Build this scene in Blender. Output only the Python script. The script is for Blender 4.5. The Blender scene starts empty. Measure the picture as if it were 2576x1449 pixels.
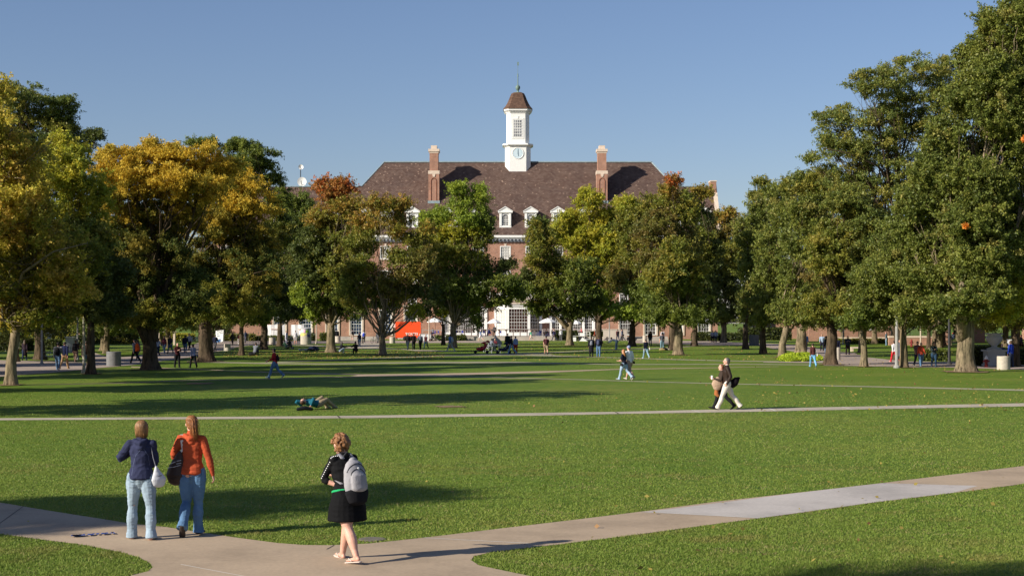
import bpy, math, random
import numpy as np
from mathutils import Vector, Matrix
from mathutils.bvhtree import BVHTree
random.seed(7); rng = np.random.default_rng(7)
S = bpy.context.scene
COL = S.collection
R = math.radians
# ------------------------------------------------------------------ camera
F = 4000.0; CAMH = 3.15; HOR = 805.0; CX = 1288.0     # focal length and horizon in pixels of a 2576 px wide picture
cam = bpy.data.cameras.new('camera'); cam.sensor_width = 36; cam.lens = 36*F/2576
cam.shift_y = (HOR-724.5)/2576; cam.clip_end = 3000; cam.clip_start = 0.3
camo = bpy.data.objects.new('camera', cam); COL.objects.link(camo)
camo.location = (0, 0, CAMH); camo.rotation_euler = (R(90), 0, 0); S.camera = camo
# ------------------------------------------------------------------ light
SUN_EL = 25.0; SUN_AZ = math.degrees(math.atan2(-0.863, -0.505))   # azimuth from +Y
w = bpy.data.worlds.new('World'); S.world = w; w.use_nodes = True
nt = w.node_tree; bg = nt.nodes['Background']
sky = nt.nodes.new('ShaderNodeTexSky'); sky.sky_type = 'NISHITA'; sky.sun_disc = False
sky.sun_elevation = R(SUN_EL); sky.sun_rotation = R(SUN_AZ)
sky.air_density = 1.0; sky.dust_density = 0.5; sky.ozone_density = 3.0; sky.altitude = 200
mu = nt.nodes.new('ShaderNodeMix'); mu.data_type = 'RGBA'; mu.blend_type = 'MULTIPLY'; mu.inputs[0].default_value = 1; mu.inputs[7].default_value = (.97, .93, 1.04, 1)
nt.links.new(sky.outputs[0], mu.inputs[6]); nt.links.new(mu.outputs[2], bg.inputs[0]); bg.inputs[1].default_value = 0.070
sun = bpy.data.lights.new('sun', 'SUN'); sun.energy = 5.0; sun.angle = R(0.53); sun.color = (1, .93, .80)
so = bpy.data.objects.new('sun', sun); COL.objects.link(so)
ce = math.cos(R(SUN_EL))
tosun = Vector((-0.863*ce, -0.505*ce, math.sin(R(SUN_EL))))
so.rotation_euler = tosun.to_track_quat('Z', 'Y').to_euler(); so.location = (-30, -20, 40)
S.view_settings.view_transform = 'Standard'; S.view_settings.look = 'None'
S.view_settings.exposure = 0.5; S.view_settings.gamma = 1
# ------------------------------------------------------------------ helpers
def G(x, y, z=0.0):
    Y = F*(CAMH-z)/(y-HOR); return Vector(((x-CX)*Y/F, Y, z))
def PX(x, y, Y): return Vector(((x-CX)*Y/F, Y, CAMH+(HOR-y)*Y/F))
ORG = {}
def tag(o, label=None, cat=None, group=None, kind=None):
    if label: o['label'] = label
    if cat: o['category'] = cat
    if group: o['group'] = group
    if kind: o['kind'] = kind
    return o
def empty(name, loc, label=None, cat=None, group=None, rz=0):
    o = bpy.data.objects.new(name, None); COL.objects.link(o); o.location = loc; o.rotation_euler = (0, 0, rz)
    o.empty_display_size = .3
    ORG[o.name] = Vector(loc); return tag(o, label, cat, group)
def link(name, me, parent=None, loc=None):
    o = bpy.data.objects.new(name, me); COL.objects.link(o)
    if parent is not None:
        o.parent = parent; ORG[o.name] = ORG[parent.name]
    else:
        loc = (0, 0, 0) if loc is None else loc; o.location = loc; ORG[o.name] = Vector(loc)
    return o
def copy_tree(o, parent=None, loc=None, rz=None, sc=None):
    c = o.copy(); COL.objects.link(c)
    if parent is not None: c.parent = parent
    if loc is not None: c.location = loc
    if rz is not None: c.rotation_euler = (0, 0, rz)
    if sc is not None: c.scale = sc if hasattr(sc, '__len__') else (sc, sc, sc)
    ORG[c.name] = Vector(c.location)
    for k in o.children: copy_tree(k, c)
    return c
class MB:
    def __init__(s): s.v = []; s.f = []; s.m = []
    def add(s, vs, fs, m=0):
        b = len(s.v); s.v += [tuple(p) for p in vs]
        for f in fs: s.f.append(tuple(b+i for i in f)); s.m.append(m)
    def box(s, x0, x1, y0, y1, z0, z1, m=0):
        s.add([(x0,y0,z0),(x1,y0,z0),(x1,y1,z0),(x0,y1,z0),(x0,y0,z1),(x1,y0,z1),(x1,y1,z1),(x0,y1,z1)],
              [(0,3,2,1),(4,5,6,7),(0,1,5,4),(1,2,6,5),(2,3,7,6),(3,0,4,7)], m)
    def poly(s, pts, m=0): s.add(pts, [tuple(range(len(pts)))], m)
    def prism(s, base, h, m=0):      # base: list of (x,y,z), extruded by the vector h
        n = len(base); h = Vector(h); top = [tuple(Vector(p)+h) for p in base]
        s.add(list(base)+top, [tuple(range(n))[::-1], tuple(range(n, 2*n))]+[(i, (i+1) % n, n+(i+1) % n, n+i) for i in range(n)], m)
    def tube(s, pts, rad, n=8, side=None, m=0, caps=True, flat=(0, 0)):
        pts = [Vector(p) for p in pts]; rad = [(r, r) if not hasattr(r, '__len__') else r for r in rad]
        if caps:
            d0 = (pts[0]-pts[1]).normalized(); d1 = (pts[-1]-pts[-2]).normalized()
            r0, r1 = rad[0], rad[-1]; k0 = min(r0)*(.06 if flat[0] else 1); k1 = min(r1)*(.06 if flat[1] else 1)
            pts = [pts[0]+d0*k0*.9, pts[0]+d0*k0*.55]+pts+[pts[-1]+d1*k1*.55, pts[-1]+d1*k1*.9]
            rad = ([(r0[0]*.9, r0[1]*.9), (r0[0]*.99, r0[1]*.99)] if flat[0] else [(r0[0]*.42, r0[1]*.42), (r0[0]*.84, r0[1]*.84)])+rad+([(r1[0]*.99, r1[1]*.99), (r1[0]*.9, r1[1]*.9)] if flat[1] else [(r1[0]*.84, r1[1]*.84), (r1[0]*.42, r1[1]*.42)])
        N = len(pts); vs = []; prev = None
        for i in range(N):
            d = (pts[min(i+1, N-1)]-pts[max(i-1, 0)])
            d = d.normalized() if d.length > 1e-9 else Vector((0, 0, 1))
            if side is not None: a = Vector(side)
            elif prev is not None: a = prev
            else: a = Vector((1, 0, 0)) if abs(d.x) < .8 else Vector((0, 1, 0))
            a = a-d*a.dot(d)
            if a.length < 1e-4:
                a = Vector((0, 1, 0)); a = a-d*a.dot(d)
            a.normalize(); b = d.cross(a); prev = a
            for k in range(n):
                t = 2*math.pi*k/n; vs.append(pts[i]+a*math.cos(t)*rad[i][0]+b*math.sin(t)*rad[i][1])
        fs = [(i*n+k, i*n+(k+1) % n, (i+1)*n+(k+1) % n, (i+1)*n+k) for i in range(N-1) for k in range(n)]
        fs += [tuple(range(n))[::-1], tuple((N-1)*n+k for k in range(n))]
        s.add(vs, fs, m)
    def ell(s, c, ax, r, n=10, m=0):   # ellipsoid; ax = three axis vectors
        c = Vector(c); vs = []; K = n//2+1
        for i in range(1, K):
            ph = math.pi*i/K
            for k in range(n):
                t = 2*math.pi*k/n
                vs.append(c+ax[0]*r[0]*math.sin(ph)*math.cos(t)+ax[1]*r[1]*math.sin(ph)*math.sin(t)+ax[2]*r[2]*math.cos(ph))
        top = len(vs); vs += [c+ax[2]*r[2], c-ax[2]*r[2]]
        fs = [(i*n+k, (i+1)*n+k, (i+1)*n+(k+1) % n, i*n+(k+1) % n) for i in range(K-2) for k in range(n)]
        fs += [(top, k, (k+1) % n) for k in range(n)]+[(top+1, (K-2)*n+(k+1) % n, (K-2)*n+k) for k in range(n)]
        s.add(vs, fs, m)
    def lathe(s, c, prof, n=24, m=0):
        c = Vector(c); vs = [c+Vector((r*math.cos(2*math.pi*k/n), r*math.sin(2*math.pi*k/n), z)) for r, z in prof for k in range(n)]
        N = len(prof)
        fs = [(i*n+k, i*n+(k+1) % n, (i+1)*n+(k+1) % n, (i+1)*n+k) for i in range(N-1) for k in range(n)]
        fs += [tuple(range(n))[::-1], tuple((N-1)*n+k for k in range(n))]
        s.add(vs, fs, m)
    def mesh(s, name, mats, off=(0, 0, 0), smooth=False):
        me = bpy.data.meshes.new(name); off = Vector(off)
        me.from_pydata([tuple(Vector(p)-off) for p in s.v], [], s.f)
        for m in (mats if isinstance(mats, (list, tuple)) else [mats]): me.materials.append(m)
        if s.m: me.polygons.foreach_set('material_index', s.m)
        if smooth: me.polygons.foreach_set('use_smooth', [True]*len(me.polygons))
        me.update(); return me
    def build(s, name, mats, parent=None, smooth=False, local=False):
        if parent is not None:
            off = (0, 0, 0) if local else ORG[parent.name]
            return link(name, s.mesh(name, mats, off, smooth), parent)
        a = np.array(s.v); lo = a.min(0); hi = a.max(0); loc = ((lo[0]+hi[0])/2, (lo[1]+hi[1])/2, lo[2])
        return link(name, s.mesh(name, mats, loc, smooth), None, loc)
# ------------------------------------------------------------------ materials
def newmat(name):
    m = bpy.data.materials.new(name); m.use_nodes = True; n = m.node_tree.nodes
    return m, m.node_tree, n['Principled BSDF']
def N(t, kind, **kw):
    n = t.nodes.new(kind)
    for k, v in kw.items():
        if k in n.inputs.keys() if isinstance(k, str) and k in n.inputs else False: n.inputs[k].default_value = v
        else: setattr(n, k, v)
    return n
def c4(c): return (c[0], c[1], c[2], 1)
def noise(t, co, scale, detail=3, rough=.6):
    n = t.nodes.new('ShaderNodeTexNoise'); n.inputs['Scale'].default_value = scale
    n.inputs['Detail'].default_value = detail; n.inputs['Roughness'].default_value = rough
    if co is not None: t.links.new(co, n.inputs['Vector'])
    return n.outputs['Fac']
def ramp(t, fac, stops):
    r = t.nodes.new('ShaderNodeValToRGB'); e = r.color_ramp.elements
    while len(e) < len(stops): e.new(.5)
    for i, (p, c) in enumerate(stops): e[i].position = p; e[i].color = c4(c)
    t.links.new(fac, r.inputs[0]); return r.outputs[0]
def mix(t, a, b, fac, mode='MIX'):
    n = t.nodes.new('ShaderNodeMix'); n.data_type = 'RGBA'; n.blend_type = mode
    for s_, v in ((6, a), (7, b)):
        if hasattr(v, 'links') or hasattr(v, 'is_linked'): t.links.new(v, n.inputs[s_])
        else: n.inputs[s_].default_value = c4(v)
    if hasattr(fac, 'is_linked'): t.links.new(fac, n.inputs[0])
    else: n.inputs[0].default_value = fac
    return n.outputs[2]
def objco(t, gen='Object'):
    return t.nodes.new('ShaderNodeTexCoord').outputs[gen]
def pos(t): return t.nodes.new('ShaderNodeNewGeometry').outputs['Position']
def bump(t, b, h, strength, dist):
    n = t.nodes.new('ShaderNodeBump'); n.inputs['Strength'].default_value = strength; n.inputs['Distance'].default_value = dist
    t.links.new(h, n.inputs['Height']); t.links.new(n.outputs[0], b.inputs['Normal'])
MC = {}
def mat(name, c, rough=.7, var=.25, scale=3.0, bmp=0.0, bd=.02, spec=.3, metal=0.0, wco=False):
    key = (name, tuple(c), rough, var, scale, bmp)
    if key in MC: return MC[key]
    m, t, b = newmat(name); co = pos(t) if wco else objco(t)
    f = noise(t, co, scale, 4)
    col = ramp(t, f, [(.3, [x*(1-var) for x in c]), (.7, [min(1, x*(1+var)) for x in c])])
    t.links.new(col, b.inputs['Base Color']); b.inputs['Roughness'].default_value = rough
    b.inputs['Specular IOR Level'].default_value = spec; b.inputs['Metallic'].default_value = metal
    if bmp: bump(t, b, noise(t, co, scale*4, 3), bmp, bd)
    MC[key] = m; return m
def m_lawn():
    m, t, b = newmat('lawn_grass'); p = pos(t)
    big = noise(t, p, .11, 4); mid = noise(t, p, 1.6, 4, .65); fine = noise(t, p, 18, 3, .7)
    c = ramp(t, big, [(.3, (.105, .172, .020)), (.5, (.128, .192, .024)), (.7, (.180, .208, .040))])
    c = mix(t, c, ramp(t, mid, [(.3, (.36, .44, .34)), (.5, (.5, .5, .5)), (.72, (.70, .58, .58))]), 1.0, 'MULTIPLY')
    c = mix(t, c, ramp(t, fine, [(.3, (1.5, 1.5, 1.5)), (.7, (2.6, 2.6, 2.3))]), 1.0, 'MULTIPLY')
    dry = ramp(t, noise(t, p, .45, 5, .7), [(.63, (0, 0, 0)), (.76, (1, 1, 1))])
    c = mix(t, c, (.17, .15, .06), mix(t, (0, 0, 0), dry, .35))
    t.links.new(c, b.inputs['Base Color']); b.inputs['Roughness'].default_value = .75; b.inputs['Specular IOR Level'].default_value = .15
    bump(t, b, fine, .8, .05); return m
def m_concrete(name, c, sc=1.0):
    m, t, b = newmat(name); p = pos(t)
    n1 = noise(t, p, .5*sc, 5, .65); n2 = noise(t, p, 14, 4, .7)
    k = ramp(t, n1, [(.3, [x*.74 for x in c]), (.5, c), (.72, [x*1.14 for x in c])])
    k = mix(t, k, ramp(t, n2, [(.3, (.86, .86, .86)), (.7, (1.06, 1.05, 1.03))]), 1.0, 'MULTIPLY')
    t.links.new(k, b.inputs['Base Color']); b.inputs['Roughness'].default_value = .85; b.inputs['Specular IOR Level'].default_value = .2
    bump(t, b, n2, .25, .01); return m
def m_brick(name, c1, c2, mort, bw=.22, bh=.075, var=.3):
    m, t, b = newmat(name); p = objco(t)
    sx = t.nodes.new('ShaderNodeSeparateXYZ'); t.links.new(p, sx.inputs[0])
    ad = t.nodes.new('ShaderNodeMath'); ad.operation = 'ADD'; t.links.new(sx.outputs[0], ad.inputs[0]); t.links.new(sx.outputs[1], ad.inputs[1])
    cb = t.nodes.new('ShaderNodeCombineXYZ'); t.links.new(ad.outputs[0], cb.inputs[0]); t.links.new(sx.outputs[2], cb.inputs[1])
    br = t.nodes.new('ShaderNodeTexBrick'); t.links.new(cb.outputs[0], br.inputs['Vector'])
    br.inputs['Scale'].default_value = 1; br.inputs['Brick Width'].default_value = bw; br.inputs['Row Height'].default_value = bh
    br.inputs['Mortar Size'].default_value = .009; br.inputs['Color1'].default_value = c4(c1); br.inputs['Color2'].default_value = c4(c2)
    br.inputs['Mortar'].default_value = c4(mort); br.inputs['Bias'].default_value = -.1
    n1 = noise(t, p, .9, 5, .7)
    k = mix(t, br.outputs[0], ramp(t, n1, [(.3, (1-var, 1-var, 1-var)), (.7, (1+var*.5, 1+var*.5, 1+var*.5))]), 1.0, 'MULTIPLY')
    t.links.new(k, b.inputs['Base Color']); b.inputs['Roughness'].default_value = .85; b.inputs['Specular IOR Level'].default_value = .2
    return m
def m_roof():
    m, t, b = newmat('roof_tiles'); p = objco(t)
    sx = t.nodes.new('ShaderNodeSeparateXYZ'); t.links.new(p, sx.inputs[0])
    cb = t.nodes.new('ShaderNodeCombineXYZ'); t.links.new(sx.outputs[0], cb.inputs[0])
    ml = t.nodes.new('ShaderNodeMath'); ml.operation = 'MULTIPLY'; ml.inputs[1].default_value = 1.3; t.links.new(sx.outputs[2], ml.inputs[0])
    t.links.new(ml.outputs[0], cb.inputs[1]); t.links.new(sx.outputs[1], cb.inputs[2])
    br = t.nodes.new('ShaderNodeTexBrick'); t.links.new(cb.outputs[0], br.inputs['Vector'])
    br.inputs['Scale'].default_value = 1; br.inputs['Brick Width'].default_value = .42; br.inputs['Row Height'].default_value = .26
    br.inputs['Mortar Size'].default_value = .02; br.inputs['Color1'].default_value = (.098, .061, .047, 1)
    br.inputs['Color2'].default_value = (.150, .104, .082, 1); br.inputs['Mortar'].default_value = (.05, .030, .028, 1)
    vo = t.nodes.new('ShaderNodeTexVoronoi'); vo.inputs['Scale'].default_value = 1.55; t.links.new(cb.outputs[0], vo.inputs['Vector'])
    dot = ramp(t, vo.outputs['Distance'], [(.14, (1, 1, 1)), (.24, (0, 0, 0))])
    s2 = t.nodes.new('ShaderNodeSeparateColor'); t.links.new(vo.outputs['Color'], s2.inputs[0])
    sel = ramp(t, s2.outputs[0], [(.25, (0, 0, 0)), (.75, (1, 1, 1))])
    fac = mix(t, dot, sel, 1.0, 'MULTIPLY')
    k = mix(t, br.outputs[0], (.31, .22, .165), fac)
    k = mix(t, k, ramp(t, noise(t, cb.outputs[0], .35, 5, .7), [(.3, (.8, .8, .85)), (.7, (1.15, 1.12, 1.1))]), 1.0, 'MULTIPLY')
    t.links.new(k, b.inputs['Base Color']); b.inputs['Roughness'].default_value = .8; b.inputs['Specular IOR Level'].default_value = .15
    bump(t, b, br.outputs['Fac'], -.4, .02)
    return m
def m_bark(name, c):
    m, t, b = newmat(name); p = objco(t)
    mp = t.nodes.new('ShaderNodeMapping'); mp.inputs['Scale'].default_value = (7, 7, 1.3); t.links.new(p, mp.inputs[0])
    n1 = noise(t, mp.outputs[0], 1.0, 5, .7); n2 = noise(t, p, .9, 3)
    k = ramp(t, n1, [(.36, [x*.30 for x in c]), (.52, c), (.7, [x*1.45 for x in c])])
    k = mix(t, k, ramp(t, n2, [(.35, (.75, .78, .7)), (.7, (1.15, 1.1, 1.05))]), 1.0, 'MULTIPLY')
    t.links.new(k, b.inputs['Base Color']); b.inputs['Roughness'].default_value = .9; b.inputs['Specular IOR Level'].default_value = .1
    bump(t, b, n1, 1.0, .06); return m
def m_leaf(name, trans=.3, spec=.3, rough=.5):
    m, t, b = newmat(name); a = t.nodes.new('ShaderNodeAttribute'); a.attribute_name = 'Col'
    t.links.new(a.outputs['Color'], b.inputs['Base Color']); b.inputs['Roughness'].default_value = rough
    b.inputs['Specular IOR Level'].default_value = spec
    tr = t.nodes.new('ShaderNodeBsdfTranslucent'); t.links.new(a.outputs['Color'], tr.inputs[0])
    mx = t.nodes.new('ShaderNodeMixShader'); mx.inputs[0].default_value = trans
    t.links.new(b.outputs[0], mx.inputs[1]); t.links.new(tr.outputs[0], mx.inputs[2])
    t.links.new(mx.outputs[0], t.nodes['Material Output'].inputs[0]); return m
def m_glass(name, c=(.02, .025, .03)):
    m, t, b = newmat(name); f = noise(t, objco(t), .8, 2)
    t.links.new(ramp(t, f, [(.3, [x*.6 for x in c]), (.7, [x*1.8 for x in c])]), b.inputs['Base Color'])
    b.inputs['Roughness'].default_value = .08; b.inputs['Specular IOR Level'].default_value = .6; return m
def m_cloth(c, kind='cloth'):
    key = ('cloth', tuple(c), kind)
    if key in MC: return MC[key]
    m, t, b = newmat(kind+'_cloth'); p = objco(t)
    mp = t.nodes.new('ShaderNodeMapping'); mp.inputs['Scale'].default_value = (1, 1, .6) ; t.links.new(p, mp.inputs[0])
    v = .24 if kind == 'denim' else .15
    f = noise(t, mp.outputs[0], 4.5 if kind == 'denim' else 6, 5, .65)
    k = ramp(t, f, [(.3, [x*(1-v) for x in c]), (.7, [min(1, x*(1+v)) for x in c])])
    t.links.new(k, b.inputs['Base Color']); b.inputs['Roughness'].default_value = .55 if kind == 'leather' else .85
    b.inputs['Specular IOR Level'].default_value = .25 if kind == 'leather' else .12
    bump(t, b, noise(t, p, 22, 3), .5, .012)
    MC[key] = m; return m
def m_hair(c):
    key = ('hair', tuple(c))
    if key in MC: return MC[key]
    m, t, b = newmat('hair'); p = objco(t)
    mp = t.nodes.new('ShaderNodeMapping'); mp.inputs['Scale'].default_value = (70, 70, 9); t.links.new(p, mp.inputs[0])
    f = noise(t, mp.outputs[0], 1.0, 4, .7)
    t.links.new(ramp(t, f, [(.3, [x*.45 for x in c]), (.7, [min(1, x*1.7) for x in c])]), b.inputs['Base Color'])
    b.inputs['Roughness'].default_value = .45; b.inputs['Specular IOR Level'].default_value = .4
    bump(t, b, f, .8, .01); MC[key] = m; return m
LAWN = m_lawn(); CONC = m_concrete('path_concrete', (.44, .335, .235)); NEWC = m_concrete('new_concrete', (.50, .455, .42)); PALE = m_concrete('pale_concrete', (.47, .41, .32))
WALKC = m_concrete('worn_path', (.34, .32, .21)); PINK = m_concrete('plaza_concrete', (.40, .32, .27))
JOINT = mat('joint', (.62, .58, .52), .9, .1); JOINTD = mat('joint_dark', (.10, .08, .06), .9, .1)
BRICK = m_brick('red_brick', (.40, .175, .105), (.30, .13, .082), (.42, .34, .28)); ROOF = m_roof()
WHITE = mat('white_paint', (.80, .79, .76), .45, .04, 2.0); STONE = mat('limestone', (.62, .50, .40), .8, .12, 2.0)
GLASS = m_glass('window_glass', (.07, .06, .06)); BGLASS = m_glass('blue_glass', (.02, .035, .07)); DGLASS = m_glass('brown_glass', (.03, .008, .006)); CURT = mat('curtain', (.52, .50, .46), .5, .12, 2.5)
VERD = mat('verdigris', (.15, .22, .19), .6, .2, 4); LEAD = mat('lead_flashing', (.26, .33, .36), .5, .2, 3); DARKM = mat('dark_metal', (.035, .035, .04), .5, .2)
GREYM = mat('grey_metal', (.30, .29, .28), .6, .15); CANC = mat('can_concrete', (.46, .41, .34), .85, .15, 5, .3); LEAFM = m_leaf('leaf', .38, .35, .5); LEAFY = m_leaf('yellow_leaf', .42, .2, .6)
BARK = m_bark('bark', (.19, .145, .095)); BARKD = m_bark('dark_bark', (.10, .072, .05)); BARKL = m_bark('light_bark', (.235, .185, .125))
def tri_mesh(name, V, C, m, nv=3):
    """V (n,nv,3) faces, C (n,3) colour per face"""
    n = len(V); me = bpy.data.meshes.new(name)
    me.vertices.add(n*nv); me.vertices.foreach_set('co', V.astype(np.float32).ravel())
    me.loops.add(n*nv); me.loops.foreach_set('vertex_index', np.arange(n*nv, dtype=np.int32))
    me.polygons.add(n); me.polygons.foreach_set('loop_start', np.arange(0, n*nv, nv, dtype=np.int32))
    try: me.polygons.foreach_set('loop_total', np.full(n, nv, dtype=np.int32))
    except Exception: pass
    a = me.color_attributes.new('Col', 'FLOAT_COLOR', 'POINT')
    cc = np.ones((n*nv, 4), np.float32); cc[:, :3] = np.repeat(C, nv, axis=0); a.data.foreach_set('color', cc.ravel())
    me.materials.append(m); me.update(); return me
def unit(a): return a/np.maximum(np.linalg.norm(a, axis=-1, keepdims=True), 1e-9)
def leaf_tris(P, size, up=.5, elong=1.3, jit=.35):
    n = len(P); nrm = unit(rng.normal(size=(n, 3))+np.array([0, 0, up])); a = unit(np.cross(nrm, rng.normal(size=(n, 3)))); b = np.cross(nrm, a)
    s = size*(1+jit*rng.uniform(-1, 1, (n, 1)))
    return np.stack([P+a*s*elong*.62, P-a*s*.45+b*s*.5, P-a*s*.45-b*s*.5], axis=1)
# ------------------------------------------------------------------ ground, paths
g = MB(); g.box(-700, 700, -60, 1400, -.5, 0); o = g.build('ground', LAWN); tag(o, kind='structure')
LAY = [0]
def flat(name, pts, m, joints=(), world=False):
    LAY[0] += 1; z = .004+.0012*LAY[0]
    P = [Vector((p[0], p[1], z)) if world else G(p[0], p[1])+Vector((0, 0, z)) for p in pts]
    b = MB(); b.poly(P, 0)
    for (x0, y0, x1, y1, wd, mi) in joints:
        a, c = G(x0, y0), G(x1, y1); d = (c-a).normalized(); n = Vector((-d.y, d.x, 0))*wd/2; u = Vector((0, 0, z+.003))
        b.poly([a-n+u, c-n+u, c+n+u, a+n+u], mi)
    me = b.mesh(name, [m, JOINT, JOINTD]); 
    o = link(name, me); tag(o, kind='structure'); return P
def area(P): return P
from mathutils.geometry import tessellate_polygon
def flatp(name, pts, m, joints=()):
    """concave polygon, triangulated"""
    LAY[0] += 1; z = .004+.0012*LAY[0]
    P = [G(p[0], p[1])+Vector((0, 0, z)) for p in pts]
    b = MB(); b.v = [tuple(p) for p in P]
    for t in tessellate_polygon([P]):
        a, c, d = (P[i] for i in t)
        if (c-a).cross(d-a).z < 0: t = (t[0], t[2], t[1])
        b.f.append(tuple(t)); b.m.append(0)
    for (x0, y0, x1, y1, wd, mi) in joints:
        a, c = G(x0, y0), G(x1, y1); d = (c-a).normalized(); n = Vector((-d.y, d.x, 0))*wd/2; u = Vector((0, 0, z+.003))
        q = [a-n+u, c-n+u, c+n+u, a+n+u]
        if (q[1]-q[0]).cross(q[2]-q[0]).z < 0: q.reverse()
        b.poly(q, mi)
    tag(link(name, b.mesh(name, [m, JOINT, JOINTD])), kind='structure'); return np.array([(p.x, p.y) for p in P])
P1 = flatp('path', [(-900, 1117), (-300, 1215), (0, 1264), (120, 1284), (260, 1306), (330, 1317), (420, 1326), (520, 1341), (600, 1353), (700, 1366), (760, 1370.5), (830, 1371.5), (930, 1367), (1070, 1352), (1270, 1328), (1440, 1308),
     (1620, 1286), (1800, 1262), (2000, 1240), (2200, 1217), (2400, 1193), (2576, 1172), (2900, 1136), (3700, 1049), (3700, 1092), (2900, 1184), (2576, 1217), (2400, 1240), (2200, 1264), (2000, 1292), (1800, 1318), (1600, 1345), (1400, 1370),
     (1240, 1388), (1192, 1399), (1185, 1409), (1205, 1422), (1290, 1440), (1400, 1462), (1900, 1700), (100, 1700), (330, 1447), (372, 1437), (384, 1427), (378, 1417), (350, 1402), (300, 1388), (200, 1369), (100, 1357), (0, 1343), (-300, 1285), (-900, 1169)],
     CONC, [(455, 1420, 640, 1455, .02, 1), (1066, 1353, 1330, 1367, .03, 1), (822, 1382, 840, 1372, .02, 2), (2150, 1222, 2400, 1236, .015, 1), (60, 1273, -40, 1345, .015, 2)])
P1b = flatp('path', [(1614, 1288), (1690, 1280), (2000, 1240.8), (2220, 1215.5), (2460, 1222), (2400, 1239.2), (2200, 1263.2), (2000, 1291), (1910, 1303.5)], NEWC, [(1612, 1288, 1912, 1304, .035, 1)])
P2 = flatp('path', [(-1500, 1068), (-300, 1055.5), (0, 1052.2), (714, 1047.5), (926, 1045.5), (1362, 1038.6), (1552, 1036), (1882, 1028.4), (2222, 1021.5), (2640, 1013), (2900, 1008), (4000, 989), (4000, 996), (2900, 1016), (2640, 1021), (2222, 1028.6), (1882, 1036), (1552, 1041.4), (1362, 1045.5), (926, 1051.8), (714, 1053.5), (0, 1057.2), (-300, 1060), (-1500, 1073)],
     PALE, [(1548, 1036.5, 1556, 1041, .06, 2), (1740, 1031.8, 1762, 1037.8, .06, 1), (1935, 1027.3, 1952, 1034.4, .06, 1), (2118, 1023.6, 2145, 1030.2, .06, 1), (2305, 1020, 2330, 1026.4, .06, 1), (850, 1046.4, 855, 1052, .06, 2)])
P3 = flatp('path', [(1085, 945.5), (1148, 946.4), (1298, 950.2), (1457, 954.1), (1638, 959.8), (1862, 965.4), (2222, 972), (2576, 979.6), (2800, 985), (4000, 1010), (4000, 1016), (2800, 989), (2576, 983.6), (2222, 974.6), (1862, 967.2), (1638, 961.6), (1457, 955.8), (1298, 951.9), (1148, 948.2), (1085, 947)], WALKC)
P4 = flatp('path', [(-60, 970), (8, 970), (305, 964.4), (471, 957.5), (714, 953.3), (787, 950), (926, 947.6), (1009, 946.6), (1120, 947), (1203, 942.3), (1362, 938.3), (1547, 930.2), (1797, 925.7), (1960, 922.6), (1960, 922), (1797, 924.6), (1547, 928.4), (1362, 933.9), (1203, 937.4), (1120, 939.3), (1009, 940.7), (926, 941.6),
     (787, 938.6), (714, 936.2), (649, 935.2), (554, 930.8), (402, 925), (330, 922), (330, 924), (402, 926.6), (554, 932.4), (649, 937), (714, 938), (787, 940.8), (900, 943.6), (880, 947.2), (787, 949), (714, 952.2), (471, 956.3), (305, 963), (8, 968.8), (-60, 969)], CONC)
P5 = flatp('path', [(470, 909), (649, 912.4), (815, 914.6), (1000, 911.5), (1203, 909.8), (1298, 910.3), (1547, 916.2), (1882, 915.5), (2042, 917), (2042, 918.8), (1882, 917.2), (1547, 917.9), (1298, 913.5), (1203, 913.6), (1000, 914.5), (815, 917), (649, 915.3), (470, 911)], WALKC)
P6 = flatp('path', [(620, 913.8), (704, 910.2), (926, 901.5), (1120, 893.8), (1291, 888), (1375, 886.4), (1500, 880), (1640, 876), (1784, 868), (1784, 869.4), (1640, 878), (1500, 882), (1375, 888.5), (1400, 894.6), (1547, 899), (1683, 903), (1819, 906.7), (1960, 909), (1960, 911), (1819, 908.6), (1683, 905.2), (1547, 900.8), (1362, 896), (1291, 894.5), (1120, 896), (926, 903.6), (704, 912.6), (630, 914.6)], WALKC)
P7 = flatp('path', [(900, 862), (960, 862), (952, 873.5), (985, 876.4), (1043, 880), (1100, 881.6), (1149, 883.6), (1149, 885), (1043, 882.6), (1008, 878.6), (928, 878), (875, 876), (790, 870.6), (720, 868.4), (720, 866.8), (800, 869), (890, 873.4)], PALE)
L1 = [(-400, 960), (0, 948), (40, 944), (106, 940), (208, 930.5), (247, 926), (300, 921.7), (358, 915.5), (395, 910), (439, 905), (474, 899.7), (502, 896), (536, 885.6), (566, 882), (601, 872.4), (645, 868), (756, 866), (821, 863.5), (1240, 862.5), (1240, 857.5), (560, 857.5), (500, 862), (470, 872), (402, 886), (330, 897), (275, 900), (240, 888), (226, 888), (236, 905), (234, 913), (187, 911), (123, 909), (0, 906), (-400, 900)]
P8 = flatp('plaza', L1, PINK)
P9 = flatp('plaza', [(1580, 863), (1784, 868), (1908, 869.7), (1943, 876.8), (1975, 881), (2005, 885.6), (2038, 892.6), (2066, 898), (2075, 908), (1920, 910.8), (1920, 912.2), (2070, 913.5), (2072, 920), (2160, 921), (2255, 923.5), (2404, 924.8), (2500, 928), (2900, 940), (2900, 928), (2640, 921), (2411, 911), (2280, 909), (2180, 899), (2147, 887.5), (2100, 885), (2040, 873), (1975, 866), (1784, 858), (1580, 856.6)], PINK)
P10 = flatp('pavement', [(1240, 857.3), (1590, 857.3), (1590, 855.6), (1240, 855.6)], PALE)
def inpoly(P, poly):
    x, y = P[:, 0], P[:, 1]; r = np.zeros(len(P), bool); n = len(poly)
    for i in range(n):
        x1, y1 = poly[i]; x2, y2 = poly[(i+1) % n]
        if y1 == y2: continue
        r ^= ((y1 > y) != (y2 > y)) & (x < (x2-x1)*(y-y1)/(y2-y1)+x1)
    return r
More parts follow.
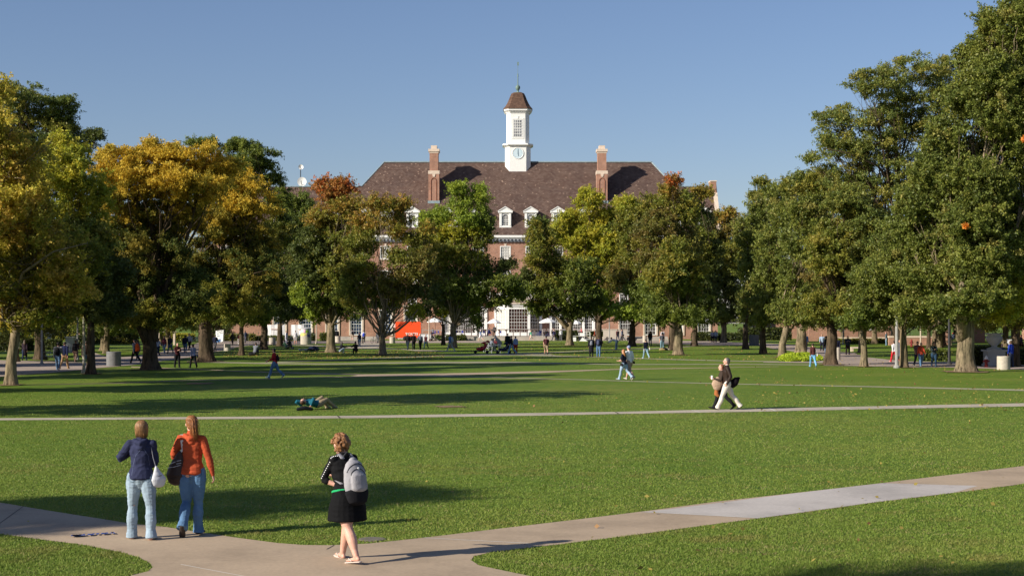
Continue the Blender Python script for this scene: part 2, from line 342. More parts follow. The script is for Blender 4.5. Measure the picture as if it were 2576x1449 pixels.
# near lawn: real blades
def vnoise(P, sc, seed=0):
    r = np.random.default_rng(seed); o = np.zeros(len(P))
    for i in range(5):
        k = r.normal(size=2)*sc*(1.5**i); o += np.sin(P[:, 0]*k[0]+P[:, 1]*k[1]+r.uniform(0, 6))/(1.25**i)
    return o/3.4
def grass():
    n = 540000
    py = 985+(1500-985)*rng.uniform(0, 1, n)**.85; pxx = rng.uniform(-350, 2930, n)
    Y = F*CAMH/(py-HOR); X = (pxx-CX)*Y/F; P = np.stack([X, Y], 1)
    keep = ~(inpoly(P, P1) | inpoly(P, P2)); P = P[keep]
    n = len(P); a = rng.uniform(0, 6.283, n); wd = (.003+.00020*P[:, 1])*rng.uniform(.7, 1.3, n); h = rng.uniform(.014, .034, n)*(1+.25*vnoise(P, .8, 3))
    d = np.stack([np.cos(a), np.sin(a), np.zeros(n)], 1); B = np.column_stack([P, np.zeros(n)])
    ln = rng.normal(size=(n, 2))*.018
    tip = B+np.column_stack([ln, h]); V = np.stack([B-d*wd[:, None], B+d*wd[:, None], tip], 1)
    k = (vnoise(P, .35, 1)+.5*vnoise(P, 2.2, 2)+rng.normal(size=n)*.35)[:, None]
    c0 = np.array([.145, .222, .032]); c1 = np.array([.245, .285, .058]); t = np.clip(.45+.45*k, 0, 1); C = c0*(1-t)+c1*t
    pt = np.clip((vnoise(P, .55, 12)+.6*vnoise(P, 1.7, 13)-.35)*1.3, 0, .75)[:, None]; C = C*(1-pt)+np.array([.235, .205, .06])*pt
    dry = (rng.uniform(0, 1, n) < .05+.22*(vnoise(P, .9, 8) > .45))[:, None]; C = np.where(dry, np.array([.31, .27, .11]), C)*rng.uniform(.85, 1.15, (n, 1))
    me = tri_mesh('grass', V, C, m_leaf('grass_blade', .3, .2, .6)); o = link('grass', me)
    tag(o, 'short mown green grass blades of the lawn beside the paths', 'grass', kind='stuff')
grass()
def fallen():
    pts = []
    def area(n, x0, x1, y0, y1, sz): 
        py = rng.uniform(y0, y1, n); px_ = rng.uniform(x0, x1, n); Y = F*CAMH/(py-HOR); pts.append(np.column_stack([(px_-CX)*Y/F, Y, np.full(n, sz)]))
    area(150, 1300, 2600, 1060, 1449, .040); area(40, 0, 1300, 1060, 1340, .035); area(520, 1900, 2600, 925, 1040, .058); area(130, 1300, 2000, 900, 1030, .055)
    area(2200, 560, 1120, 884, 903, .075); area(1500, 1280, 2000, 860, 908, .075); area(700, 560, 1280, 860, 884, .065); area(500, 2080, 2400, 870, 930, .06)
    Q = np.concatenate(pts); P = np.column_stack([Q[:, :2], .03+rng.uniform(0, .02, len(Q))])
    s = Q[:, 2:3]*rng.uniform(.5, 1.2, (len(Q), 1)); a = unit(rng.normal(size=(len(P), 3))*[1, 1, .35]); b_ = unit(np.cross(a, rng.normal(size=(len(P), 3))*[.3, .3, 1]))
    V = np.stack([P+a*s, P+b_*s*.7, P-a*s, P-b_*s*.7], 1)
    C = np.where(rng.uniform(0, 1, (len(P), 1)) < .75, np.array([[.40, .31, .08]]), np.array([[.35, .20, .09]]))*rng.uniform(.6, 1.3, (len(P), 1))
    o = link('fallen_leaves', tri_mesh('fallen_leaves', V, C, LEAFY, 4)); tag(o, 'yellow fallen leaves scattered over the lawn', 'fallen leaves', kind='stuff')
fallen()
# bare earth patches in the lawn
DIRT = mat('bare_earth', (.22, .15, .08), .95, .35, 6, .5, wco=True)
for cx, cy, rx, ry, n_ in ((1128, 1023, 42, 2.6, 18), (500, 965, 40, 2, 14)):
    pp = []
    for k in range(n_):
        t = 2*math.pi*k/n_; q = 1+random.uniform(-.28, .28); pp.append((cx+rx*math.cos(t)*q, cy-ry*math.sin(t)*q))
    flatp('bare_ground', pp, DIRT)
b = MB(); c_ = G(936, 1357); b.lathe(c_, [(.20, .0), (.20, .012), (.17, .02), (.05, .021)], 28); o = b.build('utility_cover', mat('iron_lid', (.16, .14, .11), .8, .2, 8)); tag(o, 'round iron utility cover set in the grass behind the backpack walker', 'utility cover')
# blue chalk marks
b = MB(); CH = mat('blue_chalk', (.05, .09, .30), .95, .3, 9)
random.seed(3)
for i in range(9):
    x = 188+i*11.5; y = 1352-i*.85; hh = 3.4
    st = random.choice([[(0, 0, 0, 1), (0, 1, .7, 1)], [(0, 0, .3, 1), (.3, 1, .7, 0)], [(0, 0, 0, 1), (0, .1, .7, .1)], [(.1, 0, .1, 1), (.7, 0, .7, 1), (.1, .5, .7, .5)]])
    for (a0, b0, a1, b1) in st:
        p, q = G(x+a0*10, y-b0*hh), G(x+a1*10, y-b1*hh); d = (q-p).normalized(); n_ = Vector((-d.y, d.x, 0))*(.018 if i else .06); u = Vector((0, 0, .026))
        b.poly([p-n_+u, q-n_+u, q+n_+u, p+n_+u])
o = b.build('chalk_writing', CH); tag(o, 'smudged blue chalk scrawl on the concrete path left of the navy hoodie walker', 'chalk writing')
# ------------------------------------------------------------------ the brick hall with clock cupola
BX = 1.0; FY = 262.0; ROOT = empty('brick_hall', (BX, FY, 0), 'long red brick hall with brown hipped roof, dormers and white clock cupola', 'building')
def fx(off): return BX+off*.0655
def windowset(name, cx, cz, w_, h_, cols, rows, yface, glass, frame=.14, rec=.12, right=Vector((1, 0, 0)), origin=None, arch=False, mw=.035, parent=None):
    """one window: frame and muntins (part) with its pane (sub-part); origin = centre on the wall face"""
    nrm = Vector((right.y, -right.x, 0)); o_ = origin or Vector((cx, yface, cz)); up = Vector((0, 0, 1))
    fr = MB()
    def bar(u0, u1, v0, v1, d0, d1, mb=fr):
        ps = [o_+right*u+up*v+nrm*d for (u, v, d) in ((u0, v0, d0), (u1, v0, d0), (u1, v1, d0), (u0, v1, d0), (u0, v0, d1), (u1, v0, d1), (u1, v1, d1), (u0, v1, d1))]
        mb.add(ps, [(0, 3, 2, 1), (4, 5, 6, 7), (0, 1, 5, 4), (1, 2, 6, 5), (2, 3, 7, 6), (3, 0, 4, 7)])
    W, Hh = w_/2, h_/2
    bar(-W, -W+frame, -Hh, Hh, -rec, .05); bar(W-frame, W, -Hh, Hh, -rec, .05)
    bar(-W+frame, W-frame, Hh-frame, Hh, -rec, .05); bar(-W+frame, W-frame, -Hh, -Hh+frame, -rec, .07)
    iw, ih = W-frame, Hh-frame
    for i in range(1, cols): u = -iw+2*iw*i/cols; bar(u-mw/2, u+mw/2, -ih, ih, -rec+.03, -rec+.075)
    for j in range(1, rows):
        v = -ih+2*ih*j/rows; k = mw*1.0 if j != rows//2 or rows < 4 else mw*1.8
        bar(-iw, iw, v-k/2, v+k/2, -rec+.028, -rec+.08)
    wn = fr.build('window', WHITE, parent or ROOT)
    pn = MB(); pn.add([o_+right*u+up*v+nrm*(-rec+.01) for u, v in ((-iw, -ih), (iw, -ih), (iw, ih), (-iw, ih))], [(0, 1, 2, 3)])
    pn.build('pane', glass, wn); return wn
holes = []
def facwin(off, cz, w_, h_, cols, rows, glass):
    cx = fx(off); holes.append((cx-w_/2, cx+w_/2, cz-h_/2, cz+h_/2)); windowset('w', cx, cz, w_, h_, cols, rows, FY, glass)
    return cx
EXT = [-735, -668, -601, -534, -468, -401, -334, -266]
colsx = EXT+[-167, -100, -32, 32, 100, 167, 266, 334, 401, 468]
class Multi:
    def __init__(s): s.l = []
    def box(s, *a): b = MB(); b.box(*a); s.l.append(b)
    def prism(s, *a): b = MB(); b.prism(*a); s.l.append(b)
sills = Multi()
for k_, o_ in enumerate(colsx):
    for cz, h_ in ((14.25, 2.15), (10.25, 2.1)):
        gl = CURT if (k_*7+int(cz)) % 4 == 0 else GLASS
        cx = facwin(o_, cz, 1.75, h_, 4, 4, gl); t_ = cz+h_/2
        sills.prism([(cx-.14, FY-.07, t_+.02), (cx+.14, FY-.07, t_+.02), (cx+.2, FY-.07, t_+.42), (cx-.2, FY-.07, t_+.42)], (0, .06, 0))
        sills.box(cx-.95, cx+.95, FY-.12, FY-.001, cz-h_/2-.16, cz-h_/2-.002)
    if abs(o_) < 200: facwin(o_, 8.15, 1.75, 2.5, 4, 5, GLASS)
    elif o_ > -600: cx = facwin(o_, 6.0+.6, 1.5, 1.9, 4, 4, GLASS)
for o_ in (-600, -534, -467, -407, -333, -270, 270, 333, 400, 467):
    cx = facwin(o_, 2.75, 1.9, 4.2, 4, 7, BGLASS if o_ < -240 else GLASS)
    sills.box(cx-1.2, cx-.98, FY-.14, FY-.001, .6, 5.3); sills.box(cx+.98, cx+1.2, FY-.14, FY-.001, .6, 5.3); sills.box(cx-1.3, cx+1.3, FY-.2, FY-.001, 5.32, 5.6)
# white arcades of large windows left and right of the bay
for s_ in (-1, 1):
    c0 = fx(s_*136) if s_ > 0 else fx(-135)
    hw = 3.75
    holes.append((c0-hw, c0+hw, .62, 5.25))
    arc = MB()
    for (a_, b_) in ((-3.75, -3.35), (-2.05, -1.75), (1.75, 2.05), (3.35, 3.75)): arc.box(c0+a_, c0+b_, FY-.16, FY+.3, .64, 4.86)
    arc.box(c0-3.85, c0+3.85, FY-.26, FY+.3, 4.87, 5.35); arc.box(c0-3.35, c0-2.05, FY-.02, FY+.3, .64, 1.05); arc.box(c0+2.05, c0+3.35, FY-.02, FY+.3, .64, 1.05); arc.box(c0-1.75, c0+1.75, FY-.02, FY+.3, .64, .95)
    arc.build('window_surround', WHITE, ROOT)
    windowset('w', c0-2.7, 2.95, 1.3, 3.8, 4, 7, FY+.1, CURT if s_ < 0 else GLASS, .06); windowset('w', c0, 2.9, 3.5, 3.9, 9, 7, FY+.1, GLASS, .06); windowset('w', c0+2.7, 2.95, 1.3, 3.8, 4, 7, FY+.1, GLASS, .06)
holes.append((fx(0)-3.7, fx(0)+3.7, .62, 5.3))
X0, X1, ZT = -49.0, 33.9, 16.7
xs = sorted({X0, X1}|{v for h in holes for v in h[:2]}); zs = sorted({-.3, ZT}|{v for h in holes for v in h[2:]})
wl = MB()
for i in range(len(xs)-1):
    run = None
    for j in range(len(zs)-1):
        mx, mz = (xs[i]+xs[i+1])/2, (zs[j]+zs[j+1])/2
        if any(h[0] < mx < h[1] and h[2] < mz < h[3] for h in holes): continue
        wl.add([(xs[i], FY, zs[j]), (xs[i+1], FY, zs[j]), (xs[i+1], FY, zs[j+1]), (xs[i], FY, zs[j+1])], [(0, 1, 2, 3)])
for h in holes:
    a, b2, c, d = h; wl.add([(a, FY, c), (b2, FY, c), (b2, FY, d), (a, FY, d), (a, FY+.34, c), (b2, FY+.34, c), (b2, FY+.34, d), (a, FY+.34, d)], [(0, 1, 5, 4), (1, 2, 6, 5), (2, 3, 7, 6), (3, 0, 4, 7), (4, 5, 6, 7)])
wl.add([(X1, FY, -.3), (X1, FY+14, -.3), (X1, FY+14, 17), (X1, FY, 17), (X0, FY, -.3), (X0, FY+14, -.3), (X0, FY+14, 17), (X0, FY, 17)], [(0, 1, 2, 3), (5, 4, 7, 6), (1, 5, 6, 2)])
wl.build('wall', BRICK, ROOT)
for b_ in sills.l:
    a_ = np.array(b_.v); w__ = np.ptp(a_[:, 0]); h__ = np.ptp(a_[:, 2]); b_.build('keystone' if w__ < .5 and h__ < 1 else ('pilaster' if h__ > 2 else ('lintel' if a_[0, 2] > 5 and w__ > 2 else 'window_sill')), STONE, ROOT)
co_ = MB(); co_.box(X0, X1+.1, FY-.9, FY+.2, 16.72, 17.05); co_.box(X0, X1+.05, FY-.7, FY+.2, 16.5, 16.719)
co_.build('cornice', WHITE, ROOT)
dn = MB(); dn.box(X0, X1, FY-.32, FY-.001, 16.0, 16.498)
x = X0
while x < X1-.3: dn.box(x, x+.28, FY-.6, FY-.321, 16.2, 16.497); x += .6
dn.build('dentil_band', mat('grey_paint', (.30, .32, .36), .6, .1), ROOT)
lg = MB(); lg.box(X0, X1, FY-.25, FY-.001, 6.35, 6.7) if False else None
lg.box(fx(-205), fx(205), FY-1.3, FY-.001, 6.15, 6.55); lg.box(fx(-200), fx(200), FY-1.1, FY-.001, 5.85, 6.149)
lg.build('balcony_ledge', STONE, ROOT)
bl = MB(); bl.box(fx(-200), fx(200), FY-1.2, FY-1.05, 7.35, 7.5); bl.box(fx(-200), fx(200), FY-1.2, FY-1.05, 6.552, 6.65)
x = fx(-199)
k_ = 0
while x < fx(200):
    if k_ % 14 == 0: bl.box(x-.15, x+.15, FY-1.27, FY-.98, 6.66, 7.75)
    else: bl.tube([(x, FY-1.125, 6.64), (x, FY-1.125, 6.95), (x, FY-1.125, 7.36)], [.04, .07, .035], 5, caps=False)
    x += .2; k_ += 1
bl.build('balustrade', WHITE, ROOT)
# bay window
bay = MB(); bw, bf, pj = 3.85, 1.75, 2.1; bxc = fx(0)
def baypoly(g_, z): return [(bxc-bw-g_, FY-.002, z), (bxc-bf-g_*.45, FY-pj-g_, z), (bxc+bf+g_*.45, FY-pj-g_, z), (bxc+bw+g_, FY-.002, z)][::-1]
bay.prism(baypoly(.0, 5.0), (0, 0, .42)); bay.prism(baypoly(.2, 5.421), (0, 0, .2)); bay.prism(baypoly(0, .6), (0, 0, .5))
for (ax, ay) in ((bxc-bw+.1, FY-.15), (bxc-bf, FY-pj+.12), (bxc+bf, FY-pj+.12), (bxc+bw-.1, FY-.15)): bay.box(ax-.2, ax+.2, ay-.12, ay+.14, 1.101, 4.999)
bay.build('bay_window', WHITE, ROOT)
br = MB(); br.prism(baypoly(.3, 5.622), (0, 0, .06)); br.add([Vector(p) for p in baypoly(.28, 5.683)]+[(bxc-1.5, FY-.01, 6.0), (bxc+1.5, FY-.01, 6.0)], [(3, 0, 5, 4)[::-1], (0, 1, 5)[::-1], (1, 2, 4, 5)[::-1], (2, 3, 4)[::-1]]); br.build('bay_roof', mat('grey_roof', (.36, .33, .30), .8, .15), ROOT)
windowset('w', 0, 0, 3.1, 3.88, 7, 7, 0, DGLASS, .06, .1, Vector((1, 0, 0)), Vector((bxc, FY-pj+.02, 3.05)))
for s_ in (-1, 1):
    a = Vector((bxc-bw if s_ < 0 else bxc+bf, FY if s_ < 0 else FY-pj, 0)); c = Vector((bxc-bf if s_ < 0 else bxc+bw, FY-pj if s_ < 0 else FY, 0))
    rr = (c-a).normalized(); mid = (a+c)/2; n_ = Vector((rr.y, -rr.x, 0))
    windowset('w', 0, 0, (c-a).length-.62, 3.88, 4, 7, 0, CURT if s_ < 0 else GLASS, .08, .1, rr, Vector((mid.x, mid.y, 3.05))+n_*.0)
# roof
EY, EZ, RY, RZ, WZ = FY-.75, 17.06, 272.0, 30.1, 25.6
sl = (RZ-EZ)/(RY-EY); WY = EY+(WZ-EZ)/sl
ri0, ri1 = BX-22.9, BX+22.9; hh = (RZ-WZ)*.79
rf = MB()
rf.add([(X0, EY, EZ), (X1, EY, EZ), (X1, WY, WZ), (ri1+hh, WY, WZ), (ri1, RY, RZ), (ri0, RY, RZ), (ri0-hh, WY, WZ), (X0, WY, WZ)], [tuple(range(8))])
BYY = 2*RY-WY
rf.add([(ri0-hh, WY, WZ), (ri0, RY, RZ), (ri0-hh, BYY, WZ), (ri1+hh, WY, WZ), (ri1, RY, RZ), (ri1+hh, BYY, WZ)], [(0, 1, 2), (3, 5, 4)])
rf.add([(X0, 2*WY-EY, EZ), (X1, 2*WY-EY, EZ), (X1, WY, WZ), (X0, WY, WZ)], [(1, 0, 3, 2)])
rf.add([(ri0, RY, RZ), (ri1, RY, RZ), (ri1+hh, BYY, WZ), (ri0-hh, BYY, WZ)], [(0, 1, 2, 3)])
rf.build('roof', ROOF, ROOT)
rd = MB(); rd.tube([(ri0, RY, RZ+.02), (ri1, RY, RZ+.02)], [.1, .1], 6); rd.box(ri0, ri1, RY-.18, RY+.18, RZ-.02, RZ+.16)
for (a, c) in (((ri0-hh, WY, WZ), (ri0, RY, RZ)), ((ri1+hh, WY, WZ), (ri1, RY, RZ))): rd.tube([a, c], [.12, .12], 6)
rd.box(X0, ri0-hh, WY-.15, WY+.15, WZ-.02, WZ+.14); rd.box(ri1+hh, X1, WY-.15, WY+.15, WZ-.02, WZ+.14)
rd.build('ridge_capping', LEAD, ROOT)
gb = MB(); gb.prism([(X1-.02, FY-.7, 16.9), (X1-.02, WY, WZ+.25), (X1-.02, 2*WY-FY+.7, 16.9)], (.45, 0, 0)); gb.build('gable_wall', BRICK, ROOT)
gc = MB()
for (a, c) in (((FY-.75, 17.0), (WY, WZ+.3)), ((2*WY-FY+.75, 17.0), (WY, WZ+.3))): gc.prism([(X1-.12, a[0], a[1]), (X1-.12, a[0], a[1]+.35), (X1-.12, c[0], c[1]+.35), (X1-.12, c[0], c[1])], (.68, 0, 0))
gc.build('gable_coping', STONE, ROOT)
gp = MB(); gp.box(X1-.55, X1+.4, WY-1.4, WY+1.4, WZ-1.2, WZ+.75); gp.build('gable_chimney', BRICK, ROOT)
gp = MB(); gp.box(X1-.62, X1+.47, WY-1.5, WY+1.5, WZ+.751, WZ+.95); gp.build('gable_chimney_cap', STONE, ROOT)
# chimneys
def roofz(y): return EZ+(y-EY)*sl
for s_ in (-1, 1):
    cx = fx(215*s_); y0 = 266.0; zb = roofz(y0)
    c = MB(); c.box(cx-.9, cx+.9, y0, y0+2.6, zb-1.2, 27.55); c.box(cx-.72, cx+.72, y0+.12, y0+2.48, 28.1, 31.05)
    ch = c.build('chimney', BRICK, ROOT)
    q = MB(); q.box(cx-.95, cx+.95, y0-.05, y0+2.65, 27.551, 28.099)
    q.prism([(cx-.17, y0-.08, 27.05), (cx+.17, y0-.08, 27.05), (cx+.27, y0-.08, 27.56), (cx-.27, y0-.08, 27.56)], (0, .075, 0)); q.build('stone_band', STONE, ch)
    q = MB(); q.box(cx-.78, cx+.78, y0+.08, y0+2.52, 31.051, 31.3); q.box(cx-.92, cx+.92, y0-.04, y0+2.64, 31.301, 31.75)
    q.box(cx-.5, cx+.5, y0+.3, y0+2.3, 31.751, 32.35); q.build('chimney_cap', STONE, ch)
    q = MB(); A = [(cx-.45, 22.9), (cx-.45, 26.4)]+[(cx-.45*math.cos(t), 26.4+.45*math.sin(t)) for t in (math.pi*k/8 for k in range(9))]+[(cx+.45, 26.4), (cx+.45, 22.9)]
    ring = []
    for (a, b2) in zip(A[:-1], A[1:]):
        d = Vector((b2[0]-a[0], 0, b2[1]-a[1]))
        if d.length < 1e-6: continue
        q.tube([(a[0], y0-.03, a[1]), (b2[0], y0-.03, b2[1])], [.055, .055], 4)
    q.build('arch_recess_shade', mat('shadow_brick', (.2, .075, .045), .9, .2), ch)  # dark brick outline paints the shadow edge of the arched recess
    q = MB(); q.box(cx-1.0, cx+1.0, y0-.15, y0-.002, zb-.6, zb+.25); q.build('flashing', LEAD, ch)
# dormers
for k_, o_ in enumerate([-601, -534, -468, -396, -330, -266, -167, -100, -32, 32, 100, 167, 266, 330, 396, 468]):
    cx = fx(o_); y0 = 262.35; zb = roofz(y0)-.1; d = MB()
    d.box(cx-.98, cx+.98, y0, y0+1.8, zb, zb+.42)
    d.box(cx-.98, cx-.56, y0, y0+3.2, zb+.42, zb+2.55); d.box(cx+.56, cx+.98, y0, y0+3.2, zb+.42, zb+2.55); d.box(cx-.56, cx+.56, y0+.2, y0+3.0, zb+2.2, zb+2.55)
    d.box(cx-1.2, cx+1.2, y0-.2, y0+3.4, zb+2.551, zb+2.72)
    d.prism([(cx-1.15, y0-.12, zb+2.721), (cx+1.15, y0-.12, zb+2.721), (cx, y0-.12, zb+3.42)], (0, .12, 0))
    for s_ in (-1, 1): d.prism([(cx+s_*1.25, y0-.22, zb+2.70), (cx+s_*1.25, y0-.22, zb+2.83), (cx, y0-.22, zb+3.6), (cx, y0-.22, zb+3.45)][::s_], (0, .12, 0))
    for s_ in (-1, 1): d.box(cx+s_*.77-.15, cx+s_*.77+.15, y0-.07, y0-.001, zb+.42, zb+2.4)
    # arch spandrels
    for s_ in (-1, 1):
        ar = [(cx+s_*.56, y0+.02, zb+2.2)]+[(cx+s_*.56*math.cos(t), y0+.02, zb+1.72+.5*math.sin(t)) for t in (math.pi/2*k/6 for k in range(7))]
        d.prism(ar[::s_], (0, .15, 0))
    dm = d.build('dormer', WHITE, ROOT)
    q = MB()
    for s_ in (-1, 1): q.prism([(cx+s_*1.28, y0-.2, zb+2.84), (cx+s_*1.28, y0-.2, zb+2.90), (cx, y0-.2, zb+3.68), (cx, y0-.2, zb+3.61)][::s_], (0, 4.2, 0))
    q.build('dormer_roof', ROOF, dm)
    windowset('w', cx, zb+1.3, 1.12, 1.78, 4, 6, y0+.14, GLASS if k_ % 3 else CURT, .05, .08, mw=.05, parent=dm)
# ------------------------------------------------------------------ cupola
cy0 = 270.6; hw_ = 2.18
def octa(h, ch, z, cx=BX, cy=cy0+2.18): return [(cx-h+ch, cy-h, z), (cx+h-ch, cy-h, z), (cx+h, cy-h+ch, z), (cx+h, cy+h-ch, z), (cx+h-ch, cy+h, z), (cx-h+ch, cy+h, z), (cx-h, cy+h-ch, z), (cx-h, cy-h+ch, z)]
c = MB(); c.prism(octa(2.18, .76, 27.8), (0, 0, 4.95)); c.prism(octa(2.42, .84, 32.751), (0, 0, .14)); c.prism(octa(2.62, .90, 32.892), (0, 0, .16)); c.prism(octa(2.5, .86, 33.053), (0, 0, .1))
c.prism(octa(1.95, .68, 33.154), (0, 0, 5.25)); c.prism(octa(2.08, .72, 38.405), (0, 0, .2)); c.prism(octa(2.38, .80, 38.78), (0, 0, .3))
for i in range(8):
    A = Vector(octa(2.2, .75, 38.61)[i]); B_ = Vector(octa(2.2, .75, 38.61)[(i+1) % 8]); L = (B_-A).length; n_ = max(3, int(L/.24)); d = (B_-A)/n_
    for k in range(n_):
        p = A+d*(k+.25); c.box(p.x-.06, p.x+.06, p.y-.06, p.y+.06, 38.61, 38.779)
c.prism(octa(2.1, .72, 38.606), (0, 0, .172))
cf = cy0+2.18-1.95; fz = 35.75
c.box(BX-.98, BX+.98, cf-.05, cf-.001, fz-1.75, fz+1.75) if False else None
for (a_, b_, c1, d1) in ((-1.0, -.8, fz-1.75, fz+1.75), (.8, 1.0, fz-1.75, fz+1.75), (-.8, .8, fz+1.55, fz+1.75), (-.8, .8, fz-1.75, fz-1.55)): c.box(BX+a_, BX+b_, cf-.06, cf-.001, c1, d1)
c.box(BX-.1, BX+.1, cf-.09, cf-.061, fz+1.6, fz+2.1)
CU = c.build('cupola', WHITE, ROOT)
windowset('w', BX, fz, 1.52, 3.02, 4, 6, cf-.002, m_glass('grey_glass', (.22, .22, .23)), .1, -.02, parent=CU, mw=.07)
c = MB(); prof = [(2.50, 39.08, .86), (2.44, 39.2, .84), (2.1, 39.6, .7), (1.8, 40.15, .58), (1.52, 40.8, .5), (1.3, 41.4, .43), (1.08, 41.85, .36), (.72, 42.05, .24)]
vs = []; 
for h, z, chf in prof: vs += octa(h, chf, z)
c.add(vs, [(i*8+k, i*8+(k+1) % 8, (i+1)*8+(k+1) % 8, (i+1)*8+k) for i in range(len(prof)-1) for k in range(8)]+[tuple(range(8))[::-1], tuple((len(prof)-1)*8+k for k in range(8))])
c.build('cupola_roof', m_brick('cupola_shingles', (.15, .088, .06), (.10, .058, .042), (.07, .04, .03), .4, .22), CU)
c = MB(); cc_ = Vector((BX, cy0+2.18, 0)); c.lathe(cc_, [(.7, 42.05), (.68, 42.12), (.2, 42.2), (.13, 42.4), (.3, 42.62), (.41, 42.9), (.38, 43.15), (.2, 43.35), (.08, 43.45), (.07, 44.8), (.1, 44.85), (.09, 45.3), (.03, 45.4), (.025, 47.0)], 16, 0)
c.box(BX-.1, BX+.16, cc_.y-.02, cc_.y+.02, 46.75, 47.35); c.build('weather_vane', VERD, CU)
ck = MB(); kz = 31.5; ky = cy0-.002
ck.add([(BX+.88*math.cos(2*math.pi*k/40), ky-.05, kz+.88*math.sin(2*math.pi*k/40)) for k in range(40)], [tuple(range(40))])
clk = ck.build('clock', mat('clock_face', (.55, .66, .72), .4, .06), CU)
ck = MB(); pts_ = [(BX+.94*math.cos(2*math.pi*k/40), ky-.03, kz+.94*math.sin(2*math.pi*k/40)) for k in range(41)]; ck.tube(pts_, [.07]*41, 6, caps=False); ck.build('clock_rim', WHITE, clk)
ck = MB(); ck.prism([(BX-.05, ky-.1, kz-.1), (BX+.05, ky-.1, kz-.1), (BX+.02, ky-.1, kz+.76), (BX-.02, ky-.1, kz+.76)], (0, .03, 0)); ck.prism([(BX-.06, ky-.1, kz), (BX-.02+.05, ky-.1, kz-.5), (BX+.08, ky-.1, kz-.5), (BX+.06, ky-.1, kz)], (0, .03, 0))
for k in range(12):
    t = math.pi/6*k; ck.tube([(BX+.68*math.sin(t), ky-.07, kz+.68*math.cos(t)), (BX+.8*math.sin(t), ky-.07, kz+.8*math.cos(t))], [.008, .008], 4)
ck.build('clock_hands', mat('clock_hand', (.20, .30, .34), .5, .1), clk)
# satellite dishes on the left roof
def dish(cx, cy, r, label):
    p = PX(cx, cy, 268.5); rt = empty('satellite_dish', (p.x, p.y, WZ), label, 'satellite dish')
    b_ = MB(); vs = []; n = 24
    for i in range(5):
        q = r*i/4
        for k in range(n): t = 2*math.pi*k/n; vs.append((p.x+q*math.cos(t), p.y-.15-(.25*(q/r)**2)*.6, p.z+q*math.sin(t)))
    b_.add(vs, [(i*n+k, i*n+(k+1) % n, (i+1)*n+(k+1) % n, (i+1)*n+k) for i in range(4) for k in range(n)]); b_.build('reflector', WHITE, rt, smooth=True)
    b_ = MB(); b_.tube([(p.x-.1, p.y+.05, WZ-.3), (p.x-.1, p.y+.05, p.z)], [.07, .07], 6); b_.tube([(p.x, p.y-.2, p.z-r*.7), (p.x-.05, p.y-.9, p.z-.05), (p.x-.05, p.y-.75, p.z+.05)], [.05, .05, .08], 6); b_.build('mount', DARKM, rt)
dish(760, 458, .78, 'large round white satellite dish on the roof ridge'); dish(757.5, 421, .42, 'small white satellite dish on the thin mast above the larger dish')
# ------------------------------------------------------------------ trees
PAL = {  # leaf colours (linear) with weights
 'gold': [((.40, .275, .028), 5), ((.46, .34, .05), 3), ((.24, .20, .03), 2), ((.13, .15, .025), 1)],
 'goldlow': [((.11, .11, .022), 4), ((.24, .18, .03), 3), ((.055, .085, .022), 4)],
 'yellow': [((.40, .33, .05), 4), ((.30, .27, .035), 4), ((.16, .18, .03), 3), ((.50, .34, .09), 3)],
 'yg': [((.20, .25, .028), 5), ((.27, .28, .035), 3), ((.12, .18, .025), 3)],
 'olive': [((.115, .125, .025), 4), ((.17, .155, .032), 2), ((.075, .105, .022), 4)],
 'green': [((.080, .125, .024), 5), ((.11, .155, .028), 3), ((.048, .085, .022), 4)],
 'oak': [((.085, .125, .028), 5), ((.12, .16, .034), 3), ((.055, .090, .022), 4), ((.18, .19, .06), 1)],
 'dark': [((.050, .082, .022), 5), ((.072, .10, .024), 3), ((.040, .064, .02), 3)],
 'bright': [((.13, .21, .028), 5), ((.17, .24, .03), 3), ((.085, .15, .025), 3)],
 'brown': [((.14, .088, .032), 3), ((.11, .105, .026), 5), ((.18, .13, .035), 2), ((.075, .075, .024), 3)],
 'red': [((.36, .10, .03), 4), ((.30, .14, .035), 4), ((.17, .12, .03), 4)],
 'goldmid': [((.36, .24, .028), 4), ((.22, .18, .03), 4), ((.11, .12, .024), 4)],
 'rust': [((.24, .125, .030), 3), ((.18, .13, .028), 4), ((.14, .14, .028), 4)],
 'elm': [((.13, .145, .035), 4), ((.20, .17, .035), 2), ((.085, .115, .032), 4)],
 'orange': [((.60, .20, .03), 5), ((.30, .2, .03), 2)],
}
PAL = {k: [((min(.9, c[0]*(1.0 if k in ('gold', 'red', 'orange', 'yellow', 'goldlow', 'goldmid') else 1.15 if k in ('rust', 'brown') else 1.12 if k == 'elm' else 1.38)), min(.9, c[1]*(1.22 if k in ('rust', 'brown', 'olive') else .98 if k in ('gold', 'red', 'orange', 'yellow', 'rust', 'brown', 'goldlow', 'goldmid') else 1.10)), c[2]*.9), w_) for c, w_ in v] for k, v in PAL.items()}
def pick(pal, n):
    cs = PAL[pal]; w = np.array([c[1] for c in cs], float); w /= w.sum(); i = rng.choice(len(cs), n, p=w); return np.array([c[0] for c in cs])[i]
def wiggle(p0, p1, n, amt):
    p0, p1 = Vector(p0), Vector(p1); L = (p1-p0).length; out = []
    for i in range(n+1):
        t = i/n; q = p0.lerp(p1, t)
        if 0 < i < n: q += Vector(rng.normal(size=3))*amt*L
        out.append(q)
    return out
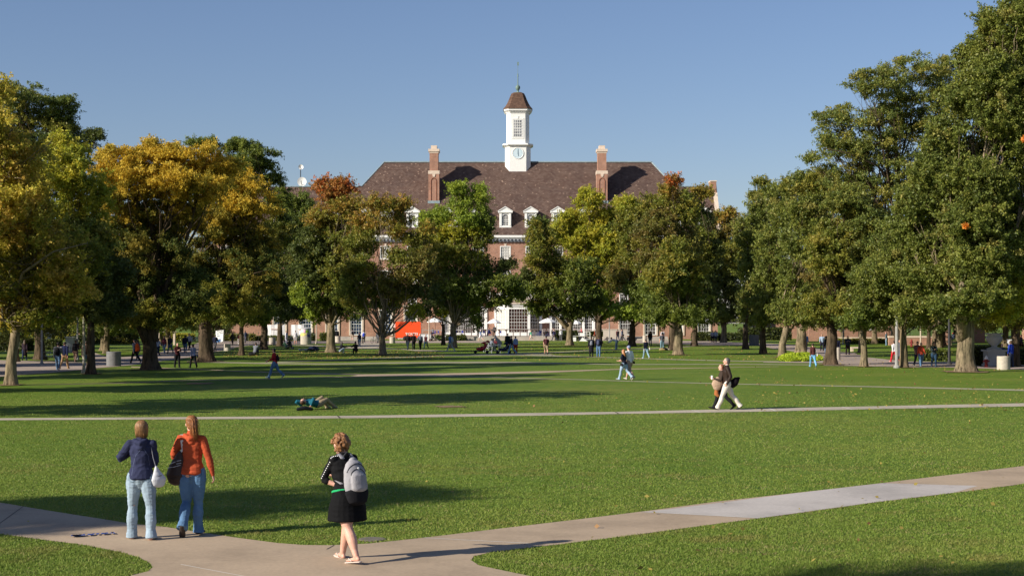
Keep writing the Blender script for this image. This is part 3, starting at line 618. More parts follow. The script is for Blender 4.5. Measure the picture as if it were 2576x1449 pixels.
def tree(label, bx, by, tr, lobes, pal='green', fork=790, style='oak', bark=BARK, dens=1.0, limbs=(), leafsize=1.0, name='tree', group=None, lean=0, hidebase=None, world=None, cat='tree', bare=0):
    """bx,by = trunk foot, tr = trunk half width, lobes = (cx,cy,rx,ry[,palette[,dy]]) all in picture pixels at the tree's distance"""
    base = G(bx, by) if world is None else Vector(world); Y = base.y; k = Y/F
    P = lambda x, y, dy=0: Vector(((x-CX)*k, Y+dy, CAMH+(HOR-y)*k))
    root = empty(name, base, label, cat, group)
    T = MB(); rt = tr*k; fk = P(bx+lean, fork)
    pts = [base+Vector((0, 0, -.1)), base+Vector((0, 0, .12)), base+Vector((0, 0, .5)), base+Vector((0, 0, 1.1))]
    top = fk; b1 = pts[-1]
    pts += [b1.lerp(top, .5)+Vector((rng.normal()*.06, rng.normal()*.06, 0)), top]
    T.tube(pts, [rt*1.55, rt*1.38, rt*1.12, rt, rt*.92, rt*.82], 14, caps=False)
    # root flare: lobed
    vs = T.v; 
    for i in range(14*3):
        j = i % 14; ang = 2*math.pi*j/14; f_ = 1+(.22*math.sin(ang*3+bx)+.1*math.sin(ang*5))*(1-(i//14)/3.)
        p = Vector(vs[i]); c0 = pts[i//14]; vs[i] = tuple(c0+(p-c0)*f_)
    for L in limbs:      # explicit limbs: ((x,y,dy)...),(r0,r1)
        lp = [P(*q) for q in L[0]]; n = len(lp); r0, r1 = L[1][0]*k, L[1][1]*k
        T.tube(lp, [r0+(r1-r0)*i/(n-1) for i in range(n)], 8)
    CL = []; CC = []; lod = max(1., Y/95.)
    rc = (.50+.0018*Y)*(1.0 if style == 'locust' else 1.0)
    for L in lobes:
        cx, cy, rx, ry = L[:4]; ry = ry*(1.4 if (style == 'locust' and fork < 700) else 1); pl = L[4] if len(L) > 4 else pal; dy = (L[5] if len(L) > 5 else rng.uniform(-1.5, 1.5))
        sw = 1.13 if min(rx, ry) > 30 and Y < 260 else 1.04; c = P(cx, cy, dy); a, b_ = rx*k*sw, ry*k*sw; d = min(max(a, b_)*.95, a*1.15+1)
        surf = 4*math.pi*((a*b_)**1.6/3+(a*d)**1.6/3+(b_*d)**1.6/3)**(1/1.6)
        nc = int(dens*1.22*surf/(math.pi*rc*rc)*(.85 if style == 'locust' else 1))+5
        dr = unit(rng.normal(size=(nc, 3))); rad = np.where(rng.uniform(0, 1, nc) < .78, rng.uniform(.74, 1.0, nc), rng.uniform(.25, .75, nc))[:, None]
        bumpy = 1+.16*np.sin(dr[:, 0:1]*4.1+cx)*np.cos(dr[:, 2:3]*4.7+cy)+.10*np.sin(dr[:, 1:2]*7+dr[:, 2:3]*6)
        K = int(rng.integers(8, 13)); bd = unit(rng.normal(size=(K, 3))); dt = (dr@bd.T).max(1)[:, None]
        bumpy = bumpy*(.84+.22*np.exp(-(1-dt)/.045)); stray = rng.uniform(0, 1, (nc, 1)) < .05; bumpy = np.where(stray, bumpy*1.12, bumpy)
        cc = np.array(c)+dr*rad*bumpy*np.array([max(a-rc*.4, a*.5), max(d-rc*.4, d*.5), max(b_-rc*.4, b_*.5)])
        cc = cc[cc[:, 2] > 2.0]
        if min(rx, ry) < 8: cc = np.array(c)+rng.normal(size=(2, 3))*.1
        CL.append(cc); CC += [pl]*len(cc)
        if min(rx, ry) < 8: continue
        # limb toward the lobe with twigs into the clumps
        r0 = min(.26, rt*.42)*min(1, math.sqrt(max(a, .5)/4)); start = fk if rng.uniform() < .6 else b1.lerp(fk, .8)
        q = wiggle(start-Vector((0, 0, .3)), (fk.lerp(Vector(c), .86)), 4, .045); T.tube(q, [r0, r0*.8, r0*.62, r0*.45, r0*.3], 7, caps=False)
        if len(cc):
            for i in rng.choice(len(cc), min(len(cc), 9 if style == 'oak' else 14), replace=False):
                s0 = q[rng.integers(2, 5)]; tw = wiggle(s0, cc[i], 3, .06); T.tube(tw, [r0*.3, r0*.22, r0*.14, r0*.06], 5, caps=False)
    for _ in range(bare):
        L = lobes[rng.integers(len(lobes))]; c = P(L[0], L[1]); e = c+Vector(rng.normal(size=3)*[L[2]*k*.7, L[2]*k*.4, L[3]*k*.7]); e.y -= L[2]*k*.8; e.z = min(e.z, c.z+L[3]*k*.75)
        T.tube(wiggle(c+Vector((0, -L[2]*k*.4, -L[3]*k*.4)), e, 5, .035), [.032, .028, .024, .02, .015, .008], 4, caps=False)
    T.build('trunk', bark, root, smooth=True)
    CL = np.concatenate(CL); n = len(CL); cs_ = np.exp(rng.normal(size=(n, 1))*.22); ls = (.058+.00050*Y)*leafsize*(.82 if style == 'locust' else 1)
    m = int(dens*1.0*math.pi*rc*rc/(ls*ls*.62*.45)*.52) 
    sg = np.array([.54, .54, .46]) if style != 'locust' else np.array([.80, .80, .42])
    idx_ = np.repeat(np.arange(n), m); Ppos = np.repeat(CL, m, axis=0); off = rng.normal(size=(n*m, 3))*sg*rc*.78*np.repeat(cs_, m, axis=0)*np.where(np.repeat(np.array([c_ == 'orange' for c_ in CC]), m)[:, None], .32, 1)
    qd = 8; dirs = unit(rng.normal(size=(n, qd, 3))+np.array([0, -.15, .45 if style == 'oak' else .1])); dl = rng.uniform(.55, 1.45, (n, qd, 1)); dirs = dirs*dl*rc*np.array([1.12, 1.12, .95 if style == 'oak' else .6])
    jj = rng.integers(0, qd, n*m); tt = rng.uniform(.12, 1, (n*m, 1))**.8; ofs = dirs[idx_, jj]*tt+rng.normal(size=(n*m, 3))*rc*(.10+.10*(1-tt))
    off = np.where(np.repeat(np.array([c_ == 'orange' for c_ in CC]), m)[:, None], off, ofs)
    if style == 'locust': off[:, 2] -= .10*(off[:, 0]**2+off[:, 1]**2)/rc
    Ppos = Ppos+off; keep = Ppos[:, 2] > 1.6; 
    clc = np.concatenate([pick(p, 1) for p in CC])           # clump tint
    idx = np.repeat(np.arange(n), m)
    lf = np.empty((n*m, 3)); srt = 1
    CCa = np.array(CC)
    for p in set(CC):
        s_ = CCa[idx] == p; lf[s_] = pick(p, int(s_.sum()))
    C = (.55*clc[idx]+.45*lf)*rng.uniform(.72, 1.32, (n*m, 1))
    C = np.minimum(C*1.46, .92); keep &= ~((CCa[idx] == 'orange') & (rng.uniform(0, 1, n*m) > .22)); V = leaf_tris(Ppos, ls, .55, 1.35 if style != 'locust' else 1.7)
    link('crown', tri_mesh('crown', V[keep]-np.array(base), C[keep], LEAFY if pal in ('gold', 'yellow') else LEAFM), root)
    tree.count += int(keep.sum()); tree.feet.append((base.x, base.y, rt)); return root
tree.count = 0; tree.feet = []
# left side ---------------------------------------------------------
tree('leaning yellow and olive leaved tree at the left edge with pale bare twigs', 28, 969, 13, [(-30, 300, 120, 110, 'yellow'), (30, 420, 110, 90, 'yellow'), (90, 520, 70, 60, 'yellow'), (30, 560, 120, 90, 'yellow'), (120, 640, 110, 80, 'yellow'), (-20, 700, 130, 90, 'olive'), (90, 740, 110, 70, 'yellow'), (190, 720, 60, 60, 'yellow'), (200, 650, 50, 60, 'olive'), (130, 790, 80, 28, 'olive'), (20, 795, 90, 28, 'yellow'), (-60, 500, 90, 120, 'yellow')],
     'yellow', 800, dens=.92, bark=BARKL, lean=14, bare=150, limbs=[(((20, 800, 0), (5, 690, 0), (40, 580, -1), (100, 510, -2)), (7, 2)), (((30, 800, 0), (-10, 660, 0), (-20, 520, 0), (20, 400, -1), (60, 300, -1)), (8, 2)), (((28, 780, 0), (90, 690, -2), (180, 640, -3), (260, 620, -3)), (5, 1.2))])
tree('tall dark olive tree rising behind the yellow tree at the left edge', 100, 905, 12, [(60, 250, 90, 45, 'elm'), (140, 290, 55, 45, 'green'), (170, 260, 26, 22, 'green'), (90, 330, 110, 60, 'olive'), (190, 360, 60, 35, 'dark'), (248, 343, 26, 12, 'dark'), (120, 430, 120, 90, 'dark'), (0, 420, 110, 120, 'olive')], 'olive', 760, 'locust', BARKD, .85)
tree('yellow green tree with slim dark trunk beside the white pole', 229, 941, 10, [(150, 380, 50, 50, 'yg'), (170, 440, 60, 50, 'yg'), (215, 490, 70, 70, 'yg'), (170, 560, 70, 50, 'yg'), (230, 600, 70, 60, 'olive'), (260, 680, 75, 60, 'dark'), (210, 740, 90, 60, 'olive'), (270, 780, 70, 40, 'dark')], 'yg', 800, bark=BARKD)
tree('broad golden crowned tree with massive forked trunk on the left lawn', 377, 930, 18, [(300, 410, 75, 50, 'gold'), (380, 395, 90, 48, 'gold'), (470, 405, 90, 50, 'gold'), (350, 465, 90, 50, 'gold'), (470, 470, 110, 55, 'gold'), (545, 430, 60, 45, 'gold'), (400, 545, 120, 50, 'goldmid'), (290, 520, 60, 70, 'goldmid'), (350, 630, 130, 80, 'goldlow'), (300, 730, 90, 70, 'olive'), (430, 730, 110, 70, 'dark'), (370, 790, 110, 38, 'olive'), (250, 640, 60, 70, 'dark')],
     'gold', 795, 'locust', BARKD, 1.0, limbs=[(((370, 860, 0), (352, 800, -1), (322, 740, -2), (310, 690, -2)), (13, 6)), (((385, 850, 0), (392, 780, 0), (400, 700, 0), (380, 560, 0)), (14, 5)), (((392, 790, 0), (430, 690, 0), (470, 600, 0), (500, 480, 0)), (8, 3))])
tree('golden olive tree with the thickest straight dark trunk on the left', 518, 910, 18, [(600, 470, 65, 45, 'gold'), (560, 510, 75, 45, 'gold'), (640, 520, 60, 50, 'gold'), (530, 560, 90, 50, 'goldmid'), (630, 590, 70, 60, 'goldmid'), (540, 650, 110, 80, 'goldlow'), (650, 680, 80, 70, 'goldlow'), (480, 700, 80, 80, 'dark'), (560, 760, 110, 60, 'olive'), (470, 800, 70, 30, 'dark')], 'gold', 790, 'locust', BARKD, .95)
tree('slim small trunked green tree right of the thick dark trunk', 608, 894, 6, [(610, 740, 70, 50, 'dark'), (590, 690, 60, 60, 'dark'), (610, 795, 50, 28, 'olive'), (640, 770, 40, 40, 'green'), (560, 790, 50, 26, 'green'), (650, 800, 36, 20, 'green')], 'dark', 810, bark=BARKD)
tree('tall feathery green tree rising behind the golden crown', 664, 880, 9, [(510, 360, 45, 18, 'green'), (600, 365, 50, 22, 'green'), (640, 395, 60, 40, 'green'), (670, 450, 50, 50, 'green'), (700, 510, 40, 50, 'green'), (690, 590, 55, 60, 'olive'), (640, 680, 80, 70, 'dark'), (690, 740, 60, 60, 'dark'), (650, 790, 60, 28, 'green'), (590, 440, 60, 60, 'green')], 'green', 810, 'locust', BARKD, .95)
tree('dark green tree left of the poster column', 704, 871, 7, [(745, 520, 42, 42, 'green'), (770, 560, 38, 50, 'green'), (740, 600, 60, 60, 'dark'), (750, 680, 55, 70, 'dark'), (720, 750, 70, 50, 'dark'), (740, 790, 50, 26, 'dark')], 'dark', 815, bark=BARKD)
tree('tree with red orange top and green lower crown left of the forked tree', 832, 887, 11, [(812, 466, 24, 18, 'red'), (862, 470, 42, 24, 'red'), (840, 500, 45, 28, 'red'), (880, 530, 50, 35, 'rust'), (810, 560, 45, 50, 'rust'), (860, 600, 70, 55, 'olive'), (800, 660, 60, 60, 'olive'), (860, 690, 60, 60, 'olive'), (830, 740, 80, 45, 'green'), (800, 785, 38, 30, 'bright'), (865, 770, 55, 35, 'green'), (780, 620, 45, 50, 'dark'), (775, 700, 45, 45, 'dark'), (900, 600, 40, 40, 'rust'), (905, 780, 34, 26, 'green'), (770, 745, 32, 36, 'bright')], 'olive', 812, bark=BARKL)
tree('rusty crowned tree with pale wide forked trunk beside the orange trailer', 962, 893, 8, [(960, 520, 50, 26, 'rust'), (1010, 516, 40, 18, 'rust'), (935, 560, 50, 38, 'rust'), (1005, 570, 40, 38, 'rust'), (905, 620, 45, 45, 'olive'), (1040, 620, 38, 34, 'olive'), (925, 690, 36, 34, 'olive'), (1040, 690, 60, 40, 'brown'), (980, 720, 60, 38, 'brown'), (1060, 735, 45, 30, 'dark'), (965, 765, 42, 24, 'bright'), (880, 760, 38, 34, 'olive'), (1048, 785, 26, 22, 'yg'), (1000, 650, 38, 30, 'olive'), (905, 680, 40, 36, 'olive'), (1060, 665, 40, 34, 'brown'), (930, 735, 36, 28, 'olive'), (1010, 745, 40, 26, 'yg'), (1070, 585, 30, 26, 'rust'), (890, 720, 34, 30, 'green')],
     'rust', 842, dens=.82, bark=BARKL, limbs=[(((962, 850, 0), (961, 810, 0), (967, 770, 0), (962, 744, 0)), (6.4, 4.4)), (((966, 752, 0), (942, 725, 0), (930, 692, 0), (916, 670, 0), (908, 620, 0)), (5, 2.2)), (((958, 836, 0), (935, 815, 0), (920, 795, 0), (890, 785, 0)), (3.6, 1.5)), (((961, 820, 0), (950, 805, 0), (936, 783, 0)), (4, 2.2)), (((966, 845, 0), (1000, 832, -.5), (1030, 808, -1), (1052, 780, -1)), (4.2, 1.6)),
      (((964, 812, 0), (975, 798, 0), (988, 780, 0), (1000, 772, 0)), (3.4, 1.6)), (((964, 760, 0), (985, 690, 0), (1000, 640, 0), (995, 560, 0)), (4, 1.5)), (((985, 700, 0), (1020, 660, 0), (1050, 630, 0)), (2.5, 1))])
tree('slim dark tree between the umbrella and the pale trunk', 1115, 868, 4.5, [(1105, 700, 42, 42, 'brown'), (1080, 640, 45, 45, 'brown'), (1100, 755, 42, 30, 'olive'), (1118, 785, 26, 20, 'yg')], 'brown', 815, bark=BARKD, dens=.85)
tree('bright green twin peaked tree in front of the left chimney', 1141, 875, 8, [(1150, 476, 34, 28, 'bright'), (1158, 512, 36, 26, 'bright'), (1205, 480, 18, 16, 'bright'), (1208, 505, 27, 36, 'bright'), (1180, 545, 42, 36, 'bright'), (1120, 545, 45, 30, 'bright'), (1085, 560, 36, 32, 'bright'), (1220, 560, 30, 34, 'green'), (1150, 590, 60, 34, 'yg'), (1130, 640, 60, 32, 'olive'), (1185, 655, 50, 38, 'yg'), (1160, 710, 70, 44, 'green'), (1230, 690, 40, 30, 'green'), (1275, 672, 34, 26, 'dark'), (1265, 715, 55, 28, 'green'), (1180, 770, 45, 34, 'bright'), (1120, 745, 50, 38, 'dark'), (1195, 810, 20, 16, 'green'), (1100, 600, 40, 32, 'yg'), (1210, 600, 42, 34, 'olive'), (1095, 680, 45, 36, 'olive'), (1200, 745, 50, 30, 'green'), (1290, 735, 40, 24, 'green'), (1250, 760, 40, 22, 'green'), (1060, 780, 40, 22, 'dark')],
     'bright', 812, bark=BARKL, dens=.9)
tree('dark green spreading tree with pale forked trunk right of the bay window', 1433, 869, 8, [(1358, 565, 26, 28, 'green'), (1365, 610, 40, 38, 'olive'), (1380, 660, 42, 40, 'olive'), (1330, 735, 55, 26, 'green'), (1375, 725, 48, 38, 'olive'), (1420, 740, 60, 45, 'green'), (1460, 690, 55, 45, 'green'), (1440, 785, 55, 26, 'dark'), (1370, 778, 32, 22, 'green'), (1490, 760, 40, 40, 'green'), (1345, 650, 26, 40, 'olive'), (1320, 700, 34, 22, 'dark'), (1400, 690, 44, 40, 'olive'), (1345, 770, 30, 20, 'green'), (1350, 596, 30, 42, 'olive')],
     'green', 812, bark=BARKL, dens=.9, limbs=[(((1430, 830, 0), (1412, 812, 0), (1398, 795, 0), (1390, 770, 0)), (5, 2.5)), (((1434, 825, 0), (1442, 800, 0), (1450, 760, 0)), (6, 3))])
tree('yellow green crowned tree beneath the right chimney', 1507, 865, 8, [(1478, 505, 40, 32, 'yg'), (1420, 550, 26, 24, 'yg'), (1450, 560, 40, 38, 'yg'), (1510, 550, 45, 42, 'yg'), (1400, 590, 25, 28, 'yg'), (1450, 620, 55, 42, 'yg'), (1520, 630, 45, 42, 'yg'), (1480, 680, 60, 38, 'yg'), (1540, 700, 40, 42, 'olive'), (1500, 745, 45, 32, 'bright'), (1530, 785, 45, 24, 'bright'), (1560, 520, 30, 26, 'yg'), (1460, 590, 50, 50, 'yg'), (1500, 600, 60, 50, 'yg'), (1560, 590, 40, 50, 'olive'), (1550, 660, 45, 45, 'olive'), (1600, 790, 40, 22, 'green')], 'yg', 812, bark=BARKD)
tree('olive tree with slim trunk right of the yellow green tree', 1590, 871, 8, [(1575, 515, 36, 24, 'yg'), (1590, 560, 50, 42, 'olive'), (1600, 630, 55, 50, 'olive'), (1570, 700, 50, 42, 'brown'), (1620, 740, 55, 45, 'green'), (1580, 785, 55, 26, 'bright'), (1630, 670, 45, 50, 'olive'), (1640, 790, 40, 26, 'green'), (1630, 560, 40, 40, 'olive')], 'olive', 815, bark=BARKD)
tree('brown and green tree with dark curved trunk behind the pale trunk', 1692, 881, 10, [(1690, 458, 18, 14, 'red'), (1685, 485, 30, 26, 'rust'), (1660, 520, 50, 34, 'olive'), (1720, 540, 45, 40, 'olive'), (1650, 580, 60, 48, 'brown'), (1715, 610, 60, 50, 'brown'), (1650, 660, 55, 40, 'brown'), (1720, 690, 50, 45, 'brown'), (1660, 740, 60, 45, 'green'), (1700, 790, 60, 26, 'green')], 'brown', 812, bark=BARKD)
tree('green leaved tree with pale scarred trunk in front of the dark curved one', 1706, 893, 11, [(1690, 700, 55, 45, 'green'), (1730, 740, 50, 45, 'green'), (1670, 760, 50, 35, 'green'), (1710, 795, 48, 28, 'green'), (1700, 640, 50, 42, 'olive'), (1650, 800, 45, 24, 'green'), (1740, 690, 45, 40, 'olive'), (1660, 700, 45, 40, 'olive')], 'green', 822, bark=BARKL)
tree('olive and rust tree reaching the gable end of the hall', 1747, 871, 7, [(1765, 490, 32, 18, 'rust'), (1740, 530, 34, 28, 'olive'), (1775, 560, 32, 38, 'dark'), (1760, 620, 40, 50, 'olive'), (1765, 700, 42, 50, 'dark'), (1755, 770, 42, 35, 'green'), (1720, 500, 25, 20, 'olive'), (1790, 640, 40, 50, 'dark'), (1780, 760, 40, 40, 'dark'), (1760, 800, 50, 24, 'green')], 'olive', 810, bark=BARKD)
tree('dark purple brown topped tree behind the clipped hedge', 1821, 862, 7, [(1828, 545, 38, 25, 'rust'), (1850, 580, 32, 34, 'brown'), (1805, 585, 40, 38, 'brown'), (1830, 650, 45, 50, 'olive'), (1820, 720, 50, 50, 'dark'), (1820, 790, 48, 30, 'green'), (1860, 760, 32, 60, 'dark'), (1855, 650, 36, 60, 'dark'), (1790, 690, 36, 60, 'dark')], 'brown', 812, bark=BARKL, limbs=[(((1821, 835, 0), (1812, 800, 0), (1805, 770, 0)), (4, 2))])
# right side --------------------------------------------------------
tree('narrow plume shaped conifer top far beyond the right hand trees', 1912, 850, 6, [(1918, 460, 22, 14, 'olive'), (1895, 492, 12, 9, 'olive'), (1925, 500, 32, 26, 'olive'), (1915, 560, 40, 50, 'dark'), (1915, 650, 45, 60, 'dark')], 'olive', 780, bark=BARKD)
tree('dense oak with slim dark trunk nearest the hedge', 1875, 878, 7, [(1915, 530, 42, 40, 'oak'), (1885, 590, 45, 45, 'oak'), (1930, 620, 50, 50, 'oak'), (1890, 680, 45, 50, 'oak'), (1910, 745, 52, 45, 'oak'), (1890, 795, 45, 26, 'oak')], 'oak', 815, bark=BARKD)
tree('dense oak with dark trunk, second from the hedge', 1919, 890, 8, [(1960, 492, 42, 36, 'oak'), (1975, 550, 55, 48, 'oak'), (1950, 620, 60, 55, 'oak'), (1945, 700, 65, 55, 'oak'), (1935, 770, 60, 40, 'oak'), (1920, 800, 45, 24, 'oak')], 'oak', 820, bark=BARKD)
tree('leafy oak with pale leaning trunk at the left end of the yellow flower bed', 1968, 899, 9, [(2010, 470, 48, 38, 'elm'), (2050, 465, 45, 38, 'olive'), (2030, 540, 65, 55, 'oak'), (2010, 620, 65, 60, 'oak'), (2020, 710, 65, 60, 'oak'), (1990, 780, 55, 38, 'oak'), (2040, 790, 50, 30, 'oak')], 'oak', 822, bark=BARKL, lean=10)
tree('leafy oak with thick pale trunk behind the yellow flower bed', 2015, 893.5, 13, [(2090, 480, 50, 45, 'elm'), (2085, 560, 60, 60, 'elm'), (2080, 650, 60, 60, 'oak'), (2070, 740, 60, 50, 'oak'), (2040, 795, 50, 26, 'oak')], 'oak', 822, bark=BARKL)
tree('brownish olive locust with rugged dark flared trunk by the plaza', 2091, 918, 14, [(2130, 500, 60, 50, 'elm'), (2180, 560, 70, 50, 'elm'), (2190, 530, 36, 22, 'gold'), (2120, 600, 75, 60, 'olive'), (2190, 650, 75, 60, 'elm'), (2110, 690, 75, 55, 'brown'), (2170, 740, 70, 45, 'brown'), (2090, 770, 80, 45, 'olive'), (2120, 800, 80, 26, 'brown'), (2230, 600, 60, 60, 'elm'), (2210, 700, 60, 50, 'elm'), (2070, 640, 60, 60, 'olive')], 'olive', 815, 'locust', BARKD, 1.1)
tree('tallest feathery locust with open crown against the sky', 2262, 905, 11, [(2290, 180, 100, 32, 'elm'), (2380, 180, 60, 38, 'elm'), (2180, 215, 62, 30, 'elm'), (2250, 250, 100, 48, 'elm'), (2350, 270, 90, 50, 'elm'), (2120, 300, 75, 34, 'elm'), (2200, 330, 90, 45, 'elm'), (2300, 350, 90, 50, 'elm'), (2085, 362, 62, 20, 'elm'), (2140, 385, 80, 26, 'elm'), (2045, 395, 20, 8, 'elm'), (2130, 440, 75, 32, 'elm'), (2230, 440, 100, 50, 'elm'), (2340, 460, 90, 60, 'elm'), (2180, 510, 80, 45, 'elm')],
     'elm', 640, 'locust', BARKD, .66, limbs=[(((2262, 660, 0), (2262, 520, 0), (2255, 400, 0), (2250, 300, 0)), (9, 4)), (((2258, 480, 0), (2200, 420, -1), (2120, 392, -2), (2060, 380, -2)), (4, 1)), (((2255, 420, 0), (2210, 350, 0), (2140, 310, 0)), (3.4, 1))])
tree('small leafy tree with slim pale trunk left of the grey pole', 2174, 923, 8, [(2180, 760, 60, 45, 'oak'), (2150, 800, 48, 25, 'green'), (2200, 800, 45, 28, 'oak'), (2180, 700, 60, 45, 'oak')], 'oak', 825, bark=BARKL)
tree('second slim trunk hidden behind the small leafy tree', 2166, 888, 6, [(2180, 720, 50, 60, 'dark'), (2160, 790, 50, 35, 'dark')], 'dark', 820, bark=BARKL)
tree('oak with brown trunk immediately right of the grey pole', 2274, 925, 9.5, [(2260, 640, 70, 60, 'oak'), (2300, 700, 75, 60, 'oak'), (2240, 740, 65, 50, 'oak'), (2290, 785, 60, 35, 'oak'), (2320, 760, 55, 45, 'oak'), (2250, 800, 50, 26, 'oak'), (2254, 772, 34, 30, 'oak', -3.2), (2330, 805, 45, 20, 'oak'), (2230, 680, 60, 60, 'oak'), (2340, 640, 60, 60, 'oak')], 'oak', 820, bark=BARK)
tree('huge oak towering over the right edge with broad ribbed pale trunk', 2428, 936, 22, [(2500, 60, 45, 45, 'oak'), (2560, 50, 70, 70, 'oak'), (2480, 140, 60, 50, 'oak'), (2460, 200, 52, 45, 'oak'), (2560, 180, 80, 80, 'oak'), (2420, 260, 60, 50, 'oak'), (2500, 300, 85, 80, 'oak'), (2375, 350, 55, 55, 'oak'), (2440, 400, 80, 70, 'oak'), (2560, 400, 90, 90, 'oak'), (2330, 440, 55, 50, 'oak'), (2370, 500, 80, 65, 'oak'), (2300, 520, 62, 50, 'oak'), (2480, 520, 90, 75, 'oak'), (2590, 560, 90, 90, 'oak'), (2290, 590, 62, 55, 'oak'), (2380, 620, 90, 65, 'oak'), (2500, 640, 90, 70, 'oak'), (2340, 700, 80, 50, 'oak'), (2450, 730, 90, 50, 'oak'), (2560, 730, 80, 60, 'yg'), (2530, 780, 70, 30, 'yg'), (2640, 300, 80, 150, 'oak'), (2670, 600, 80, 150, 'oak'), (2430, 470, 100, 70, 'oak'), (2530, 270, 80, 80, 'oak'), (2540, 620, 90, 80, 'oak'), (2420, 560, 90, 60, 'oak', -2), (2440, 660, 90, 60, 'oak', -2), (2490, 200, 70, 60, 'oak', -1), (2540, 120, 60, 60, 'oak'), (2400, 770, 90, 30, 'oak', -1.5), (2438, 745, 60, 36, 'oak', -3.2), (2366, 578, 5, 6, 'orange', -5.5), (2495, 372, 6, 5, 'orange', -5.5)],
     'oak', 800, bark=BARKL, dens=1.3, limbs=[(((2420, 850, 0), (2408, 800, -1), (2392, 765, -2), (2385, 720, -3)), (16, 8)), (((2432, 850, 0), (2436, 790, 0), (2450, 700, 0), (2480, 560, 0)), (19, 9)), (((2450, 700, 0), (2520, 600, 0), (2560, 450, 0)), (9, 4))])
tree('shaded tree at the right edge behind the round concrete bin', 2556, 922, 9, [(2570, 790, 60, 30, 'olive'), (2600, 740, 60, 40, 'oak'), (2500, 800, 50, 24, 'olive'), (2540, 760, 60, 40, 'yg')], 'olive', 815, bark=BARKD)
tree('small crooked tree before the low brick terrace wall', 2336, 882, 5, [(2330, 780, 48, 26, 'green'), (2360, 770, 40, 30, 'yg'), (2300, 775, 35, 26, 'green')], 'green', 818, bark=BARKD, limbs=[(((2336, 850, 0), (2338, 832, 0), (2352, 818, 0)), (4, 3))])
tree('dark leaning trunk tree behind the oak and the grey pole', 2256, 872, 7, [(2240, 790, 50, 28, 'dark'), (2280, 780, 45, 30, 'green')], 'dark', 815, bark=BARKD, lean=-12)
tree('dark straight tree behind the stone bench', 2370, 871, 8, [(2380, 770, 55, 40, 'dark'), (2420, 780, 50, 30, 'dark')], 'dark', 812, bark=BARKD)
# trees outside the left of the frame: their shadows cross the lawn
for i, (x, y, h, r_) in enumerate([(-28, 67, 15.5, 4.6), (-26.5, 50.5, 16.0, 4.3), (-31, 13.0, 16.2, 3.7), (-23.6, 1.2, 16.4, 3.5), (-33, 84, 15, 5)]):
    k = y/F if y > 12 else 12/F; yy = max(y, 12)
    kk = yy/F; cxp = CX+x/kk; z2 = lambda z: HOR-(z-CAMH)/kk
    tree(['street', 'large', 'leafy', 'nearest', 'far'][i]+' shade tree left of the picture, number of its shadow on the lawn unseen' if False else 'tree beyond the left picture edge, %s' % ['shading the upper lawn band', 'shading the long pointed band', 'shading the grass behind the women', 'shading the bottom right lawn', 'standing behind the leftmost trunk'][i],
         cxp, 0, .4/kk, [(cxp, z2(h-2.2), (r_-1.4)/kk, 2.2/kk), (cxp-1.5/kk, z2(h*.62), (r_-.6)/kk, 2.6/kk), (cxp+1.4/kk, z2(h*.66), (r_-.8)/kk, 2.8/kk), (cxp, z2(h*.42), (r_-.2)/kk, 2.2/kk)], 'green', z2(4.5), world=(x, yy, 0), leafsize=1.6, dens=.95, group=None).location = (x, y, 0)
for i, (x, y, r_) in enumerate(tree.feet):
    if x < -31 or y > 215 or y < 60: continue
    b = MB(); n_ = 22; b.poly([(x+r_*2.6*math.cos(2*math.pi*k/n_)*(1+random.uniform(-.18, .25)), y+r_*3.4*math.sin(2*math.pi*k/n_)*(1+random.uniform(-.18, .25)), .0335+.0004*i) for k in range(n_)])
    tag(link('bare_ground', b.mesh('bare_ground', DIRT)), kind='structure')
# background trees: copied from three models
def bgtree(pal, h, r_, y0):
    kk = y0/F; x = -60.; cxp = CX+x/kk; z2 = lambda z: HOR-(z-CAMH)/kk
    return tree('background tree', cxp, 0, .32/kk, [(cxp, z2(h-2.4), (r_-1.2)/kk, 2.6/kk), (cxp-1.6/kk, z2(h*.6), (r_-.4)/kk, 3/kk), (cxp+1.6/kk, z2(h*.55), (r_-.3)/kk, 3/kk), (cxp, z2(h*.33), (r_)/kk, 2.6/kk)], pal, z2(3.2), world=(x, y0, 0), leafsize=1.15, dens=.85)
protos = [bgtree('green', 14, 5.5, 150.), bgtree('dark', 13, 5.8, 170.), bgtree('olive', 14.5, 5.2, 160.)]
spots = []
for i in range(12): spots.append((-39-5*(i % 2)+(i*37 % 5)*.5, 62+i*14.5, 'left'))
for i in range(7): spots.append((-62-(i*29 % 9), 120+i*24, 'farleft'))
for i in range(8): spots.append((-56-i*7.5, 262+(i*13 % 20), 'nleft'))
for i in range(10): spots.append((44+5*(i % 2)+(i*31 % 5)*.5+i*.6, 118+i*15.5, 'right'))
for i in range(8): spots.append((46+i*8.5, 285+(i*17 % 22), 'nright'))
for i in range(6): spots.append((64+i*2, 150+i*24, 'farright'))
GRP = {'left': 'shade trees in the row behind the left lawn trees', 'farleft': 'trees far behind the left row', 'nleft': 'trees beyond the left end of the hall', 'right': 'shade trees in the row behind the right lawn trees', 'nright': 'trees beyond the gable end of the hall', 'farright': 'trees far behind the right row'}
LBL = {'left': 'shaded tree in the row behind the left lawn trees', 'farleft': 'far tree deep behind the left row', 'nleft': 'tree beyond the left end of the brick hall', 'right': 'tree in the row behind the right lawn trees', 'nright': 'tree beyond the gable end of the hall', 'farright': 'far tree deep behind the right row'}
ORD = 'nearest second third fourth fifth sixth seventh eighth ninth tenth eleventh farthest'.split(); cnt_ = {}
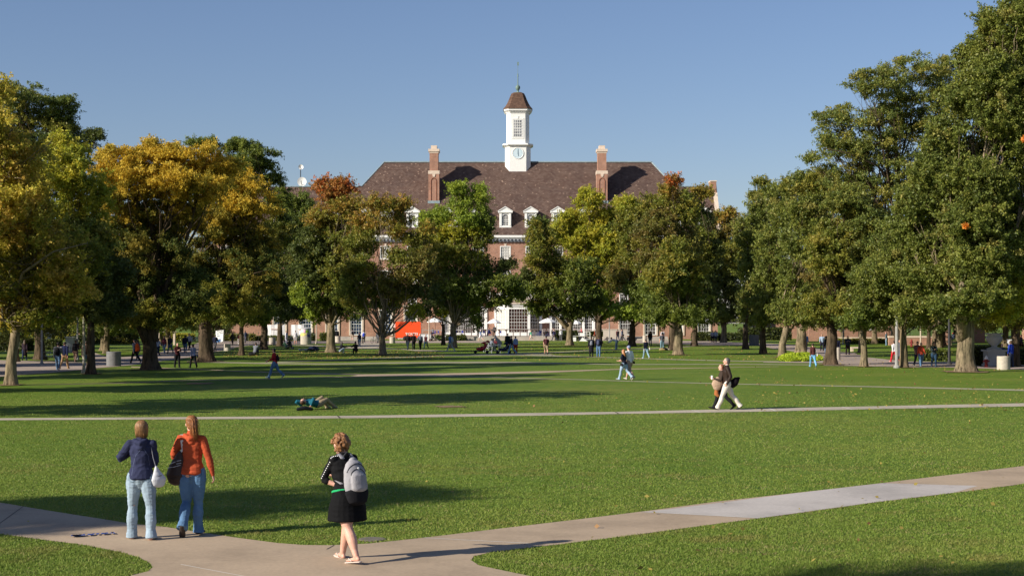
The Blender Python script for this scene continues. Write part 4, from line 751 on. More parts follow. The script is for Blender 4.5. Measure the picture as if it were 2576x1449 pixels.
for i, (x, y, g_) in enumerate(spots):
    pz = protos[i % 3]; s_ = .82+.3*((i*53 % 17)/17)
    if g_ == 'left': s_ *= .82
    if i < 3: o = pz; o.location = (x, y, 0); o.rotation_euler = (0, 0, 0); o.scale = (s_, s_, s_)
    else: o = copy_tree(pz, None, (x, y, 0), i*1.7, s_)
    cnt_[g_] = cnt_.get(g_, 0)+1; tag(o, LBL[g_]+', '+ORD[cnt_[g_]-1]+(' from the hall' if g_[0] == 'n' else ' from the camera'), 'tree', GRP[g_])
print('leaves', tree.count)
# ------------------------------------------------------------------ people
SK = [(.62, .36, .27), (.42, .24, .16), (.16, .09, .06)]
def m_skin(i):
    key = ('skin', i)
    if key not in MC:
        m, t, b = newmat('skin'); f = noise(t, objco(t), 9, 3)
        c = SK[i]; t.links.new(ramp(t, f, [(.3, [c[0]*.92, c[1]*.85, c[2]*.82]), (.7, [min(1, c[0]*1.05), c[1], c[2]])]), b.inputs['Base Color'])
        b.inputs['Roughness'].default_value = .55; b.inputs['Subsurface Weight'].default_value = .08; MC[key] = m
    return MC[key]
def remesh(mb, voxel, smooth=3, wr=0.0, wseed=0, wscale=1.0):
    me = mb.mesh('tmp', []); o = bpy.data.objects.new('tmp', me); COL.objects.link(o)
    r = o.modifiers.new('r', 'REMESH'); r.mode = 'VOXEL'; r.voxel_size = voxel
    s_ = o.modifiers.new('s', 'SMOOTH'); s_.iterations = smooth; s_.factor = .5
    dg = bpy.context.evaluated_depsgraph_get(); dg.update()
    ev = o.evaluated_get(dg); nm = bpy.data.meshes.new_from_object(ev)
    bpy.data.objects.remove(o); bpy.data.meshes.remove(me)
    n = len(nm.vertices)
    if wr and n:
        P = np.empty(n*3); nm.vertices.foreach_get('co', P); P = P.reshape(-1, 3); Nn = np.empty(n*3); nm.vertices.foreach_get('normal', Nn); Nn = Nn.reshape(-1, 3)
        r_ = np.random.default_rng(wseed); d = np.zeros(n)
        for i in range(9):
            k = r_.normal(size=3)*np.array([14, 14, 30])*(.6+.28*i)*wscale; d += np.sin(P@k+r_.uniform(0, 6)+1.6*np.sin(P[:, 2]*11+i))/(1+.45*i)
        d = -np.abs(d)*.55+.4; P = P+Nn*(d*wr)[:, None]; nm.vertices.foreach_set('co', P.ravel())
    if len(nm.polygons): nm.polygons.foreach_set('use_smooth', [True]*len(nm.polygons))
    nm.update(); return nm
def fin(me, name, m, parent, label=None):
    me.name = name; me.materials.clear(); me.materials.append(m); o = link(name, me, parent)
    if label: o['label'] = label
    return o
V3 = Vector
def sn(a): return math.sin(R(a))
def cs(a): return math.cos(R(a))
POSES = {
 'walk': dict(th=(24, -18), kn=(6, 26), arms=((-18, 6, 18, 0), (22, 6, 28, 0)), lean=3),
 'walkr': dict(th=(-18, 24), kn=(26, 6), arms=((22, 6, 28, 0), (-18, 6, 18, 0)), lean=3),
 'stand': dict(th=(3, -3), kn=(2, 3), arms=((2, 8, 12, 0), (0, 8, 14, 0)), lean=1),
 'sit': dict(th=(96, 100), kn=(88, 96), arms=((40, 14, 50, 10), (34, 14, 60, 10)), lean=14),
 'ground': dict(th=(112, 118), kn=(120, 128), arms=((52, 12, 40, 15), (48, 12, 45, 15)), lean=16),
 'groundlong': dict(th=(84, 98), kn=(6, 50), arms=((-28, 14, 6, 0), (30, 12, 30, 10)), lean=-16),
 'lie': dict(th=(90, 92), kn=(4, 12), arms=((-90, 10, 20, 0), (-80, 20, 20, 0)), lean=-86),
 'bend': dict(th=(14, 6), kn=(10, 6), arms=((62, 6, 10, 0), (50, 6, 14, 0)), lean=76),
 'carry': dict(th=(10, -8), kn=(4, 12), arms=((30, 8, 85, 35), (26, 8, 85, 30)), lean=2),
}
PN = [0]
def person(label, px, py, ang=0, pose='walk', H=1.7, sex='m', top=('shirt', (.3, .3, .35), 'long'), bot=('jeans', (.08, .13, .25)), hair=('short', (.04, .025, .015)), shoe=(.05, .05, .05), skin=0, z=0.0, bag=None, group=None, over=None, vox=None, world=None, flip=False, detail=0):
    base = G(px, py, z) if world is None else V3(world); dist = base.y
    vx = vox or min(.024, max(.008, dist*.00022))
    q = dict(POSES[pose]); q.update(over or {})
    rt = empty('person', base, label, 'person', group, R(ang)); ORG[rt.name] = V3((0, 0, 0)); PN[0] += 1
    lean = q['lean']; fem = sex == 'f'; up = V3((q.get('tilt', 0)*.02, sn(lean), cs(lean))).normalized(); X = V3((1, 0, 0)); fw = X.cross(up)*-1; fw = up.cross(X).normalized()
    fw = V3((0, cs(lean), -sn(lean)))
    s = H
    # joints relative to pelvis
    pel = V3((0, 0, 0)); J = {}
    hipw = .054*s; shw = (.092 if fem else .112)*s
    for i, sd in ((0, -1), (1, 1)):
        hj = V3((sd*hipw, 0, -.01*s)); a = q['th'][i]; k = q['kn'][i]; sp = q.get('spread', (2, 2))[i]
        kn_ = hj+V3((sd*sn(sp), sn(a), -cs(a))).normalized()*.245*s
        an = kn_+V3((sd*sn(sp*.3)+q.get('shinx', (0, 0))[i], sn(a-k), -cs(a-k))).normalized()*.24*s
        fp = q['foot'][i] if 'foot' in q else (14 if a > 10 and k < 15 and pose.startswith('walk') else (-34 if a < -10 and pose.startswith('walk') else 0))
        sh = a-k
        if pose in ('lie', 'groundlong'): fd = V3((sd*.25, .25, 1)).normalized() if k < 20 else V3((0, 1, 0))
        else: fd = V3((sd*.12, cs(fp), sn(fp))).normalized()
        J[i] = (hj, kn_, an, fd)
    chest = pel+up*.20*s; nb = pel+up*.292*s; shl = pel+up*.272*s
    hp = q.get('hp', lean*.35); hy = q.get('hy', 0)
    hu = V3((0, sn(hp), cs(hp))) if pose != 'lie' else V3((0, -1, .12)).normalized()
    hf0 = V3((0, cs(hp), -sn(hp))) if pose != 'lie' else V3((0, .12, 1)).normalized()
    Mh = Matrix.Rotation(R(hy), 3, hu); hf = Mh@hf0; hr = hf.cross(hu).normalized()
    nt_ = nb+(up*.5+hu*.5).normalized()*.035*s; hc = nt_+hu*.072*s+hf*.010*s
    A = {}
    for i, sd in ((0, -1), (1, 1)):
        f, ab, el, inn = q['arms'][i]; sj = shl+V3((sd*shw, 0, 0))
        tw = R(q.get('twist', 0)); sj = V3((sj.x*math.cos(tw), sj.y+sj.x*math.sin(tw), sj.z))
        e = sj+V3((sd*sn(ab), sn(f)*cs(ab), -cs(f)*cs(ab))).normalized()*.17*s
        wv = V3((sd*sn(ab)*.4-sd*sn(inn), sn(f+el)*cs(inn), -cs(f+el)*cs(inn))).normalized(); w_ = e+wv*.145*s; A[i] = (sj, e, w_, wv)
    # fit to the ground
    low = 1e9
    for i in (0, 1):
        hj, kn_, an, fd = J[i]; low = min(low, (an+fd*.10*s).z-.028*s, (an-fd*.03*s).z-.040*s, an.z-.03*s, kn_.z-.04*s)
    if lean < -40 or pose.startswith('ground') or pose == 'lie': low = min(low, -.075*s, (chest.z-.065*s), (hc.z-.065*s))
    dz = V3((0, 0, -low)); 
    if pose == 'sit': dz = V3((0, 0, q.get('seat', .46)+.065*s))
    pel += dz; chest = chest+dz; nb += dz; shl += dz; nt_ += dz; hc += dz
    for i in (0, 1):
        hj, kn_, an, fd = J[i]; J[i] = (hj+dz, kn_+dz, an+dz, fd); sj, e, w_, wv = A[i]; A[i] = (sj+dz, e+dz, w_+dz, wv)
    # ---- torso ring table (t along up, half width, half depth, forward shift)
    if fem: TR = [(-.055, .075, .06, 0), (-.02, .098, .074, -.006), (.03, .094, .068, -.004), (.09, .073, .054, .002), (.15, .080, .060, .006), (.205, .088, .064, .008), (.25, .086, .052, 0), (.283, .060, .040, 0)]
    else: TR = [(-.055, .072, .058, 0), (-.02, .090, .068, -.003), (.03, .086, .064, 0), (.09, .082, .060, .003), (.15, .092, .066, .005), (.205, .104, .068, .006), (.25, .104, .056, 0), (.283, .068, .042, 0)]
    wd = q.get('wide', 1.0)
    def torso(mb, g_, t0=-9, t1=9, flare=0.0, n=18, flat=(0, 0)):
        rows = [r for r in TR if t0 <= r[0] <= t1]
        pts = [pel+up*(r[0]*s)+fw*(r[3]*s) for r in rows]; rad = [((r[1]*wd*s+g_)+(flare if i == 0 else 0), (r[2]*wd*s+g_)+(flare if i == 0 else 0)) for i, r in enumerate(rows)]
        mb.tube(pts, rad, n, side=X, flat=flat)
    def leg(mb, i, g_, t1=1.0, r_=None, flare=0.0, g2=None, n=12):
        hj, kn_, an, fd = J[i]; f_ = 1.04 if fem else 1.0
        pr = [(0, .060*f_), (.12, .062*f_), (.25, .055*f_), (.42, .042), (.5, .036), (.56, .035), (.66, .037), (.75, .035), (.9, .024), (1.0, .021)]
        pts, rad = [], []
        for t, r in pr:
            if t > t1+.001: break
            p = hj.lerp(kn_, t*2) if t <= .5 else kn_.lerp(an, (t-.5)*2)
            if .56 < t < .85: p = p-V3((0, .010*s, 0))
            gg = g_+(flare*max(0, (t-.55)/.45)) + ((g2-g_)*t if g2 else 0)
            pts.append(p); rad.append(max(r*wd**.5*s+gg, .01))
        if t1 < 1 and pr[len(pts)-1][0] < t1:
            p = hj.lerp(kn_, t1*2) if t1 <= .5 else kn_.lerp(an, (t1-.5)*2); pts.append(p); rad.append(rad[-1])
        mb.tube(pts, rad, n, side=X)
    def arm(mb, i, g_, t1=1.0, n=10, flare=0):
        sj, e, w_, wv = A[i]; k = .92 if fem else 1.06
        pr = [(-.12, .034), (0, .036), (.15, .032), (.45, .026), (.55, .0255), (.68, .025), (.9, .017), (1, .0155)]
        pts, rad = [], []; inb = V3((0, 0, 0))+ (shl-sj).normalized()
        for t, r in pr:
            if t > t1+.001: break
            p = sj+inb*.03*s if t < 0 else (sj.lerp(e, t*2) if t <= .5 else e.lerp(w_, (t-.5)*2))
            pts.append(p); rad.append(r*k*s+g_)
        if pr[len(pts)-1][0] < t1:
            p = sj.lerp(e, t1*2) if t1 <= .5 else e.lerp(w_, (t1-.5)*2); pts.append(p); rad.append(rad[-1]+flare)
        mb.tube(pts, rad, n)
    def hand(mb, i, n=6):
        sj, e, w_, wv = A[i]; sd = -1 if i == 0 else 1
        pn = q.get('palm', (None, None))[i]; side_ = (V3(pn) if pn else V3((0, 1, 0)))    # direction across the knuckles
        side_ = (side_-wv*side_.dot(wv)).normalized(); nrm = wv.cross(side_)*(1 if sd > 0 else -1)
        if nrm.dot(V3((-sd, 0, 0))) < 0: nrm = -nrm
        mb.tube([w_-wv*.01*s, w_+wv*.02*s, w_+wv*.048*s], [(.015*s, .012*s), (.021*s, .011*s), (.022*s, .010*s)], 8, side=side_)
        cu = q.get('curl', (25, 25))[i]
        for j in range(4):
            o_ = side_*(.0165-.011*j)*s; L = (.041, .046, .043, .034)[j]*s; p0 = w_+wv*.048*s+o_
            c1 = R(cu*.6+4*j); d1 = wv*math.cos(c1)+nrm*math.sin(c1); p1 = p0+d1*L*.5; c2 = R(cu*1.7+6*j); d2 = wv*math.cos(c2)+nrm*math.sin(c2); p2 = p1+d2*L*.5
            mb.tube([p0-wv*.006*s, p0, p1, p2], [.0050*s, .0050*s, .0046*s, .0038*s], n)
        t0 = w_+wv*.014*s+side_*.016*s; td = (wv*.6+side_*.7+nrm*.35).normalized()
        mb.tube([t0, t0+td*.022*s, t0+td*.022*s+(wv*.85+side_*.25+nrm*.4).normalized()*.022*s], [.0062*s, .0056*s, .0044*s], n)
    def foot(mb, i, g_=0, n=10, sole=0):
        hj, kn_, an, fd = J[i]; u_ = X.cross(fd).normalized()
        if u_.z < 0 and abs(fd.z) < .9: u_ = -u_
        a = an-u_*.0*s; heel = an-fd*.022*s-u_*.024*s; 
        mb.tube([heel, an+fd*.02*s-u_*.021*s, an+fd*.07*s-u_*.028*s, an+fd*.108*s-u_*.031*s], [(.019*s+g_, .018*s+g_), (.021*s+g_, .021*s+g_), (.026*s+g_, .015*s+g_), (.022*s+g_, .010*s+g_)], n, side=X)
        mb.tube([an+(kn_-an)*.06, an-u_*.012*s, heel.lerp(an, .3)], [.0215*s+g_, .0215*s+g_, .019*s+g_], n)
    # ---- body
    B = MB(); torso(B, 0); 
    bottom = bot[0]; kind_ = top[0]
    for i in (0, 1): leg(B, i, 0); arm(B, i, 0); foot(B, i, -.002*s)
    B.tube([nb-up*.03*s, nt_+hu*.01*s], [(.040*s, .036*s), (.031*s, .033*s)], 12, side=X)
    B.tube([nt_, hc-hu*.02*s], [(.031*s, .034*s), (.030*s, .034*s)], 12, side=X)
    B.ell(hc+hu*.008*s, (hr, hf, hu), (.0445*s, .056*s, .057*s), 16)
    B.ell(hc+hf*.016*s-hu*.034*s, (hr, hf, hu), (.033*s, .037*s, .034*s), 12)
    B.ell(hc+hf*.046*s-hu*.058*s, (hr, hf, hu), (.014*s, .012*s, .011*s), 8)
    B.tube([hc+hf*.052*s+hu*.010*s, hc+hf*.064*s-hu*.012*s], [.006*s, .010*s], 6)
    for sd in (-1, 1): B.ell(hc+hr*sd*.045*s-hu*.006*s, (hr, hf, hu), (.007*s, .012*s, .018*s), 8)
    if vx < .012:
        for i in (0, 1): hand(B, i, 8)
    me = remesh(B, vx, 3 if vx < .012 else 2)
    if vx >= .012:
        Hn = MB()
        for i in (0, 1): hand(Hn, i, 5)
        hm = Hn.mesh('h', []); import bmesh
        bm = bmesh.new(); bm.from_mesh(me); bm.from_mesh(hm); bm.to_mesh(me); bm.free(); bpy.data.meshes.remove(hm); me.polygons.foreach_set('use_smooth', [True]*len(me.polygons))
    body = fin(me, 'body', m_skin(skin), rt)
    if dist < 140:
        E = MB()
        for sd in (-1, 1): E.ell(hc+hr*sd*.0185*s+hf*.0525*s+hu*.006*s, (hr, hf, hu), (.0062*s, .004*s, .0045*s), 6)
        E.build('eyes', mat('eye', (.03, .02, .015), .3, .1), rt, local=True)
        E = MB(); E.ell(hc+hf*.0535*s-hu*.034*s, (hr, hf, hu), (.013*s, .005*s, .0045*s), 6); E.build('mouth', mat('lips', (.38, .13, .11), .5, .1), rt, local=True)
    W = .004 if dist < 30 else 0
    # ---- trousers / skirt
    if bottom in ('jeans', 'trousers'):
        T = MB(); torso(T, .008 if kind_ != 'hoodie' else .004, -9, .03); fl = bot[2] if len(bot) > 2 else (.012 if bottom == 'jeans' else .018)
        for i in (0, 1): leg(T, i, .009, 1.0, flare=fl*.8); 
        if fl > .03 or 1:
            for i in (0, 1):
                hj, kn_, an, fd = J[i]; dn_ = (an-kn_).normalized(); T.tube([kn_.lerp(an, .82), an+dn_*.026*s], [(.030*s+fl*.55, .032*s+fl*.55), (.032*s+fl, .038*s+fl)], 12, side=X, flat=(0, 1))
        bobj = fin(remesh(T, max(vx, .009), 2, W*2.0, 5), bottom, m_cloth(bot[1], 'denim' if bottom == 'jeans' else 'cloth'), rt)
    elif bottom == 'shorts':
        T = MB(); torso(T, .012, -9, .035); 
        for i in (0, 1): leg(T, i, .026, .47)
        bobj = fin(remesh(T, max(vx, .009), 2, W, 5), 'shorts', m_cloth(bot[1]), rt)
    else:
        T = MB(); m0 = (J[0][1]+J[1][1])/2; m0 = pel.lerp(V3((m0.x, m0.y, m0.z)), .86 if len(bot) < 3 else bot[2])
        torso(T, .014, -.03, .10); T.tube([pel+up*.03*s, pel-up*.02*s, pel.lerp(m0, .5), m0], [(.096*s*wd, .074*s*wd), (.110*s*wd, .086*s*wd), (.122*s*wd, .100*s*wd), (.128*s*wd, .112*s*wd)], 22, side=X, flat=(0, 1))
        bobj = fin(remesh(T, max(vx, .009), 2, W*1.2, 5), 'skirt', m_cloth(bot[1]), rt)
    # ---- top
    kind, tc = top[0], top[1]; slv = top[2] if len(top) > 2 else 'long'
    T = MB(); g_ = {'shirt': .012, 't_shirt': .012, 'hoodie': .018, 'jacket': .019, 'coat': .024, 'sweater': .018}.get(kind, .012)
    torso(T, g_, q.get('hem', -.03), 9, .004, flat=(1, 0))
    if kind == 'coat':
        mk = (J[0][1]+J[1][1])/2; T.tube([pel, pel.lerp(mk, .55), pel.lerp(mk, 1.15)], [(.108*s, .08*s), (.118*s, .10*s), (.125*s, .115*s)], 18, side=X, flat=(0, 1))
    if kind in ('hoodie', 'jacket', 'sweater'): T.tube([pel-up*.028*s, pel+up*.004*s], [(.098*s+g_*.9 if fem else .091*s+g_*.9, .073*s+g_*.8), (.096*s+g_*1.1 if fem else .09*s+g_*1.1, .070*s+g_)], 18, side=X, flat=(1, 0))
    for i in (0, 1):
        arm(T, i, g_*.75, 1.0 if slv == 'long' else (.62 if slv == 'half' else .34), flare=.006 if slv != 'long' else 0)
        sj, e, w_, wv = A[i]; T.tube([nb-up*.015*s, sj+V3((0, 0, .004*s))], [(.038*s, .034*s), (.040*s, .036*s)], 10)
    if kind in ('hoodie',):
        T.tube([nb+up*.015*s-fw*.030*s-X*.05*s, nb-up*.01*s-fw*.052*s-X*.02*s, nb-up*.015*s-fw*.056*s, nb-up*.01*s-fw*.052*s+X*.02*s, nb+up*.015*s-fw*.030*s+X*.05*s], [.018*s, .026*s, .030*s, .026*s, .018*s], 10)
        T.tube([nb-up*.01*s-fw*.048*s, nb-up*.055*s-fw*.064*s], [(.05*s, .026*s), (.03*s, .014*s)], 12, side=X)
        T.tube([nb+up*.012*s, nb+up*.03*s], [(.047*s, .044*s), (.042*s, .042*s)], 12, side=X)
    elif kind in ('jacket', 'coat'): T.tube([nb-up*.02*s, nb+up*.018*s], [(.052*s, .046*s), (.042*s, .042*s)], 12, side=X)
    tobj = fin(remesh(T, max(vx, .008), 3, W*2.2 if kind != 't_shirt' else W*2, PN[0]+3), kind, m_cloth(tc, 'leather' if (len(top) > 3 and top[3] == 'leather') else 'cloth'), rt)
    # ---- shoes
    if shoe is not None:
        for i in (0, 1):
            T = MB(); foot(T, i, .005, 10); fin(remesh(T, max(vx*.8, .008), 1), 'shoe', m_cloth(shoe, 'leather'), rt)
    else:
        for i in (0, 1):
            hj, kn_, an, fd = J[i]; u_ = X.cross(fd).normalized(); u_ = u_ if u_.z > 0 else -u_
            T = MB(); c0 = an-u_*.046*s; T.tube([c0-fd*.045*s, c0+fd*.03*s, c0+fd*.09*s, c0+fd*.125*s], [(.020*s, .006*s), (.021*s, .006*s), (.028*s, .006*s), (.020*s, .006*s)], 12, side=X)
            for sd in (-1, 1): T.tube([c0+fd*.095*s+u_*.018*s, c0+fd*.07*s+u_*.032*s+X*sd*.018*s, c0+fd*.03*s+u_*.012*s+X*sd*.026*s], [.004*s]*3, 5)
            T.build('sandal', m_cloth((.62, .52, .46)), rt, smooth=True, local=True)
    # ---- hair / cap
    hk, hcol = hair[0], hair[1]; T = MB()
    T.ell(hc-hf*.013*s+hu*.013*s, (hr, hf, hu), (.0505*s, .054*s, .057*s), 16)
    if hk in ('short', 'bob', 'pony', 'long', 'curly', 'bun'): T.ell(hc-hf*.026*s-hu*.014*s, (hr, hf, hu), (.045*s, .038*s, .042*s), 12)
    if hk == 'bob': T.tube([hc-hf*.015*s+hu*.02*s, hc-hf*.026*s-hu*.03*s, hc-hf*.026*s-hu*.078*s], [(.050*s, .046*s), (.046*s, .036*s), (.026*s, .020*s)], 14, side=hr)
    if hk == 'long': T.tube([hc-hf*.02*s+hu*.02*s, hc-hf*.034*s-hu*.05*s, nb-fw*.050*s-up*.01*s, nb-fw*.058*s-up*.06*s], [(.052*s, .042*s), (.056*s, .036*s), (.052*s, .026*s), (.030*s, .014*s)], 14, side=hr)
    if hk == 'pony': T.tube([hc-hf*.05*s+hu*.035*s, hc-hf*.078*s+hu*.030*s, hc-hf*.088*s-hu*.02*s, hc-hf*.082*s-hu*.08*s+hr*.008*s, hc-hf*.070*s-hu*.125*s+hr*.014*s], [.018*s, .024*s, .026*s, .023*s, .010*s], 10)
    if hk == 'bun': T.ell(hc-hf*.062*s+hu*.03*s, (hr, hf, hu), (.022*s,)*3, 10)
    if hk == 'curly':
        rr = random.Random(5)
        for _ in range(190):
            d = V3((rr.gauss(0, 1), rr.gauss(-.5, 1), rr.gauss(.25, 1))).normalized()
            if d.y > .55 and d.z < .5: continue
            T.ell(hc+(hr*d.x*.068+hf*(d.y*.066-.018)+hu*(d.z*.074+.004))*s, (hr, hf, hu), (.0130*s*rr.uniform(.6, 1.25),)*3, 6)
    if dist < 30 and hk in ('bob', 'pony'):
        rr = random.Random(9); SB = MB()
        for _ in range(420):
            az = rr.uniform(70, 290); ph1 = rr.uniform(70, 118); pts = []
            for t in np.linspace(0, 1, 6):
                ph = 8+(ph1-8)*t; pts.append(hc+hu*.013*s-hf*.013*s+(hr*math.sin(R(ph))*math.sin(R(az))*.0535+hf*math.sin(R(ph))*math.cos(R(az))*.0575+hu*math.cos(R(ph))*.060)*s*rr.uniform(.985, 1.03))
            if hk == 'bob':
                e_ = pts[-1]; lv = -.070*s*rr.uniform(.75, 1.15); q2 = hc+hu*lv+(e_-hc-hu*(e_-hc).dot(hu))*rr.uniform(.45, .95); pts += [(e_*.5+q2*.5)+(e_-hc)*.05, q2]
            else: pts = pts[:4]+[(pts[4]+hc-hf*.058*s+hu*.035*s)*.5, hc-hf*.064*s+hu*.035*s]
            SB.tube(pts, [.0042*s*.55]*(len(pts)-1)+[.0008], 4, caps=False)
        if hk == 'pony':
            for _ in range(120):
                o2 = V3((rr.gauss(0, 1), rr.gauss(0, 1), rr.gauss(0, .5)))*.010*s; k2 = rr.uniform(.85, 1.12)
                SB.tube([hc-hf*.05*s+hu*.035*s+o2*.6, hc-hf*.080*s+hu*.030*s+o2*1.3, hc-hf*.090*s-hu*.02*s+o2*1.7, hc-hf*.084*s-hu*.08*s*k2+hr*.008*s+o2*1.7, hc-hf*.070*s-hu*.130*s*k2+hr*.014*s+o2*1.2], [.0035, .0035, .003, .0025, .001], 4, caps=False)
        SB.build('hair_strands', m_hair([x*1.25 for x in hcol]), rt, smooth=True, local=True)
    if hk != 'cap':
        fin(remesh(T, max(vx*.8, .006), 2 if hk != 'curly' else 1, (.004 if hk != 'curly' else .002) if dist < 30 else 0, 11, 2.2), 'hair', m_hair(hcol), rt)
    else:
        T2 = MB(); T2.ell(hc-hf*.026*s-hu*.012*s, (hr, hf, hu), (.0445*s, .036*s, .040*s), 12); fin(remesh(T2, vx, 2), 'hair', m_hair((.12, .07, .03)), rt)
        T.tube([hc+hf*.035*s+hu*.026*s, hc+hf*.088*s+hu*.018*s], [(.040*s, .006*s), (.032*s, .005*s)], 12, side=hr); fin(remesh(T, vx*.6, 1), 'cap', m_cloth(hcol), rt)
    inf = dict(root=rt, base=base, rot=Matrix.Rotation(R(ang), 3, 'Z'), s=s, nb=nb, up=up, fw=fw, pel=pel, A=A, J=J, hc=hc, hr=hr, hf=hf, hu=hu, top=tobj, bot=bobj, chest=chest, shl=shl, X=X, label=label, g=g_, torso=torso)
    if bag: mkbag(inf, *bag)
    return inf
def top_local(inf, anchor, name, label, cat, group=None):
    """an empty standing where `anchor` (person space) is, so that meshes can be given in person space"""
    wloc = inf['base']+inf['rot']@anchor
    e = empty(name, wloc, label, cat, group); e.rotation_euler = inf['root'].rotation_euler; ORG[e.name] = V3(anchor); return e
def mkbag(inf, kind, color, side=1, desc=None, size=1.0):
    s = inf['s']; up, fw, nb, X = inf['up'], inf['fw'], inf['nb'], inf['X']; vx = max(.01, min(.025, inf['base'].y*.00025)); who = desc or 'the distant walker'
    if kind == 'backpack':
        c = nb-up*.14*s-fw*(.062*s+inf['g']+.075*size); e = top_local(inf, c-up*.14*s, 'backpack', who, 'backpack')
        T = MB(); z_ = size; T.tube([c-up*.115*s*z_, c-up*.02*s*z_, c+up*.08*s*z_, c+up*.115*s*z_], [(.088*s*z_, .052*s*z_), (.092*s*z_, .058*s*z_), (.074*s*z_, .048*s*z_), (.045*s*z_, .03*s*z_)], 16, side=X)
        T.tube([c-fw*.05*s*z_-up*.09*s*z_, c-fw*.05*s*z_+up*.02*s*z_], [(.066*s*z_, .028*s*z_), (.055*s*z_, .022*s*z_)], 12, side=X)
        me = remesh(T, vx, 2); me.name = 'bag'; me.materials.append(m_cloth(color)); me.transform(Matrix.Translation(-ORG[e.name])); link('sack', me, e)
        for i in (0, 1):
            sd = -1 if i == 0 else 1; sh = inf['A'][i][0]; q_ = V3((sd*.062*s, 0, 0)); tp = nb+q_
            T = MB(); T.tube([tp-fw*(.055*s+inf['g'])-up*.04*s, tp-fw*.02*s+up*.012*s, tp+fw*(.045*s+inf['g'])-up*.02*s, tp+fw*(.065*s+inf['g']+.004)-up*.10*s, tp+q_*.55-up*.17*s, tp+q_*.5-fw*(.06*s+inf['g'])-up*.20*s], [(.018, .008)]*6, 6, side=X)
            T.build('strap', m_cloth([x*.7 for x in color]), e)
    else:
        sj, el, w_, wv = inf['A'][0 if side < 0 else 1]; L = .58 if kind == 'shoulder' else .42
        sh = sj+V3((side*-.012*s, 0, .038*s)); hipx = side*(.135*s+inf['g'])
        c = V3((hipx+side*.05, inf['pel'].y-.04, inf['shl'].z-.29*s)); e = top_local(inf, c-V3((0, 0, .1)), 'shoulder_bag', who, 'bag')
        T = MB(); T.tube([c-V3((0, 0, .085))*size, c-V3((0, 0, .02))*size, c+V3((0, 0, .07))*size, c+V3((0, 0, .11))*size], [(.05*size, .13*size), (.055*size, .15*size), (.04*size, .12*size), (.025*size, .07*size)], 14, side=X)
        me = remesh(T, vx, 2); me.materials.append(m_cloth(color)); me.transform(Matrix.Translation(-ORG[e.name])); link('sack', me, e)
        for yy in (-.05, .06):
            T = MB(); T.tube([c+V3((0, yy, .10))*1.0, c.lerp(sh, .55)+V3((side*.02, yy*.9, 0)), sh+V3((side*.01, yy*.35, 0)), sh+V3((-side*.012, 0, .004))], [(.010, .005)]*4, 5, side=(0, 1, 0)); T.build('strap', m_cloth([x*.8 for x in color]), e)
def patch(inf, target, pts, m, name, parent=None, back=True, off=.003, mb=None):
    """project a grid of (x,z) person-space quads on the garment seen from behind"""
    me = target.data; bvh = BVHTree.FromPolygons([v.co[:] for v in me.vertices], [tuple(p.vertices) for p in me.polygons]); o_ = mb or MB()
    for quad in pts:
        vs = []
        for (x, z) in quad:
            hit = bvh.ray_cast(V3((x, -2 if back else 2, z)), V3((0, 1 if back else -1, 0)))
            if hit[0] is None: break
            vs.append(hit[0]+hit[1]*off*(1 if hit[1].y < 0 or not back else -1))
        if len(vs) == len(quad): o_.add(vs, [tuple(range(len(vs)))])
    if mb is None and o_.v: return o_.build(name, m, parent or inf['root'], local=True)
def strip(pts, w_):
    out = []
    for (a, b_) in zip(pts[:-1], pts[1:]):
        n = max(1, int(math.dist(a, b_)/.02)); d = ((b_[0]-a[0]), (b_[1]-a[1])); L = math.hypot(*d) or 1; nx, nz = -d[1]/L*w_/2, d[0]/L*w_/2
        for i in range(n):
            p = (a[0]+d[0]*i/n, a[1]+d[1]*i/n); q = (a[0]+d[0]*(i+1)/n, a[1]+d[1]*(i+1)/n); out.append([(p[0]-nx, p[1]-nz), (q[0]-nx, q[1]-nz), (q[0]+nx, q[1]+nz), (p[0]+nx, p[1]+nz)])
    return out
# --- the three walkers in the foreground
NAVY = (.030, .034, .075); JE = (.27, .345, .42); JB = (.10, .19, .33)
a = person('woman in navy hoodie and pale flared jeans walking away beside the orange hoodie', 355, 1356, 4, 'walk', 1.70, 'f', ('hoodie', NAVY, 'long'), ('jeans', JE, .034), ('bob', (.21, .11, .048)), (.55, .30, .26), 0, vox=.0085,
    over=dict(th=(8, -5), kn=(8, 3), arms=((10, 38, 105, 50), (4, 10, 70, 48)), lean=1, hy=38, spread=(5, 7), foot=(5, 0), curl=(40, 40)))
s = a['s']; ST = m_cloth((.16, .24, .32), 'denim')
for sd in (-1, 1):
    cx, cz = sd*.066*s, a['pel'].z-.012*s
    patch(a, a['bot'], strip([(cx-.045, cz+.05), (cx-.047, cz-.03), (cx, cz-.055), (cx+.047, cz-.03), (cx+.045, cz+.05), (cx-.045, cz+.05)], .007)+strip([(cx-.04, cz+.03), (cx+.04, cz+.03)], .005), ST, 'pocket')
patch(a, a['bot'], strip([(0, a['pel'].z+.05), (0, a['pel'].z-.12)], .007), ST, 'seam')
NV2 = m_cloth((.11, .13, .22)); zt = a['shl'].z
patch(a, a['top'], strip([(.02, zt-.06), (-.06, zt-.16), (-.10, zt-.30), (-.11, zt-.44)], .005)+strip([(.05, zt-.06), (.11, zt-.16), (.125, zt-.30)], .005), NV2, 'seam')
